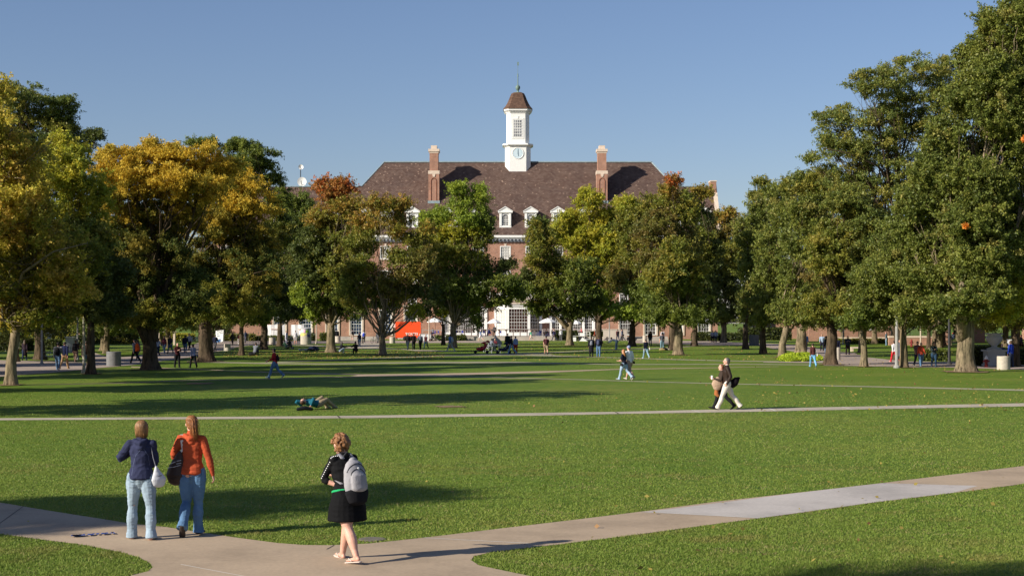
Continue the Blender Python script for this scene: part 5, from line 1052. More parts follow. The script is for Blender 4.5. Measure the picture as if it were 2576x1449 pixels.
# white purse
def purse(inf, side, kind):
    sj, el, w_, wv = inf['A'][0 if side < 0 else 1]; s = inf['s']
    if kind == 'white':
        c = V3((side*.235, -.03, inf['pel'].z-.015)); e = top_local(inf, c-V3((0, 0, .12)), 'handbag', 'white triangular handbag hanging at the right hip of the navy hoodie woman', 'handbag')
        T = MB(); T.tube([c+V3((.01*side, 0, -.10)), c+V3((.02*side, 0, -.03)), c+V3((-.005*side, 0, .07)), c+V3((-.02*side, 0, .16))], [(.105, .05), (.12, .055), (.062, .035), (.014, .014)], 16, side=(.8, .6, 0))
        me = remesh(T, .009, 2, .003, 2); me.materials.append(mat('white_leather', (.62, .62, .66), .5, .08, 5)); me.transform(Matrix.Translation(-ORG[e.name])); link('sack', me, e)
        T = MB(); T.tube([c+V3((-.03*side, .06, .02)), c+V3((.06*side, -.052, .035))], [.003, .003], 4); T.tube([c+V3((-.02*side, -.045, .005)), c+V3((.07*side, -.045, .03))], [.004, .004], 5); T.build('zip', DARKM, e)
        T = MB(); T.tube([c+V3((-.02*side, 0, .15)), c+V3((-.055*side, -.02, .28)), sj+V3((-.01*side, -.05, -.02)), sj+V3((-.03*side, -.01, .062)), sj+V3((-.03*side, .06, -.02))], [(.012, .006)]*5, 6, side=X_); T.build('strap', mat('strap_grey', (.28, .28, .33), .6), e)
X_ = V3((0, 1, 0)); purse(a, 1, 'white')
b2 = person('woman in burnt orange hoodie with long ponytail and blue jeans walking away', 483, 1347, -3, 'walk', 1.72, 'f', ('hoodie', (.42, .075, .030), 'long'), ('jeans', JB, .030), ('pony', (.22, .09, .032)), (.05, .035, .03), 0, vox=.0085,
    over=dict(th=(-4, 4), kn=(34, 2), arms=((2, 26, 95, 30), (-4, 20, 10, -4)), lean=2, hy=30, spread=(-3, -1), foot=(-52, 0), curl=(60, 40), tilt=-1))
for sd in (-1, 1):
    cx, cz = sd*.066*s, b2['pel'].z-.012*s
    patch(b2, b2['bot'], strip([(cx-.045, cz+.05), (cx-.047, cz-.03), (cx, cz-.055), (cx+.047, cz-.03), (cx+.045, cz+.05), (cx-.045, cz+.05)], .007), m_cloth((.05, .09, .17), 'denim'), 'pocket')
patch(b2, b2['bot'], strip([(0, b2['pel'].z+.05), (0, b2['pel'].z-.12)], .007), m_cloth((.05, .09, .17), 'denim'), 'seam')
patch(b2, b2['top'], strip([(-.15, b2['pel'].z+.03), (.15, b2['pel'].z+.03)], .006)+strip([(.10, zt-.05), (.13, zt-.2)], .005), m_cloth((.30, .05, .02)), 'seam')
T = MB(); T.ell(b2['hc']-b2['hf']*.066*s+b2['hu']*.034*s, (b2['hr'], b2['hf'], b2['hu']), (.014, .014, .022), 8); T.build('hair_tie', mat('hair_tie', (.6, .5, .35), .6), b2['root'], local=True)
c = V3((-.205, -.05, b2['pel'].z+.015)); e = top_local(b2, c-V3((0, 0, .2)), 'handbag', 'big dark brown handbag with pale strap at the left side of the orange hoodie woman', 'handbag')
T = MB(); T.tube([c+V3((-.02, 0, -.17)), c+V3((-.02, 0, -.08)), c+V3((.0, 0, .06)), c+V3((.035, 0, .20)), c+V3((.05, 0, .27))], [(.115, .06), (.155, .075), (.12, .06), (.065, .04), (.03, .025)], 18, side=(1, -.15, 0))
me = remesh(T, .010, 2, .006, 9); me.materials.append(mat('brown_leather', (.040, .022, .018), .45, .25, 6)); me.transform(Matrix.Translation(-ORG[e.name])); link('sack', me, e)
T = MB(); T.tube([c+V3((-.13, -.055, .04)), c+V3((-.03, -.085, .055)), c+V3((.06, -.06, .08))], [.004]*3, 5); T.tube([c+V3((-.08, -.05, .10)), c+V3((-.01, -.07, .13))], [.004]*2, 5); T.tube([c+V3((.01, -.07, .14)), c+V3((.07, -.06, .15))], [.004]*2, 5); T.tube([c+V3((.01, -.07, .10)), c+V3((.07, -.06, .11))], [.004]*2, 5); T.build('piping', mat('piping', (.55, .55, .6), .5), e)
sj = b2['A'][0][0]; T = MB(); T.tube([c+V3((.045, -.02, .25)), sj+V3((.050, -.068, -.14)), sj+V3((.035, -.062, -.01)), sj+V3((.015, -.02, .062)), sj+V3((.0, .055, .02))], [(.012, .006), (.024, .006), (.030, .006), (.030, .006), (.026, .006)], 8, side=X_.cross(V3((0, 0, 1)))); T.build('strap', mat('pale_strap', (.62, .58, .56), .6, .06), e)
c3 = person('curly haired woman in black t-shirt and knee length black skirt walking away in sandals', 874, 1411, 38, 'walk', 1.69, 'f', ('t_shirt', (.008, .008, .009), 'half'), ('skirt', (.006, .006, .007), .80), ('curly', (.22, .098, .036)), None, 0, vox=.0085,
    over=dict(th=(-19, 20), kn=(12, 5), arms=((24, 18, -88, 40), (20, 8, 80, 40)), lean=13, hy=2, hp=22, foot=(-8, 6), curl=(45, 40), wide=1.24, spread=(-1, -1), hem=.03))
# green shirt hem, sleeve dots
T = MB(); p_ = c3['pel']; T.tube([p_+c3['up']*.028*s, p_+c3['up']*.038*s], [(.095*s*1.24+.021, .068*s*1.24+.021), (.092*s*1.24+.020, .066*s*1.24+.020)], 24, side=(1, 0, 0), flat=(1, 1)); me = remesh(T, .009, 2); fin(me, 'undershirt', m_cloth((.02, .34, .12)), c3['root'])
sj, el, w_, wv = c3['A'][0]; T = MB()
bv = BVHTree.FromPolygons([v.co[:] for v in c3['top'].data.vertices], [tuple(p.vertices) for p in c3['top'].data.polygons])
for i in range(15):
    t = i/14; q = (c3['nb']+V3((-.05, -.02, 0))).lerp(sj, t/.35) if t < .35 else sj.lerp(el, (t-.35)/.65*.95)
    d = V3((-.75, -.45, .6 if t < .4 else .12)).normalized(); h = bv.ray_cast(q+d*.4, -d)
    if h[0]: T.ell(h[0], (V3((1, 0, 0)), V3((0, 1, 0)), V3((0, 0, 1))), (.0095,)*3, 6)
T.build('sleeve_trim', WHITE, c3['root'], local=True)
# grey backpack
nb, up, fw = c3['nb'], c3['up'], c3['fw']; cb_ = nb-up*.185*s-fw*.185+V3((.03, 0, 0)); e = top_local(c3, cb_-up*.26, 'backpack', 'grey backpack with black zips and base on the curly haired woman', 'backpack')
T = MB(); T.tube([cb_-up*.20, cb_-up*.08, cb_+up*.10, cb_+up*.20, cb_+up*.245], [(.155, .085), (.170, .105), (.155, .10), (.115, .08), (.06, .04)], 22, side=(1, 0, 0))
T.tube([cb_-fw*.085-up*.14, cb_-fw*.095+up*.02, cb_-fw*.075+up*.08], [(.115, .05), (.112, .045), (.07, .03)], 16, side=(1, 0, 0))
me = remesh(T, .010, 2, .003, 4); me.materials.append(m_cloth((.33, .32, .34))); me.transform(Matrix.Translation(-ORG[e.name])); sk_ = link('sack', me, e)
T = MB(); T.tube([cb_-up*.265, cb_-up*.175], [(.150, .088), (.172, .104)], 22, side=(1, 0, 0)); me = remesh(T, .010, 2); me.materials.append(m_cloth((.012, .012, .015))); me.transform(Matrix.Translation(-ORG[e.name])); link('base_panel', me, e)
bv = BVHTree.FromPolygons([(v.co+ORG[e.name])[:] for v in sk_.data.vertices], [tuple(p.vertices) for p in sk_.data.polygons])
for nm_, crv in (('zip', [(math.cos(t)*.108, .03+math.sin(t)*.085) for t in np.linspace(.05, math.pi-.05, 12)]), ('zip', [(math.cos(t)*.150, .03+math.sin(t)*.155) for t in np.linspace(.35, math.pi-.35, 14)]), ('zip', [(-.155, -.15), (-.165, -.02), (-.14, .12)])):
    P_ = []
    for (x, u) in crv:
        o_ = cb_+V3((x, 0, 0))+up*u-fw*.6; h = bv.ray_cast(o_, fw)
        if h[0]: P_.append(h[0]-fw*.003)
    if len(P_) > 2: T = MB(); T.tube(P_, [.0055]*len(P_), 5); T.build(nm_, DARKM, e)
h = bv.ray_cast(cb_+up*.115-fw*.6+V3((.01, 0, 0)), fw)
if h[0]: T = MB(); T.ell(h[0], (V3((1, 0, 0)), fw, up), (.018, .008, .024), 10); T.build('badge', WHITE, e)
for sd in (-1, 1):
    tp = nb+V3((sd*.075, 0, 0)); T = MB(); T.tube([tp-fw*.11-up*.03, tp-fw*.05+up*.035, tp+fw*.03+up*.028, tp+fw*.11-up*.06, tp+fw*.115-up*.18, tp+V3((sd*.06, 0, 0))-up*.30, tp+V3((sd*.05, 0, 0))-fw*.1-up*.36], [(.032, .011)]*7, 8, side=(1, 0, 0)); T.build('strap', m_cloth((.27, .26, .28)), e)
T = MB(); T.tube([nb-V3((.05, 0, 0))-fw*.10, nb-fw*.11+up*.05, nb+V3((.05, 0, 0))-fw*.10], [.012]*3, 6); T.build('handle', DARKM, e)
# --- older couple on the cross path
m1 = person('grey haired man in brown leather jacket and cream trousers striding left', 1830, 1031, 88, 'walk', 1.87, 'm', ('jacket', (.026, .014, .010), 'long', 'leather'), ('trousers', (.66, .60, .52), .022), ('short', (.10, .09, .085)), (.012, .012, .014), 0, over=dict(th=(24, -22), kn=(2, 16), arms=((-20, 12, 48, 14), (-20, 12, 48, 14)), lean=2, hp=-4))
T = MB(); T.tube([m1['nb']-m1['up']*.01*1.87, m1['nb']+m1['up']*.03*1.87], [(.040*1.87, .040*1.87), (.036*1.87, .037*1.87)], 14, side=(1, 0, 0)); T.build('collar', WHITE, m1['root'], smooth=True, local=True)
c = m1['pel']+V3((.06, -.26, .06)); e = top_local(m1, c-V3((0, 0, .18)), 'shoulder_bag', 'dark shoulder bag trailing behind the man in the leather jacket', 'bag')
T = MB(); T.tube([c+V3((0, .10, -.16)), c+V3((0, .02, -.06)), c+V3((0, -.08, .06)), c+V3((0, -.14, .10))], [(.08, .11), (.10, .15), (.08, .11), (.05, .05)], 14, side=(1, 0, 0)); me = remesh(T, .013, 2, .006, 8); me.materials.append(m_cloth((.012, .008, .012))); me.transform(Matrix.Translation(-ORG[e.name])); link('sack', me, e)
sj = m1['A'][1][0]; T = MB(); T.tube([c+V3((0, .05, .08)), sj+V3((.0, -.11, -.22)), sj+V3((-.03, -.05, .05)), sj+V3((-.03, .06, .02)), m1['pel']+V3((.14, .05, .25))], [(.02, .006)]*5, 6, side=(1, 0, 0)); T.build('strap', m_cloth((.16, .15, .16)), e)
m2 = person('woman in glasses carrying a white cup, half hidden by the leather jacket man', 1817, 1029.5, 90, 'walkr', 1.63, 'f', ('jacket', (.05, .035, .028), 'long'), ('trousers', (.015, .015, .018), .01), ('short', (.20, .08, .04)), (.01, .01, .01), 0, over=dict(arms=((14, 8, 96, 10), (14, 10, 96, 6)), lean=2))
w_ = m2['A'][0][2]; wv = m2['A'][0][3]; T = MB(); cc_ = w_+wv*.06+V3((-.0, .02, .01)); e = top_local(m2, cc_-V3((0, 0, .05)), 'paper_cup', 'white paper cup held by the woman beside the leather jacket man', 'cup')
T.lathe(cc_-V3((0, 0, .05)), [(.032, 0), (.042, .11), (.044, .115), (.044, .125), (.036, .13)], 16); T.build('cup', WHITE, e)
c = m2['pel']+V3((-.12, .20, .10)); e = top_local(m2, c-V3((0, 0, .2)), 'tote_bag', 'round tan bag hanging in front of the woman with the cup', 'bag')
T = MB(); T.tube([c+V3((0, 0, -.19)), c+V3((0, 0, -.05)), c+V3((0, -.02, .10)), c+V3((0, -.03, .19))], [(.07, .13), (.10, .20), (.08, .16), (.04, .07)], 14, side=(1, 0, 0)); me = remesh(T, .013, 2, .004, 8); me.materials.append(m_cloth((.40, .28, .20))); me.transform(Matrix.Translation(-ORG[e.name])); link('sack', me, e)
T = MB(); T.tube([c+V3((0, .02, -.2)), c+V3((0, .03, -.38)), c+V3((0, -.05, -.46))], [(.03, .06), (.03, .08), (.02, .05)], 8, side=(1, 0, 0)); T.build('scarf', m_cloth((.40, .14, .05)), e, smooth=True)
# --- young couple
person('woman with long auburn hair in navy t-shirt and light flared jeans walking away', 1570, 956, 52, 'walk', 1.64, 'f', ('t_shirt', (.016, .018, .035), 'short'), ('jeans', (.30, .40, .52), .03), ('long', (.36, .15, .05)), (.3, .3, .35), 0, over=dict(arms=((8, 16, 75, 30), (4, 10, 70, 40)), th=(20, -20)), bag=('shoulder', (.02, .018, .02), -1, 'small dark bag under the arm of the auburn haired woman', .7))
person('man in blue cap, white shirt and khaki shorts walking beside the auburn haired woman', 1583, 955.3, 42, 'walkr', 1.86, 'm', ('shirt', (.75, .75, .76), 'long'), ('shorts', (.36, .26, .19)), ('cap', (.20, .24, .38)), (.45, .40, .36), 0, over=dict(arms=((6, 12, 40, 20), (-10, 12, 30, 10))), bag=('shoulder', (.025, .022, .02), 1, 'black slung bag at the hip of the man in the blue cap', .6))
# --- red shirt walker, man lying
r_ = person('woman in red top and blue flared jeans walking left across the shaded lawn', 691, 952, 82, 'walk', 1.68, 'f', ('shirt', (.42, .025, .030), 'long'), ('jeans', (.11, .20, .33), .028), ('short', (.02, .013, .01)), (.4, .42, .5), 0, over=dict(arms=((16, 8, 50, 0), (20, 8, 50, 0)), th=(24, -22)), bag=('backpack', (.03, .012, .02), 1, 'small dark backpack on the woman in the red top', .75))
T = MB(); 
for k, (z0, z1) in enumerate(((-.02, .03), (-.07, -.04))):
    pass
person('man lying on the grass in teal jacket and khaki trousers shading his face', 797, 1029, -38, 'lie', 1.72, 'm', ('jacket', (.015, .11, .16), 'long'), ('trousers', (.34, .26, .16), .012), ('short', (.07, .03, .02)), (.3, .27, .2), 0, over=dict(th=(122, 112), kn=(84, 58), arms=((-100, 30, 150, 30), (-150, 50, 130, 30)), lean=-82))
b_ = MB(); p = G(770, 1035); b_.tube([p+V3((-.28, .0, .08)), p+V3((-.05, .05, .12)), p+V3((.18, .1, .08))], [(.06, .06), (.08, .08), (.06, .06)], 10); o = fin(remesh(b_, .015, 2), 'backpack', m_cloth((.01, .012, .016)), None); o.location = (0, 0, 0); tag(o, 'black backpack on the grass under the teal jacket man', 'backpack')
# --- everyone further away
BK = (.012, .012, .015); DKB = (.02, .028, .06); JN = (.10, .17, .28); WH = (.7, .7, .72); GR = (.22, .23, .26)
crowd = [
 ('man in pale jacket and black trousers just right of the leftmost trunk', 41, 905, 20, 'walk', 'm', ('jacket', (.5, .5, .5)), ('trousers', BK), 'short', BK, None),
 ('dark dressed walker on the shaded far path left of the tall pole', 62, 907, 10, 'walkr', 'f', ('coat', (.03, .02, .03)), ('jeans', DKB), 'long', BK, None),
 ('man in grey shirt with black backpack, jeans and white shoes on the left plaza', 146, 931, 5, 'walk', 'm', ('shirt', (.28, .28, .29)), ('jeans', JN), 'short', WH, ('backpack', BK, 1, 'black backpack on the man in the grey shirt', .95)),
 ('man in navy jacket and tan trousers walking next to the grey shirt man', 162, 928, -8, 'walkr', 'm', ('jacket', (.012, .016, .05)), ('trousers', (.33, .21, .11)), 'short', (.2, .12, .08), None),
 ('walker with dark backpack and brown trousers in shade near the pole', 190, 911, 0, 'walk', 'f', ('jacket', (.05, .03, .03)), ('trousers', (.14, .09, .07)), 'short', BK, ('backpack', BK, 1, 'dark backpack on the walker in brown trousers', 1.0)),
 ('distant person in white shirt beside the hedge on the left', 200, 873, 60, 'stand', 'm', ('shirt', (.5, .52, .6)), ('trousers', BK), 'short', BK, None),
 ('person in dark brown jacket and jeans by the slim dark trunk', 216.5, 927, 15, 'stand', 'm', ('jacket', (.04, .025, .02)), ('jeans', (.05, .10, .17)), 'short', BK, None),
 ('walker in black trousers with bright orange red backpack striding left', 340, 914, 60, 'walk', 'm', ('shirt', (.25, .25, .27)), ('trousers', BK), 'short', (.5, .4, .4), ('backpack', (.65, .10, .02), 1, 'bright orange red backpack on the striding walker', 1.15)),
 ('companion in grey behind the orange backpack walker', 346, 907, 50, 'walkr', 'f', ('jacket', (.10, .10, .12)), ('jeans', (.09, .11, .14)), 'short', BK, None),
 ('person in light blue top just right of the forked trunk', 398, 895, -30, 'walk', 'f', ('shirt', (.25, .30, .38)), ('jeans', DKB), 'long', BK, None),
 ('person in dull red top and jeans with grey jacket on the left plaza', 413, 890, 170, 'walk', 'f', ('jacket', (.12, .03, .05)), ('jeans', (.12, .2, .3)), 'long', BK, None),
 ('person in dark jacket and jeans next to the dull red top', 428, 889, 170, 'walkr', 'm', ('jacket', (.02, .025, .035)), ('jeans', (.08, .13, .2)), 'short', BK, None),
 ('woman with long black hair, dark coat and red sash reading as she walks', 446, 925, -150, 'carry', 'f', ('jacket', (.05, .012, .015)), ('trousers', BK), 'long', BK, None),
 ('man in dark jacket and blue jeans walking away down the plaza', 466, 888, 5, 'walk', 'm', ('jacket', (.015, .018, .04)), ('jeans', (.08, .15, .26)), 'short', BK, None),
 ('person in white striped shirt and dark trousers beyond the jeans walker', 476.5, 881, 160, 'walk', 'm', ('shirt', (.35, .37, .45)), ('trousers', BK), 'short', BK, None),
 ('woman in lavender grey top with bag and black trousers left of the thick trunk', 486, 925.5, 30, 'walk', 'f', ('shirt', (.30, .30, .42)), ('trousers', BK), 'short', BK, ('shoulder', (.05, .05, .08), 1, 'grey bag of the woman in the lavender grey top', .9)),
 ('man in navy jacket and grey trousers by the poster board', 541, 884, -20, 'walk', 'm', ('jacket', (.012, .014, .03)), ('trousers', (.07, .07, .075)), 'short', BK, None),
 ('person in black top with yellow bag crossing the plaza', 585, 869, 170, 'walk', 'f', ('jacket', (.02, .018, .016)), ('trousers', (.03, .02, .03)), 'long', BK, ('shoulder', (.35, .27, .04), 1, 'yellow bag of the plaza crossing person', .8)),
 ('walker with red bag half hidden by the slim trunk', 602, 870, 10, 'walkr', 'f', ('shirt', (.2, .12, .1)), ('trousers', (.5, .45, .42)), 'short', BK, ('backpack', (.35, .04, .04), 1, 'red bag on the walker behind the slim trunk', .8)),
 ('person in navy hooded top walking away right of the slim trunk', 617, 863, -10, 'walk', 'm', ('hoodie', DKB), ('trousers', (.06, .06, .08)), 'short', BK, None),
 ('person in grey sweater sitting alone on the lawn with back turned', 641.5, 895, -20, 'ground', 'm', ('sweater', (.16, .17, .20)), ('trousers', (.04, .04, .05)), 'short', BK, None),
 ('woman in all white standing before the white banners', 720, 863, 250, 'stand', 'f', ('shirt', WH), ('trousers', (.6, .6, .66)), 'bun', WH, None),
 ('man in white shirt and pale shorts left of the poster column', 743, 865.5, 20, 'stand', 'm', ('shirt', WH), ('shorts', (.55, .53, .52)), 'short', (.3, .15, .1), None),
 ('person in mint green top sitting on the lawn left of the poster column', 719, 878.5, -80, 'groundlong', 'f', ('shirt', (.35, .68, .38)), ('jeans', (.3, .3, .28)), 'short', BK, None),
 ('person in dark olive jacket sitting facing the mint green top', 732, 878.5, 70, 'ground', 'm', ('jacket', (.06, .055, .045)), ('trousers', (.12, .11, .09)), 'short', BK, None),
 ('person in white trousers lying flat on the lawn left of the pale trunk', 773, 884, 75, 'lie', 'f', ('shirt', (.05, .05, .08)), ('trousers', (.55, .56, .45)), 'long', WH, None),
 ('person in black standing behind the concrete bin left of the hall door', 848, 860, 10, 'stand', 'm', ('jacket', BK), ('trousers', BK), 'short', BK, None),
 ('person in black vest, white sleeves and tan shorts near the hall steps', 886, 857.5, 10, 'stand', 'm', ('shirt', (.3, .28, .27)), ('shorts', (.42, .33, .25)), 'short', (.3, .2, .15), ('backpack', BK, 1, 'black backpack of the person in tan shorts', .9)),
 ('woman in dark navy top and jeans walking toward the camera on the small path', 904, 872, 178, 'walk', 'f', ('hoodie', (.012, .016, .04)), ('jeans', (.12, .19, .28)), 'long', (.3, .3, .35), None),
 ('person in white hooded top with royal blue backpack and black trousers', 915, 864.5, 5, 'walk', 'm', ('hoodie', (.65, .63, .66)), ('trousers', BK), 'short', WH, ('backpack', (.03, .06, .45), 1, 'royal blue backpack on the white hooded top', .95)),
 ('person in black hood sitting beneath the pale trunk with knees up', 856, 889, -60, 'ground', 'f', ('hoodie', BK), ('jeans', (.3, .36, .45)), 'long', BK, None),
 ('person in dark top sitting between the pale trunk and the forked tree', 896, 890, 30, 'ground', 'm', ('shirt', (.03, .018, .02)), ('trousers', BK), 'short', BK, None),
 ('grey dressed cyclist walking behind the forked tree', 951, 863, -20, 'walk', 'm', ('jacket', (.09, .09, .10)), ('trousers', (.08, .08, .09)), 'short', BK, None),
 ('man in black blazer and white shirt, leftmost of the four strolling abreast', 1025.5, 880, 165, 'walk', 'm', ('jacket', (.018, .014, .016)), ('trousers', (.02, .03, .045)), 'short', BK, None),
 ('tall man in long black coat, second of the four strolling abreast', 1040.5, 880, 10, 'walkr', 'm', ('jacket', (.012, .008, .010)), ('trousers', BK), 'short', BK, None),
 ('white haired walker in slate top with pale sweater tied round the waist', 1057.3, 879.6, 170, 'walk', 'm', ('shirt', (.10, .11, .15)), ('trousers', (.012, .012, .012)), 'white', BK, None),
 ('person in maroon top and dark jeans, rightmost of the four strolling abreast', 1071.4, 877.5, 160, 'walkr', 'f', ('shirt', (.06, .015, .02)), ('jeans', (.02, .05, .08)), 'short', BK, None),
 ('person in black and green leaning on the white ticket table', 1066, 852, 190, 'stand', 'm', ('jacket', (.012, .014, .018)), ('trousers', BK), 'short', BK, None),
 ('person in bright red top at the white ticket table', 1075, 853, 150, 'stand', 'f', ('shirt', (.6, .05, .05)), ('trousers', BK), 'long', BK, None),
 ('person in black sitting on the lawn edge with pale trousers stretched out', 1090, 858.5, -75, 'groundlong', 'm', ('jacket', BK), ('trousers', (.38, .35, .28)), 'short', BK, None),
 ('person in black and white striped top squatting by the low wall', 1118, 859, 170, 'ground', 'm', ('sweater', (.33, .32, .30)), ('trousers', (.5, .45, .35)), 'short', WH, None),
 ('walker in blue jacket with pale backpack by the bright green tree trunk', 1133, 884, 60, 'walk', 'm', ('jacket', (.05, .16, .42)), ('jeans', (.42, .45, .42)), 'short', (.6, .6, .6), ('backpack', (.42, .46, .52), 1, 'pale backpack on the walker in the blue jacket', 1.05)),
 ('man in white hat, light blue shirt and white shorts before the terrace', 1209.5, 857.6, 60, 'walk', 'm', ('shirt', (.25, .38, .62)), ('shorts', WH), 'hat', (.5, .35, .25), None),
 ('woman in green top and cream skirt hurrying left before the terrace', 1336, 857, 85, 'walk', 'f', ('shirt', (.06, .32, .18)), ('skirt', (.62, .58, .5)), 'blond', (.5, .35, .25), ('shoulder', (.10, .09, .08), 1, 'dark bag of the woman in the cream skirt', 1.1)),
 ('person in black top standing before the terrace railing', 1374, 857, -40, 'carry', 'm', ('t_shirt', BK), ('jeans', (.03, .03, .06)), 'short', BK, None),
 ('person in navy with large backpack walking left before the terrace', 1394, 857, 70, 'walk', 'm', ('jacket', (.03, .03, .08)), ('trousers', (.03, .03, .06)), 'short', BK, ('backpack', (.04, .035, .06), 1, 'large dark backpack of the navy walker by the terrace', 1.1)),
 ('person in white shirt and grey trousers right of the navy backpack walker', 1411, 857, 20, 'stand', 'm', ('shirt', WH), ('trousers', (.13, .13, .13)), 'short', BK, None),
 ('person in dark maroon shirt and khaki shorts walking away on the lawn', 1374, 892, 0, 'walk', 'm', ('t_shirt', (.07, .018, .022), 'short'), ('shorts', (.26, .20, .13)), 'short', (.05, .03, .02), ('backpack', (.06, .02, .025), 1, 'maroon backpack of the khaki shorts walker', .95)),
 ('person in grey sitting between the red stroller and the white table', 1234, 886, -60, 'sit', 'm', ('hoodie', (.17, .19, .23)), ('jeans', (.2, .22, .26)), 'short', GR, None),
 ('person in dark red leaning over the white table with the strollers', 1247, 885, 160, 'sit', 'f', ('shirt', (.10, .02, .025)), ('trousers', BK), 'short', BK, None),
 ('person in dark green black jacket behind the navy stroller', 1277, 882, 20, 'stand', 'm', ('jacket', (.012, .02, .02)), ('trousers', BK), 'short', BK, None),
 ('person in black jacket and blue jeans in the stroller group', 1287, 891.5, 70, 'walk', 'm', ('jacket', (.012, .014, .022)), ('jeans', (.12, .25, .42)), 'short', (.3, .3, .3), None),
 ('person in pale blue jacket and rust red trousers in the stroller group', 1297, 890, 10, 'stand', 'f', ('jacket', (.22, .30, .48)), ('trousers', (.30, .035, .025)), 'short', (.2, .05, .04), None),
 ('person in long black coat with grey backpack standing on the lawn', 1487.5, 897.5, 0, 'stand', 'm', ('coat', (.012, .012, .016)), ('trousers', BK), 'short', BK, ('backpack', (.20, .21, .25), 1, 'grey backpack on the long black coat', .8)),
 ('person in navy jacket and jeans with backpack beside the long black coat', 1505.6, 897.5, -10, 'stand', 'm', ('jacket', (.02, .02, .035)), ('jeans', (.10, .18, .30)), 'short', BK, ('backpack', (.07, .08, .14), 1, 'slate backpack beside the long black coat', .85)),
 ('person in rust red top behind the dark trunk of the yellow green tree', 1497, 857, 60, 'walk', 'f', ('shirt', (.22, .04, .02)), ('trousers', (.02, .015, .02)), 'long', BK, None),
 ('walker in dark red shirt with black backpack at the terrace corner', 1554, 857, 10, 'walk', 'm', ('shirt', (.10, .015, .02)), ('trousers', (.02, .02, .045)), 'short', BK, ('backpack', BK, 1, 'black backpack of the dark red shirt walker', 1.0)),
 ('walker in grey suit carrying a bag beside the dark red shirt', 1565.5, 857.5, 60, 'walk', 'm', ('jacket', (.10, .11, .16)), ('trousers', (.04, .05, .07)), 'short', BK, ('shoulder', (.03, .03, .04), 1, 'black bag of the walker in the grey suit', .9)),
 ('person in white shirt and pale jeans bending far over on the lawn', 1552, 879.5, 75, 'bend', 'm', ('shirt', WH), ('jeans', (.28, .36, .46)), 'short', (.5, .5, .5), None),
 ('woman in navy top and light flared jeans walking away on the right lawn', 1625, 902, 20, 'walk', 'f', ('shirt', (.012, .014, .03)), ('jeans', (.22, .34, .42)), 'bun', (.5, .5, .5), ('shoulder', (.6, .56, .5), 1, 'cream bag of the woman in light flared jeans', .9)),
 ('person in black jacket and jeans beside the pale bin in the shade', 1635.6, 869, 10, 'stand', 'm', ('jacket', (.02, .018, .02)), ('jeans', (.05, .09, .14)), 'long', BK, None),
 ('person in grey t-shirt and jeans standing over bags by the curved trunk', 1665.6, 881.3, 20, 'stand', 'm', ('t_shirt', (.10, .10, .12), 'short'), ('jeans', (.16, .25, .30)), 'short', (.1, .1, .1), None),
 ('person in white top with large dark backpack behind the grey t-shirt', 1667, 861, -20, 'walk', 'm', ('shirt', WH), ('trousers', DKB), 'short', BK, ('backpack', (.015, .02, .035), 1, 'large dark backpack behind the grey t-shirt person', 1.1)),
 ('person in pale grey shirt and black trousers by the clipped hedge, on the left', 1792.5, 862, 170, 'walk', 'm', ('shirt', (.32, .33, .38)), ('trousers', BK), 'short', BK, None),
 ('person in pale blue shirt and navy trousers by the clipped hedge, on the right', 1800.5, 862, 175, 'walkr', 'm', ('shirt', (.38, .45, .55)), ('trousers', DKB), 'short', BK, None),
 ('woman in brown top and bright blue jeans walking away at the flower bed', 2045, 923.3, 5, 'walk', 'f', ('shirt', (.085, .028, .028)), ('jeans', (.16, .38, .62)), 'bun', (.2, .3, .45), ('shoulder', (.62, .58, .58), 1, 'white bag of the woman in bright blue jeans', .75)),
 ('person in dark blue behind the thick pale trunk', 2027, 881, 170, 'stand', 'm', ('jacket', (.015, .03, .07)), ('trousers', BK), 'short', BK, None),
 ('man in light blue shirt with dark cross strap on the right plaza', 2068, 883, 170, 'walk', 'm', ('shirt', (.30, .38, .50)), ('trousers', (.015, .015, .03)), 'short', BK, None),
 ('person in black jacket and blue jeans leaning left of the rugged trunk', 2078.5, 897, 60, 'stand', 'm', ('jacket', BK), ('jeans', (.08, .15, .27)), 'short', BK, None),
 ('person in black jacket right of the rugged trunk beside the grey bin', 2105, 903, 170, 'stand', 'm', ('jacket', (.012, .013, .03)), ('trousers', BK), 'short', BK, None),
 ('person in dark jacket holding a white sheet of paper on the right plaza', 2132.7, 892.5, 175, 'carry', 'm', ('jacket', (.02, .03, .05)), ('trousers', (.025, .015, .02)), 'short', BK, None),
 ('person in pale jeans seen between trunks by the far lawn strip', 2229.7, 869, 70, 'stand', 'f', ('jacket', (.08, .12, .15)), ('jeans', (.22, .33, .45)), 'long', BK, None),
 ('person in white top and crimson trousers left of the grey pole', 2249.5, 911, 20, 'walk', 'f', ('jacket', (.68, .66, .68)), ('trousers', (.55, .02, .04)), 'short', (.6, .3, .3), None),
 ('person in grey coat between the grey pole and the oak trunk', 2263, 909, 170, 'stand', 'f', ('coat', (.12, .12, .14)), ('trousers', BK), 'long', BK, None),
 ('young man in black and pink shirt walking toward the camera on the right plaza', 2308, 921.7, 180, 'walk', 'm', ('t_shirt', (.16, .08, .10), 'short'), ('jeans', (.02, .025, .045)), 'short', (.3, .3, .3), None),
 ('person in orange red hooded top and blue jeans on the right plaza', 2317, 922.6, 182, 'walkr', 'f', ('hoodie', (.40, .06, .03)), ('jeans', (.08, .16, .27)), 'short', (.2, .2, .2), None),
 ('woman in dark teal jacket and dark jeans walking toward the camera', 2349.4, 922.6, 178, 'carry', 'f', ('jacket', (.025, .035, .04)), ('jeans', (.025, .055, .10)), 'bun', BK, None),
 ('man in bright royal blue jacket standing behind the round concrete bin', 2543.4, 924, 40, 'stand', 'm', ('jacket', (.015, .04, .30)), ('trousers', (.03, .04, .08)), 'short', (.03, .01, .01), None),
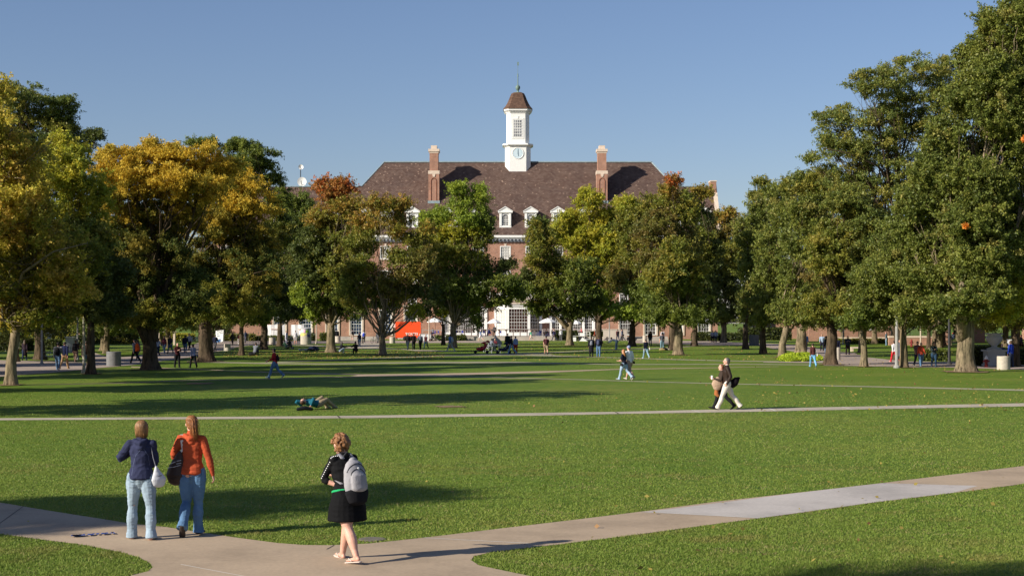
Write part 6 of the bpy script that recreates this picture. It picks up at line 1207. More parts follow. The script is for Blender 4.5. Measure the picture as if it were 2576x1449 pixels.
 ('person in dark top sitting left of the royal blue jacket', 2520, 912, 170, 'sit', 'm', ('shirt', (.03, .05, .10)), ('trousers', BK), 'short', BK, None),
 ('person in white top sitting just right of the huge oak trunk', 2452, 905, 120, 'sit', 'f', ('shirt', (.6, .5, .5)), ('trousers', BK), 'long', BK, None),
 ('dark dressed walker at the right picture edge near the hedge', 2570, 885, 60, 'walk', 'm', ('jacket', (.04, .04, .06)), ('trousers', BK), 'short', BK, None),
]
HC = {'white': ('short', (.55, .52, .48)), 'blond': ('bob', (.45, .32, .14)), 'hat': ('cap', (.7, .7, .68))}
random.seed(21)
for i, (lb, px, py, ang, ps, sx, tp, bt, hr_, sh, bg_) in enumerate(crowd):
    hk = HC.get(hr_) or (hr_, random.choice([(.02, .013, .01), (.04, .022, .012), (.07, .04, .02), (.025, .018, .015)]))
    if len(tp) < 3: tp = (tp[0], tp[1], 'long')
    person(lb, px, py, ang, ps, (1.66 if sx == 'f' else 1.77)+random.uniform(-.05, .05), sx, tp, bt, hk, sh, random.choice([0, 0, 0, 1]), bag=bg_)
print('people', PN[0])
# ------------------------------------------------------------------ street furniture and small things
def can(px, py, r_, h, label, lip=True, m=None):
    p = G(px, py); b = MB(); b.lathe(p, [(r_*.97, 0), (r_, .03), (r_, h-.05), (r_*.97, h), (r_*.70, h), (r_*.68, h-.12)], 28)
    rt = empty('concrete_bin', p, label, 'litter bin', 'round concrete litter bins'); b.build('bin_body', m or (mat('shade_toned_can', (.16, .16, .16), .85, .15, 5, .3) if 'shade' in label else CANC), rt, smooth=False)  # bins labelled as shaded get a darker concrete in place of tree shade
    b = MB(); b.lathe(p, [(r_*.66, h-.13), (r_*.66, h-.1), (.01, h-.1)], 20); b.build('bin_liner', DARKM, rt)
for a_ in [(572, 883, .33, .73, 'squat round concrete bin at the bend of the plaza by the poster board'), (685, 867, .42, .92, 'round concrete bin standing before the white banner on the left'), (850, 861, .38, .86, 'round concrete bin with a person in black behind it'),
           (987, 863.5, .38, .85, 'pale round concrete bin left of the orange trailer'), (286, 921, .49, 1.0, 'shaded bin on the left plaza edge near the forked trunk'), (2107, 906, .22, 1.0, 'grey bin right of the rugged dark trunk'),
           (2524.5, 930, .41, .86, 'large round concrete bin near the right picture edge'), (1622, 861, .3, .95, 'pale bin at the hall steps behind the navy top woman'), (1897, 869, .62, 1.3, 'grey bin in shade between two oak trunks')]: can(*a_)
def lamp(px, py, h, label, r_=.075, m=GREYM):
    p = G(px, py); rt = empty('lamp_post', p, label, 'lamp post', 'slender lamp posts along the walks')
    b = MB(); b.lathe(p, [(r_*1.9, 0), (r_*1.9, .12), (r_*1.15, .2), (r_, .5), (r_*.8, h-.5), (r_*.9, h-.45)], 12); b.build('pole', m, rt)
    b = MB(); q = p+Vector((0, 0, h-.45)); b.lathe(q, [(.10, 0), (.17, .06), (.22, .42), (.23, .44), (.05, .62), (.03, .72)], 12); b.build('lantern', mat('lantern_glass', (.45, .45, .40), .3, .1), rt)
for a_ in [(105, 917, 4.6, 'dark lamp post on the shaded far path at the left'), (211, 938, 4.3, 'white topped pale lamp post beside the slim dark trunk', .09, mat('pale_post', (.45, .41, .33), .6)), (195, 905, 4.3, 'grey lamp post behind the pale one'),
           (796, 865, 4.2, 'beige lamp post right of the poster column', .09, mat('beige_post', (.46, .38, .30), .6)), (1079.5, 857.5, 4.6, 'beige lamp post right of the orange trailer', .10, mat('beige_post', (.46, .38, .30), .6)), (1533, 857, 4.6, 'brown post before the pale retaining wall', .09),
           (2121, 866, 5, 'pale lamp post behind the rugged trunk'), (2256, 925.5, 4.6, 'thick grey lamp post at the lawn edge by the oak', .115), (2316, 869, 5.3, 'pale lamp post by the low brick terrace wall', .1, mat('beige_post', (.46, .38, .30), .6)), (2377, 868, 4.8, 'grey lamp post near the stone bench'), (2388, 917, 4.6, 'dark lamp post left of the huge oak', .1, DARKM)]: lamp(*a_)
# poster column
p = G(769.5, 866); rt = empty('poster_column', p, 'squat concrete poster column covered with coloured flyers', 'poster column')
b = MB(); b.lathe(p, [(.70, 0), (.70, 1.15), (.66, 1.18)], 36); b.build('base', CANC, rt)
b = MB(); b.lathe(p, [(.66, 1.181), (.66, 1.98), (.70, 2.0), (.70, 2.08), (.3, 2.16)], 36); b.build('drum', mat('grey_board', (.42, .42, .44), .6), rt)
fl = [((.75, .72, .6), -150, -105, 1.5, 1.95), ((.75, .45, .6), -112, -88, 1.55, 1.92), ((.25, .42, .05), -84, -52, 1.5, 1.85), ((.80, .62, .18), -158, -96, 1.1, 1.46), ((.70, .62, .25), -94, -74, 1.2, 1.46), ((.05, .05, .20), -70, -52, .95, 1.25), ((.08, .06, .22), -48, -34, .9, 1.25), ((.6, .66, .72), -50, -30, 1.5, 1.9)]
for i, (cl, a0, a1, z0, z1) in enumerate(fl):
    b = MB(); n = 6
    for k in range(n):
        t0, t1 = R(a0+(a1-a0)*k/n), R(a0+(a1-a0)*(k+1)/n); rr = .715+.002*i
        b.poly([p+Vector((rr*math.cos(t0), rr*math.sin(t0), z0)), p+Vector((rr*math.cos(t1), rr*math.sin(t1), z0)), p+Vector((rr*math.cos(t1), rr*math.sin(t1), z1)), p+Vector((rr*math.cos(t0), rr*math.sin(t0), z1))])
    b.build('flyer', mat('flyer', cl, .6, .15, 8), rt)
# orange trailer
p0 = G(1026.5, 856.0); k = p0.y/F; W_ = 64.5*k; H_ = 40.5*k; rt = empty('ticket_trailer', p0, 'bright orange ticket trailer with rounded top edges and white lettering', 'trailer')
OR = mat('orange_paint', (.86, .085, .018), .35, .05, 2.0, spec=.5); x0, x1, z0, z1 = p0.x-W_/2, p0.x+W_/2, .38, .38+H_
def rrect(x0, x1, z0, z1, r_, y):
    out = []
    for (cx, cz, a0) in ((x1-r_, z1-r_, 0), (x0+r_, z1-r_, 90), (x0+r_*.3, z0+r_*.3, 180), (x1-r_*.3, z0+r_*.3, 270)):
        for k in range(6): t = R(a0+18*k); q = r_ if a0 < 180 else r_*.3; out.append((cx+q*math.cos(t), y, cz+q*math.sin(t)))
    return out
b = MB(); b.prism(rrect(x0, x1, z0, z1, .26, p0.y), (0, 1.9, 0)); b.build('body', OR, rt)
b = MB(); b.box(x0+.12, x1-.12, p0.y-.02, p0.y-.002, z1-.42, z1-.38); b.box(x1-.08, x1-.02, p0.y-.03, p0.y-.003, z0+.1, z1-.3); b.box(x0+.02, x0+.07, p0.y-.03, p0.y-.003, z0+.1, z1-.3); b.build('trim', mat('orange_trim', (.75, .13, .05), .4, .05), rt)
b = MB(); b.box(x0+.05, x1-.05, p0.y+.05, p0.y+1.8, .22, .379); b.build('chassis', DARKM, rt)
b = MB(); b.box(x0-.55, x0-.002, p0.y+.5, p0.y+1.3, z1-.85, z1-.3); o = b.build('air_conditioner', WHITE, rt); b = MB()
for i in range(4): b.box(x0-.48, x0-.1, p0.y+.49, p0.y+.499, z1-.78+i*.12, z1-.72+i*.12)
b.build('grille', GREYM, o)
for sx in (.38, .62):
    cx = x0+(x1-x0)*sx; b = MB(); b.tube([(cx, p0.y+.02, .33), (cx, p0.y+.24, .33)], [.33, .33], 20); wo = b.build('wheel', mat('rubber', (.02, .02, .02), .8), rt); b = MB(); b.tube([(cx, p0.y-.0, .33), (cx, p0.y+.03, .33)], [.16, .16], 14); b.build('rim', WHITE, wo)
def text(s_, size, loc, m, parent, name='lettering', ext=.012, rot=(R(90), 0, 0), align='CENTER'):
    cu = bpy.data.curves.new(name, 'FONT'); cu.body = s_; cu.size = size; cu.extrude = ext; cu.align_x = align; cu.offset = size*.02
    o = bpy.data.objects.new(name, cu); COL.objects.link(o); dg = bpy.context.evaluated_depsgraph_get(); me = bpy.data.meshes.new_from_object(o.evaluated_get(dg))
    bpy.data.objects.remove(o); me.transform(Matrix.Translation(Vector(loc)-ORG[parent.name])@Matrix.Rotation(rot[0], 4, 'X')); me.materials.clear(); me.materials.append(m); me.name = name
    return link(name, me, parent)
text('TICKETS', .52, (x0+2.55, p0.y-.02, z0+.42), WHITE, rt); text('fightingillini.com', .26, (x0+1.2, p0.y+.03, .235), WHITE, rt)
# white ticket table
p = G(1072, 857); b = MB(); rt = empty('folding_table', p, 'table under a white cloth at the right end of the orange trailer', 'table'); b.box(p.x-1.0, p.x+.7, p.y-.4, p.y+.4, .0, .95); b.box(p.x-1.04, p.x+.74, p.y-.44, p.y+.44, .951, .985); b.build('tablecloth', m_cloth((.72, .72, .76)), rt)
# terrace
TX0, TX1, TY = -14.0, 17.5, 244.0
b = MB(); b.box(TX0, TX1, TY, FY-.01, -.1, .6); tag(b.build('terrace', m_concrete('terrace_stone', (.40, .36, .31))), kind='structure')
rt = empty('terrace_railing', (-2, TY+.3, .6), 'brown topped terrace railing on flared square posts', 'railing'); WD = mat('railing_wood', (.16, .12, .11), .7, .2); b = MB()
b.box(-7.5, 4.0, TY+.12, TY+.42, 1.62, 1.74); b.build('rail', WD, rt)
x = -7.3
while x < 4.0:
    b = MB(); b.box(x-.07, x+.07, TY+.2, TY+.34, .6, 1.3); b.prism([(x-.07, TY+.2, 1.301), (x+.07, TY+.2, 1.301), (x+.2, TY+.2, 1.619), (x-.2, TY+.2, 1.619)], (0, .14, 0)); b.build('post', WD, rt); x += 1.07
rt = empty('terrace_railing', (10, TY+.3, .6), 'pale slim terrace railing right of the flared posts', 'railing'); b = MB(); b.box(4.6, 14.3, TY+.2, TY+.34, 1.66, 1.74); b.box(4.6, 14.3, TY+.2, TY+.34, 1.45, 1.5)
for i in range(8): b.box(4.6+i*1.37, 4.68+i*1.37, TY+.2, TY+.32, .6, 1.65)
b.build('rail', mat('pale_rail', (.6, .52, .5), .6), rt)
rt = empty('terrace_railing', (-11, TY+.3, .6), 'thin grey terrace railing left of the flared posts', 'railing'); b = MB(); b.box(-13.8, -7.6, TY+.2, TY+.3, 1.56, 1.64); b.box(-13.8, -7.6, TY+.24, TY+.27, 1.0, 1.03)
for i in range(6): b.box(-13.8+i*1.2, -13.74+i*1.2, TY+.2, TY+.28, .6, 1.55)
b.build('rail', GREYM, rt)
b = MB(); b.box(14.0, 17.6, TY-.5, TY-.01, 0, 1.62); b.box(13.95, 17.65, TY-.55, TY+.05, 1.621, 1.75); tag(b.build('retaining_wall', m_concrete('pale_wall', (.50, .44, .38))), 'pale concrete retaining wall at the right end of the terrace', 'wall')
# entrance steps right of the terrace
b = MB()
for i in range(4): b.box(17.8, 24, TY+i*.45, TY+3, i*.15, i*.15+.149)
o = b.build('entrance_steps', m_concrete('steps_stone', (.42, .38, .33))); tag(o, 'wide stone steps to the right hand hall doors', 'steps')
b = MB()
for i in range(4): b.box(-28, -20, TY+i*.45, TY+3, i*.15, i*.15+.149)
o = b.build('entrance_steps', m_concrete('steps_stone', (.42, .38, .33))); tag(o, 'wide stone steps to the left hand hall doors', 'steps')
# umbrellas
def umbrella(px, py, Yd, label, r_=1.25, m=WHITE, zb=.6, tilt=0):
    k = Yd/F; x = (px-CX)*k; zt_ = CAMH+(HOR-py)*k; rt = empty('parasol', (x, Yd, zb), label, 'parasol', 'parasols on the hall terrace'); b = MB(); n = 8
    vs = [(x, Yd, zt_)]
    for k_ in range(n): t = 2*math.pi*(k_+.5)/n; vs.append((x+r_*.55*math.cos(t), Yd+r_*.55*math.sin(t), zt_-.30))
    for k_ in range(n): t = 2*math.pi*(k_+.5)/n; vs.append((x+r_*math.cos(t), Yd+r_*math.sin(t), zt_-.66))
    for k_ in range(n): t = 2*math.pi*(k_+.5)/n; vs.append((x+r_*1.0*math.cos(t), Yd+r_*1.0*math.sin(t), zt_-.80))
    b.add(vs, [(0, 1+k_, 1+(k_+1) % n) for k_ in range(n)]+[(j*n+1+k_, (j+1)*n+1+k_, (j+1)*n+1+(k_+1) % n, j*n+1+(k_+1) % n) for j in range(2) for k_ in range(n)]); b.build('canopy', m, rt)
    b = MB(); b.tube([(x, Yd, zb), (x, Yd, zt_+.1)], [.03, .025], 8); b.lathe((x, Yd, zb), [(.25, 0), (.25, .06), (.05, .1)], 14); b.build('pole', DARKM, rt)
CAN = m_cloth((.78, .77, .76)); umbrella(1095, 798, 248, 'rumpled white parasol right of the orange trailer', 1.35, CAN); umbrella(1243, 801, 250, 'half shaded white parasol at the left of the bay window', 1.15, CAN); umbrella(1378, 799.5, 249, 'sunlit white parasol right of the bay window', 1.45, CAN)
umbrella(1447, 803, 250, 'white parasol behind the pale forked trunk', 1.15, CAN); umbrella(1775, 800, 246, 'white parasol among the shaded tables at the gable end', 1.25, CAN, 0); umbrella(1247, 846, 164, 'folded beige parasol over the white table by the strollers', .75, m_cloth((.42, .36, .28)), 0)
# chairs and tables
BLU = mat('blue_plastic', (.02, .03, .22), .4, .1)
def chair(loc, rz, m, label, grp):
    rt = empty('chair', loc, label, 'chair', grp); ORG[rt.name] = Vector((0, 0, 0)); b = MB(); b.box(-.23, .23, -.22, .22, .42, .46); b.build('seat', m, rt); b = MB(); b.box(-.23, .23, -.25, -.22, .52, .88); b.build('backrest', m, rt)
    for sx in (-1, 1):
        for sy in (-1, 1): b = MB(); b.tube([(sx*.21, sy*.2, .44), (sx*.24, sy*.25, 0)], [.016, .016], 6); b.build('leg', m, rt)
        b = MB(); b.tube([(sx*.21, -.22, .44), (sx*.22, -.24, .54)], [.014, .014], 5); b.tube([(sx*.25, -.23, .64), (sx*.25, .18, .64), (sx*.24, .2, .44)], [.014]*3, 5); b.build('armrest', m, rt)
    rt.rotation_euler = (0, 0, rz); return rt
ch0 = None
def chpos(px, Yd, z=.6): return Vector(((px-CX)*Yd/F, Yd, z))
blues = [(1091, 246.4, 2.0), (1106, 246.6, -1), (1144, 246.5, .5), (1160, 246.8, 2.4), (1218, 246.4, .3), (1233, 246.8, -2), (1252, 246.5, 1.5), (1258, 247.2, 0), (1358, 246.4, .6), (1377, 246.6, -2), (1482, 246.3, 1), (1520, 246.5, -1)]
for i, (px, Yd, rz) in enumerate(blues):
    if ch0 is None: ch0 = o = chair(chpos(px, Yd), rz, BLU, '', 'blue chairs on the hall terrace')
    else: o = copy_tree(ch0, None, chpos(px, Yd), rz)
    tag(o, 'blue plastic armchair on the hall terrace, %s from the left' % ORD[i].replace('nearest', 'first').replace('farthest', 'twelfth'), 'chair', 'blue chairs on the hall terrace')
for i, (px, Yd, lb) in enumerate([(1098, 247, 'right of the orange trailer'), (1226, 247.2, 'left of the bay window'), (1367, 247.2, 'right of the bay window'), (1500, 247, 'at the right terrace end')]):
    c_ = chpos(px, Yd); rt = empty('round_table', c_, 'round terrace table '+lb, 'table'); b = MB(); b.lathe(c_+Vector((0, 0, .70)), [(.5, 0), (.5, .04), (.02, .042)], 20); b.build('tabletop', GREYM, rt); b = MB(); b.lathe(c_, [(.25, 0), (.25, .03), (.04, .06), (.035, .70)], 12); b.build('pedestal', GREYM, rt)
cw0 = chair(G(1225, 886), 1.2, mat('white_metal', (.6, .62, .66), .4), 'white metal chair between the red stroller and the table', None); o = copy_tree(cw0, None, G(1262, 888), -2); o['label'] = 'white metal chair beside the navy stroller'
c_ = G(1246, 888); rt = empty('round_table', c_, 'white garden table between the two strollers', 'table'); b = MB(); b.lathe(c_+Vector((0, 0, .70)), [(.6, 0), (.6, .04), (.02, .042)], 20); b.build('tabletop', mat('white_metal', (.6, .62, .66), .4), rt)
for sx, sy in ((-.35, -.35), (.35, -.35), (-.35, .35), (.35, .35)): b = MB(); b.tube([c_+Vector((sx, sy, 0)), c_+Vector((sx*.8, sy*.8, .7))], [.02, .02], 6); b.build('leg', mat('white_metal', (.6, .62, .66), .4), rt)
seated = [('terrace diner in grey by the rumpled parasol', 1090, (.2, .2, .23)), ('terrace diner in dark blue left of the bay window', 1233, (.04, .05, .14)), ('terrace visitor standing by the bay window', 1244, (.08, .07, .07)), ('terrace diner in black beneath the sunlit parasol', 1388, (.02, .02, .02)), ('second terrace diner in black beneath the sunlit parasol', 1394, (.04, .03, .03)), ('terrace diner in brown behind the railing', 1448, (.10, .06, .04)), ('terrace diner in bright red behind the railing', 1465, (.6, .02, .03)), ('terrace diner in lilac near the right terrace end', 1526, (.3, .28, .5))]
for i, (lb, px, cl) in enumerate(seated):
    person(lb, 0, 0, (i*70+40) % 360, 'stand' if 'standing' in lb else 'sit', 1.72, 'f' if i % 2 else 'm', ('shirt', cl, 'long'), ('trousers', BK), ('short', (.03, .02, .012)), BK, 0, world=chpos(px, 247.2 if i != 4 else 248.2), vox=.024)
person('diner in white at the shaded tables by the gable end', 0, 0, 40, 'sit', 1.7, 'f', ('shirt', (.6, .6, .65), 'long'), ('trousers', BK), ('short', (.03, .02, .012)), BK, 0, world=chpos(1782, 240, 0), vox=.024)
person('person in white top and red cap sitting on the stone bench', 2398, 861, 10, 'sit', 1.72, 'm', ('shirt', (.68, .66, .7), 'long'), ('trousers', (.3, .3, .32)), ('cap', (.5, .03, .03)), BK, 0, vox=.022)
# strollers
def stroller(px, py, m, label):
    p = G(px, py); rt = empty('stroller', p, label, 'stroller', None); P = lambda x, y, z: p+Vector((x, y, z))
    b = MB(); b.tube([P(-.42, 0, .42), P(-.1, 0, .36), P(.2, 0, .48), P(.36, 0, .75)], [(.28, .12), (.33, .16), (.33, .20), (.30, .14)], 14, side=(0, 1, 0)); me = remesh(b, .025, 2); me.materials.append(m); me.transform(Matrix.Translation(-p)); link('seat', me, rt)
    b = MB(); b.tube([P(-.02, 0, .95), P(.2, 0, 1.02), P(.40, 0, .86)], [(.29, .05), (.33, .12), (.30, .10)], 14, side=(0, 1, 0)); b.build('canopy', m, rt, smooth=True)
    b = MB()
    for sy in (-.28, .28): b.tube([P(-.6, sy, .14), P(.0, sy, .42), P(.55, sy, .95), P(.68, sy, 1.02)], [.018]*4, 6); b.tube([P(.5, sy, .14), P(.1, sy, .6)], [.018]*2, 6)
    b.tube([P(.68, -.28, 1.02), P(.68, .28, 1.02)], [.02]*2, 6); b.build('frame', GREYM, rt)
    for (x, y) in ((-.6, -.3), (-.6, .3), (.5, -.33), (.5, .33)): b = MB(); b.tube([P(x, y-.03, .15), P(x, y+.03, .15)], [.15, .15], 16); b.build('wheel', mat('rubber', (.02, .02, .02), .8), rt)
stroller(1212, 889, m_cloth((.45, .02, .035)), 'bright red stroller left of the garden table on the lawn'); stroller(1268, 890, m_cloth((.02, .025, .06)), 'navy stroller right of the garden table on the lawn'); stroller(1222, 884, m_cloth((.30, .02, .03)), 'dark red stroller just behind the bright red one')
# bicycles
def bicycle(loc, rz, label, c=(.05, .08, .12)):
    rt = empty('bicycle', loc, label, 'bicycle', 'bicycles parked by the walks'); ORG[rt.name] = Vector((0, 0, 0)); rt.rotation_euler = (0, 0, rz)
    for x in (-.52, .52):
        b = MB(); pts = [(x+.32*math.cos(t), 0, .34+.32*math.sin(t)) for t in (2*math.pi*k/20 for k in range(21))]; b.tube(pts, [.02]*21, 6, caps=False)
        for k in range(8): t = math.pi*k/8; b.tube([(x+.31*math.cos(t), 0, .34+.31*math.sin(t)), (x-.31*math.cos(t), 0, .34-.31*math.sin(t))], [.003, .003], 3)
        b.build('wheel', mat('rubber', (.02, .02, .02), .8), rt)
    m = mat('bike_paint', c, .3); b = MB()
    for a_, c_ in (((-.52, 0, .34), (-.08, 0, .32)), ((-.08, 0, .32), (-.2, 0, .85)), ((-.52, 0, .34), (-.18, 0, .78)), ((-.18, 0, .78), (.34, 0, .80)), ((-.08, 0, .32), (.36, 0, .74)), ((.33, 0, .95), (.52, 0, .34))): b.tube([a_, c_], [.018, .018], 6)
    b.build('frame', m, rt); b = MB(); b.tube([(-.32, 0, .88), (-.12, 0, .9)], [(.07, .03), (.03, .02)], 8); b.build('saddle', DARKM, rt); b = MB(); b.tube([(.25, -.24, 1.0), (.33, 0, .98), (.25, .24, 1.0)], [.014]*3, 6); b.build('handlebar', DARKM, rt); return rt
bk = bicycle(G(487, 863), .2, 'leftmost of the bicycles parked beyond the thick dark trunk')
for (px, py, rz, lb) in [(503, 862, -.1, 'bicycle parked between the thick dark trunk and its neighbour'), (513, 864, .5, 'bicycle half hidden by the thick dark trunk'), (727, 859, .7, 'bicycle leaning at the hedge behind the woman in white'), (735, 859, .9, 'bicycle at the hedge right beside the white shirt man'), (751, 859, 1.2, 'bicycle half hidden by the poster column'), (132, 906, .1, 'bicycle on the shaded far path left of the grey shirt man'), (942, 864, 1.0, 'bicycle behind the forked pale trunk'), (2100, 862, .3, 'blue bicycle in the shade right of the oak trunks'), (1797, 858, .2, 'bicycle before the clipped hedge')]:
    o = copy_tree(bk, None, G(px, py), rz); o['label'] = lb
# white banners before the hall
def panel(x0p, x1p, ytop, ybot, Yd, label, lines):
    k = Yd/F; x0, x1 = (x0p-CX)*k, (x1p-CX)*k; z1, z0 = CAMH+(HOR-ytop)*k, CAMH+(HOR-ybot)*k; rt = empty('banner', ((x0+x1)/2, Yd, 0), label, 'banner'); b = MB(); n = 10; vs = []
    for j in range(2):
        for i in range(n+1): vs.append((x0+(x1-x0)*i/n, Yd+.05*math.sin(i*1.3+j), z1 if j else z0))
    b.add(vs, [(i, i+1, n+2+i, n+1+i) for i in range(n)]); b.add([(v[0], v[1]+.02, v[2]) for v in vs], [(i+1, i, n+1+i, n+2+i) for i in range(n)]); b.build('sheet', mat('banner_cloth', (.82, .80, .78), .7, .03), rt)
    b = MB(); b.tube([(x0, Yd+.06, 0), (x0, Yd+.06, z1+.05)], [.03, .03], 6); b.tube([(x1, Yd+.06, 0), (x1, Yd+.06, z1+.05)], [.03, .03], 6); b.build('frame', GREYM, rt)
    if lines:
        b = MB(); random.seed(4)
        for (u0, u1, v, h_) in lines:
            u = u0
            while u < u1: d = random.uniform(.02, .05); b.box(x0+(x1-x0)*u, x0+(x1-x0)*(u+d*.7), Yd-.09, Yd-.075, z0+(z1-z0)*v, z0+(z1-z0)*(v+h_)); u += d
        b.build('print', mat('faint_print', (.62, .5, .45), .8), rt)
panel(667, 715.5, 817, 849, 238, 'wide white banner sheet behind the left bin and two trunks', [(.3, .7, .62, .10)]); panel(732, 765, 817, 849, 238, 'white banner sheet behind the man in white shirt', [(.55, .9, .60, .10)])
# poster board
p = G(552, 883.5); rt = empty('poster_board', p, 'white poster board with blue print on thin legs by the plaza', 'sign'); b = MB(); A = Vector((-.40, 0, 1.02)); 
b.prism([p+Vector((-.46, .25, .80)), p+Vector((.34, 0, .98)), p+Vector((.40, 0, 2.14)), p+Vector((-.40, .25, 2.06))], (0, .03, 0)); b.build('board', WHITE, rt)
b = MB(); b.prism([p+Vector((-.38, .22, .84)), p+Vector((.10, .07, .95)), p+Vector((.12, .07, 1.25)), p+Vector((-.37, .22, 1.18))], (0, -.01, 0)); b.build('print', mat('blue_print', (.03, .10, .25), .6), rt)
b = MB(); 
for (u0, u1, z) in ((-.30, -.12, 1.95), (-.08, .1, 1.93), (.14, .3, 1.98), (-.30, -.1, 1.72), (-.02, .16, 1.76), (.2, .3, 1.8), (-.3, .0, 1.5)): b.prism([p+Vector((u0, .17-.12*u0*2.5+.03, z)) if False else p+Vector((u0, (.13-u0*.31)-.025, z)), p+Vector((u1, (.13-u1*.31)-.025, z+.02)), p+Vector((u1, (.13-u1*.31)-.025, z+.10)), p+Vector((u0, (.13-u0*.31)-.025, z+.08))], (0, -.006, 0))
b.build('lettering', mat('grey_print', (.18, .2, .24), .6), rt)
b = MB(); b.tube([p+Vector((-.44, .28, 0)), p+Vector((-.44, .28, 2.1))], [.02, .02], 6); b.tube([p+Vector((.44, .0, 0)), p+Vector((.44, .0, 2.2))], [.02, .02], 6); b.build('leg', GREYM, rt)
# stakes
for i, px in enumerate((586, 594, 614, 625, 637, 650, 660)):
    p = G(px, 874-i*1.3); b = MB(); b.tube([p, p+Vector((.02, 0, 1.55))], [.018, .015], 5); b.lathe(p+Vector((.02, 0, 1.5)), [(.05, 0), (.06, .1), (.02, .16)], 8); o = b.build('path_light', mat('stake', (.3, .26, .2), .7)); tag(o, 'thin stake light along the plaza bend, %s from the left' % ORD[i].replace('nearest', 'first'), 'path light', 'thin stakes along the plaza bend')
# white table, cart and cardboard by the pale forked trunk
p = G(1455, 858.5); rt = empty('folding_table', p, 'white topped folding table with boxes right of the pale forked trunk', 'table'); b = MB(); b.box(p.x-.95, p.x+.95, p.y-.35, p.y+.35, .78, .82); b.build('tabletop', WHITE, rt)
for sx in (-.85, .85):
    b = MB(); b.tube([p+Vector((sx, 0, 0)), p+Vector((sx, 0, .78))], [.02, .02], 6); b.build('leg', GREYM, rt)
b = MB(); b.box(p.x+.2, p.x+.95, p.y-.2, p.y+.2, .822, 1.25); tag(b.build('box', WHITE), 'white box lying on the folding table', 'box'); b = MB(); b.box(p.x-.9, p.x-.35, p.y-.3, p.y+.1, .0, .6); tag(b.build('box', WHITE), 'white box under the folding table', 'box')
b = MB(); b.prism([(p.x+.15, p.y-.5, .03), (p.x+1.35, p.y-.5, .03), (p.x+.95, p.y-.4, .28), (p.x+.6, p.y-.35, .62)], (0, .04, .0)); tag(b.build('cardboard_sheet', WHITE), 'tilted white sheet of card leaning before the folding table', 'card sheet')
p = G(1477, 858.5); rt = empty('cart', p, 'white tubular cart right of the folding table', 'cart'); b = MB(); pale = WHITE
for sx in (-.42, .42):
    for sy in (-.25, .25): b.tube([p+Vector((sx, sy, .08)), p+Vector((sx, sy, 1.35))], [.035, .035], 6)
for z in (.3, 1.0, 1.35):
    for sy in (-.25, .25): b.tube([p+Vector((-.42, sy, z)), p+Vector((.42, sy, z))], [.035, .035], 6)
b.build('frame', pale, rt)
for sx in (-.42, .42): b = MB(); b.tube([p+Vector((sx, -.28, .08)), p+Vector((sx, -.22, .08))], [.08, .08], 10); b.build('wheel', DARKM, rt)
# bags on the lawn
for (px, py, lb, cl, w_) in ((1666, 882, 'tan bag on the lawn before the grey t-shirt person', (.35, .26, .12), .22), (1671, 881.6, 'black bag on the lawn by the curved trunk', BK, .28), (1680, 881.4, 'small pale bag at the foot of the curved trunk', (.5, .45, .32), .16), (635, 894.8, 'dark bag on the lawn left of the sitting grey sweater', BK, .26), (790, 882.6, 'dark blue backpack at the head of the person lying flat', (.03, .04, .09), .4), (1086, 858, 'dark bag on the lawn edge by the beige lamp post', BK, .3)):
    p = G(px, py); b = MB(); b.tube([p+Vector((-w_, 0, w_*.5)), p+Vector((0, 0, w_*.62)), p+Vector((w_, 0, w_*.45))], [w_*.5, w_*.62, w_*.4], 10); b.tube([p+Vector((-w_*.4, 0, w_*1.0)), p+Vector((0, 0, w_*1.5)), p+Vector((w_*.4, 0, w_))], [.015]*3, 5); tag(b.build('bag', m_cloth(cl), smooth=True), lb, 'bag')
# hedges
def leafbox(name, x0, x1, y0, y1, z0, z1, pal, label, ls=.14, cat='hedge', dens=1.0, group=None):
    A = 2*(x1-x0)*(z1-z0)+2*(y1-y0)*(z1-z0)+(x1-x0)*(y1-y0); n = int(min(9000, A/(ls*ls)*2.6*dens)); P = []
    f = rng.uniform(0, 1, (n, 3)); side_ = rng.uniform(0, A, n); w1 = (x1-x0)*(z1-z0); w2 = (y1-y0)*(z1-z0)
    X_ = x0+(x1-x0)*f[:, 0]; Y_ = y0+(y1-y0)*f[:, 1]; Z_ = z0+(z1-z0)*f[:, 2]
    Y_ = np.where(side_ < w1, y0, np.where(side_ < 2*w1, y1, Y_)); s2 = side_-2*w1
    X_ = np.where((s2 > 0) & (s2 < w2), x0, np.where((s2 >= w2) & (s2 < 2*w2), x1, X_)); Z_ = np.where(s2 >= 2*w2, z1, Z_)
    P = np.column_stack([X_, Y_, Z_])+rng.normal(size=(n, 3))*ls*.45; P[:, 2] = np.maximum(P[:, 2], .03)
    C = pick(pal, n)*rng.uniform(.7, 1.3, (n, 1)); c0 = np.array([(x0+x1)/2, (y0+y1)/2, 0]); rt = empty(name, c0, label, cat, group)
    link('foliage', tri_mesh('foliage', leaf_tris(P-c0, ls, .3), C, LEAFM), rt); b = MB(); b.box(x0+ls*.6, x1-ls*.6, y0+ls*.6, y1-ls*.6, 0, z1-ls*.6); b.build('inner_shade', mat('inner_shade', (.02, .025, .012), .9), rt); return rt  # near-black inner box stands in for the shade within the foliage
def hedge(xa, xb, yb, h, d, pal, label, **k):
    p, q = G(xa, yb), G(xb, yb); return leafbox('hedge', p.x, q.x, p.y, p.y+d, 0, h, pal, label, .0009*p.y, **k)
hedge(640, 760, 858.2, .65, 1.5, 'green', 'low clipped hedge beneath the white banners'); hedge(575, 640, 858.5, .95, 1.5, 'olive', 'bushy hedge left of the white banners'); hedge(806, 836, 858.3, 1.1, 1.5, 'green', 'small round bush left of the hall steps'); hedge(764, 790, 858, 1.0, 1.4, 'dark', 'dark bush behind the poster column')
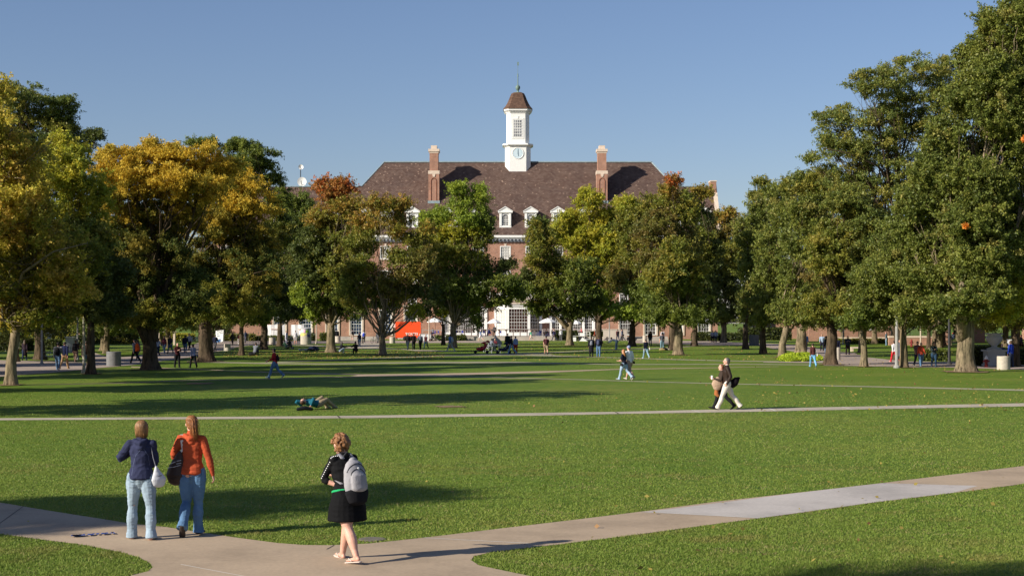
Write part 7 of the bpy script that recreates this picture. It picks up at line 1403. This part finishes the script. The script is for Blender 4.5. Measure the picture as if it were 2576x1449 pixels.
hedge(1098, 1170, 857, .7, 1.2, 'green', 'juniper bed before the left end of the terrace'); hedge(1400, 1452, 856.9, 1.35, 1.5, 'dark', 'dark shrubs behind the pale forked trunk'); hedge(1478, 1530, 856.5, 1.3, 1.6, 'green', 'shrubs between the cart and the retaining wall')
hedge(1745, 1805, 858.4, 1.2, 2, 'dark', 'dark shrub left of the two men in pale shirts'); hedge(1806, 1862, 858, 1.05, 2, 'dark', 'long clipped hedge beneath the purple brown tree'); hedge(1862, 1990, 856, 1.8, 2, 'dark', 'shaded tall hedge behind the oak trunks')
hedge(2324, 2386, 908, .80, 1.4, 'green', 'low square hedge behind the woman in dark teal'); hedge(2440, 2500, 920, 1.25, 2, 'dark', 'dark hedge around the red hydrant'); hedge(2552, 2640, 918, 1.05, 2, 'green', 'clipped hedge at the right picture edge behind the bin'); hedge(2505, 2556, 885, 1.2, 2, 'olive', 'sunlit hedge behind the royal blue jacket')
hedge(2500, 2640, 900, .8, 1, 'green', 'sunlit low hedge at the far right'); hedge(2110, 2240, 864.5, .5, 2, 'olive', 'low sunlit ground hedge beyond the right lawn strip')
hedge(-40, 62, 884, 1.25, 3, 'dark', 'dark hedge left of the shaded stone urn'); hedge(112, 142, 880, 1.0, 2, 'dark', 'dark hedge under the shaded stone urn'); hedge(186, 222, 878, 1.35, 2, 'dark', 'dark clipped hedge beside the stone pedestal'); hedge(222, 330, 866, 1.5, 4, 'olive', 'far hedge behind the left plaza path'); hedge(395, 480, 858.5, 1.0, 3, 'yg', 'yellowish sunlit hedge beyond the left plaza')
hedge(80, 200, 856, 2.2, 4, 'yg', 'sunlit yellow green shrubs far behind the shaded urn'); hedge(500, 575, 858.5, .8, 1.5, 'olive', 'hedge behind the parked bicycles')
# flower bed
def bed():
    n = 5200; P = []
    c0 = G(2013, 903); u = rng.uniform(-1, 1, n); v = rng.uniform(-1, 1, n); k = (u*u+v*v*.6) < 1; u, v = u[k], v[k]; ex = .55*(1-(u**2+v**2*.6)**2)
    x = (1957+2068)/2+u*56; y = 902.5+v*7.5; Y = F*CAMH/(y-HOR); X = (x-CX)*Y/F; Z = ex*.62*(.75+.35*vnoise(np.column_stack([X, Y]), 2.2, 4))+rng.normal(size=len(X))*.04
    P = np.column_stack([X, Y, np.maximum(Z, .02)]); C = np.where(rng.uniform(0, 1, (len(P), 1)) < .8, np.array([[.42, .52, .035]]), np.array([[.22, .32, .03]]))*rng.uniform(.7, 1.25, (len(P), 1))
    c = np.array([c0.x, c0.y, 0]); o = link('flower_bed', tri_mesh('flower_bed', leaf_tris(P-c, .20, .8), C, LEAFY), None, c); tag(o, 'bright yellow green leafy ground cover bed at the foot of the right oaks', 'ground cover', kind='stuff')
bed()
# stone urns on pedestals
def urn(px, py, h, label, m, urn_=True):
    p = G(px, py); k = p.y/F; rt = empty('stone_urn' if urn_ else 'stone_pedestal', p, label, 'urn' if urn_ else 'pedestal'); w_ = h*.26; b = MB(); hp_ = h*.5 if urn_ else h
    b.box(p.x-w_*1.15, p.x+w_*1.15, p.y-w_*1.15, p.y+w_*1.15, 0, .15); b.box(p.x-w_, p.x+w_, p.y-w_, p.y+w_, .151, hp_-.12); b.box(p.x-w_*1.2, p.x+w_*1.2, p.y-w_*1.2, p.y+w_*1.2, hp_-.119, hp_); b.build('pedestal', m, rt)
    if urn_:
        b = MB(); u = h*.5; b.lathe(p+Vector((0, 0, hp_+.002)), [(w_*.85, 0), (w_*.85, u*.08), (w_*.35, u*.16), (w_*.28, u*.24), (w_*.6, u*.36), (w_*.95, u*.62), (w_*.92, u*.8), (w_*.7, u*.86), (w_*1.05, u*.94), (w_*1.0, u), (w_*.75, u*.98)], 24); b.build('urn', m, rt, smooth=True)
SH = m_concrete('urn_stone', (.46, .46, .48)); urn(125, 877, 2.0, 'shaded stone urn on a pedestal at the far left', SH); urn(178, 887, 1.55, 'plain square stone pedestal right of the shaded urn', SH, False); urn(2501, 921, 2.25, 'pale stone urn on a pedestal above the dark hedge', SH); urn(2543, 893, 1.4, 'far stone urn behind the royal blue jacket', SH)
# hydrants
def hydrant(px, py, m1, m2, label, s=1):
    p = G(px, py); rt = empty('fire_hydrant', p, label, 'fire hydrant'); b = MB(); b.lathe(p, [(.15*s, 0), (.15*s, .05), (.10*s, .06), (.10*s, .52*s)], 16); 
    for sx in (-1, 1): b.tube([p+Vector((0, 0, .4*s)), p+Vector((sx*.17*s, 0, .4*s))], [.05*s, .05*s], 8)
    b.tube([p+Vector((0, 0, .34*s)), p+Vector((0, -.17*s, .34*s))], [.06*s, .06*s], 8); b.build('barrel', m1, rt); b = MB(); b.lathe(p+Vector((0, 0, .521*s)), [(.13*s, 0), (.13*s, .04), (.10*s, .1*s), (.05*s, .17*s), (.03*s, .23*s)], 14); b.build('bonnet', m2, rt)
RDK = mat('hydrant_red', (.20, .02, .02), .5); hydrant(2481, 924, RDK, mat('hydrant_silver', (.6, .6, .62), .4), 'dark red hydrant with silver cap in front of the dark hedge', 1.05); hydrant(2293, 872, RDK, RDK, 'dark red hydrant before the low brick terrace wall', 1.2)
# benches
def bench(px, py, L, label, h=.42, legs_=2):
    p = G(px, py); rt = empty('stone_bench', p, label, 'bench'); b = MB(); b.box(p.x-L/2, p.x+L/2, p.y-.22, p.y+.22, h-.14, h); b.build('seat', STONE, rt)
    for i in range(legs_): x = p.x+(i/(legs_-1)-.5)*L*.78; b = MB(); b.box(x-.12, x+.12, p.y-.17, p.y+.17, 0, h-.141); b.build('leg', STONE, rt)
bench(2154, 884, 1.1, 'short pale stone bench left of two slim trunks', .45); bench(2391, 868.5, 2.6, 'long stone bench with the red capped person', .55, 3); bench(419, 868, 2.5, 'long raised stone slab on supports beyond the left plaza', 1.72, 2)
# low brick terrace walls on the right, fences, brick houses
def bwall(x0p, x1p, yb, h, label, cop=True):
    p, q = G(x0p, yb), G(x1p, yb); rt = empty('brick_wall', ((p.x+q.x)/2, p.y, 0), label, 'wall'); b = MB(); b.box(p.x, q.x, p.y, p.y+.4, 0, h); b.build('brickwork', BRICK, rt)
    b = MB(); b.box(p.x-.05, q.x+.05, p.y-.05, p.y+.45, h+.001, h+.22); b.build('coping', STONE, rt)
bwall(2236, 2352, 868.5, .95, 'low brick terrace wall with pale coping on the right'); bwall(2034, 2058, 858, 2.2, 'short reddish brick gate wall between the oak trunks'); bwall(2080, 2236, 861, .5, 'very low pale topped wall beyond the right lawn')
def fence(x0p, x1p, yb, h, label, step=.14):
    p, q = G(x0p, yb), G(x1p, yb); rt = empty('iron_fence', ((p.x+q.x)/2, p.y, 0), label, 'fence'); b = MB(); b.box(p.x, q.x, p.y-.02, p.y+.02, h-.1, h-.06); b.box(p.x, q.x, p.y-.02, p.y+.02, .2, .24); b.build('rail', DARKM, rt)
    b = MB(); x = p.x
    while x < q.x: b.box(x-.012, x+.012, p.y-.012, p.y+.012, 0, h); x += step
    b.build('picket_panel', DARKM, rt)
    x = p.x
    while x < q.x: b = MB(); b.box(x-.04, x+.04, p.y-.04, p.y+.04, 0, h+.12); b.build('post', DARKM, rt); x += 2.4
fence(2120, 2240, 857, 2.3, 'black iron picket fence behind the right plaza'); fence(2242, 2350, 866.5, 2.25, 'black iron picket fence above the low brick terrace wall')
def house(x0, x1, y0, y1, h, label, wn, side_left=True):
    rt = empty('campus_building', ((x0+x1)/2, y0, 0), label, 'building'); b = MB(); b.box(x0, x1, y0, y1, 0, h); b.build('wall', BRICK, rt); b = MB(); b.box(x0-.3, x1+.3, y0-.3, y1+.3, h+.001, h+.7); b.build('cornice', WHITE, rt)
    b = MB(); b.add([(x0-.3, y0-.3, h+.7), (x1+.3, y0-.3, h+.7), (x1+.3, y1+.3, h+.7), (x0-.3, y1+.3, h+.7), ((x0+x1)/2, y0+6, h+4.5), ((x0+x1)/2, y1-6, h+4.5)], [(0, 1, 4), (1, 2, 5, 4), (2, 3, 5), (3, 0, 4, 5)]); b.build('roof', ROOF, rt)
    xf = x0 if side_left else x1; rr = Vector((0, -1, 0)) if side_left else Vector((0, 1, 0)); L = y1-y0; n = wn
    for i in range(n):
        for z in (2.4, 6.4, 10.2):
            if z+1.5 > h: continue
            windowset('w', 0, 0, 1.6, 2.4, 3, 4, 0, GLASS, .12, -.02, rr, Vector((xf, y0+L*(i+.5)/n, z)), parent=rt)
    for i in range(3): windowset('w', (x0+x1)/2+(i-1)*4.5, 2.6, 1.6, 2.4, 3, 4, y0, GLASS, .12, -.02, parent=rt)
house(78, 100, 120, 195, 12, 'brick campus building behind the trees on the right', 8); house(84, 110, 215, 262, 13, 'far brick campus building behind the right hand trees', 5); house(-104, -78, 100, 190, 12, 'brick campus building behind the trees on the left', 8, False); house(44.5, 66, 268, 300, 8.0, 'low brick building beyond the gable end of the hall', 3)
b = MB(); b.box(33, 38, 215.5, 216, 0, 3.0)
p = G(2362, 866); bwall(2353, 2392, 867, 3.6, 'tall brick garden wall piece glimpsed above the stone bench'); bwall(2448, 2478, 862, 3.2, 'brick wall piece right of the huge oak trunk')
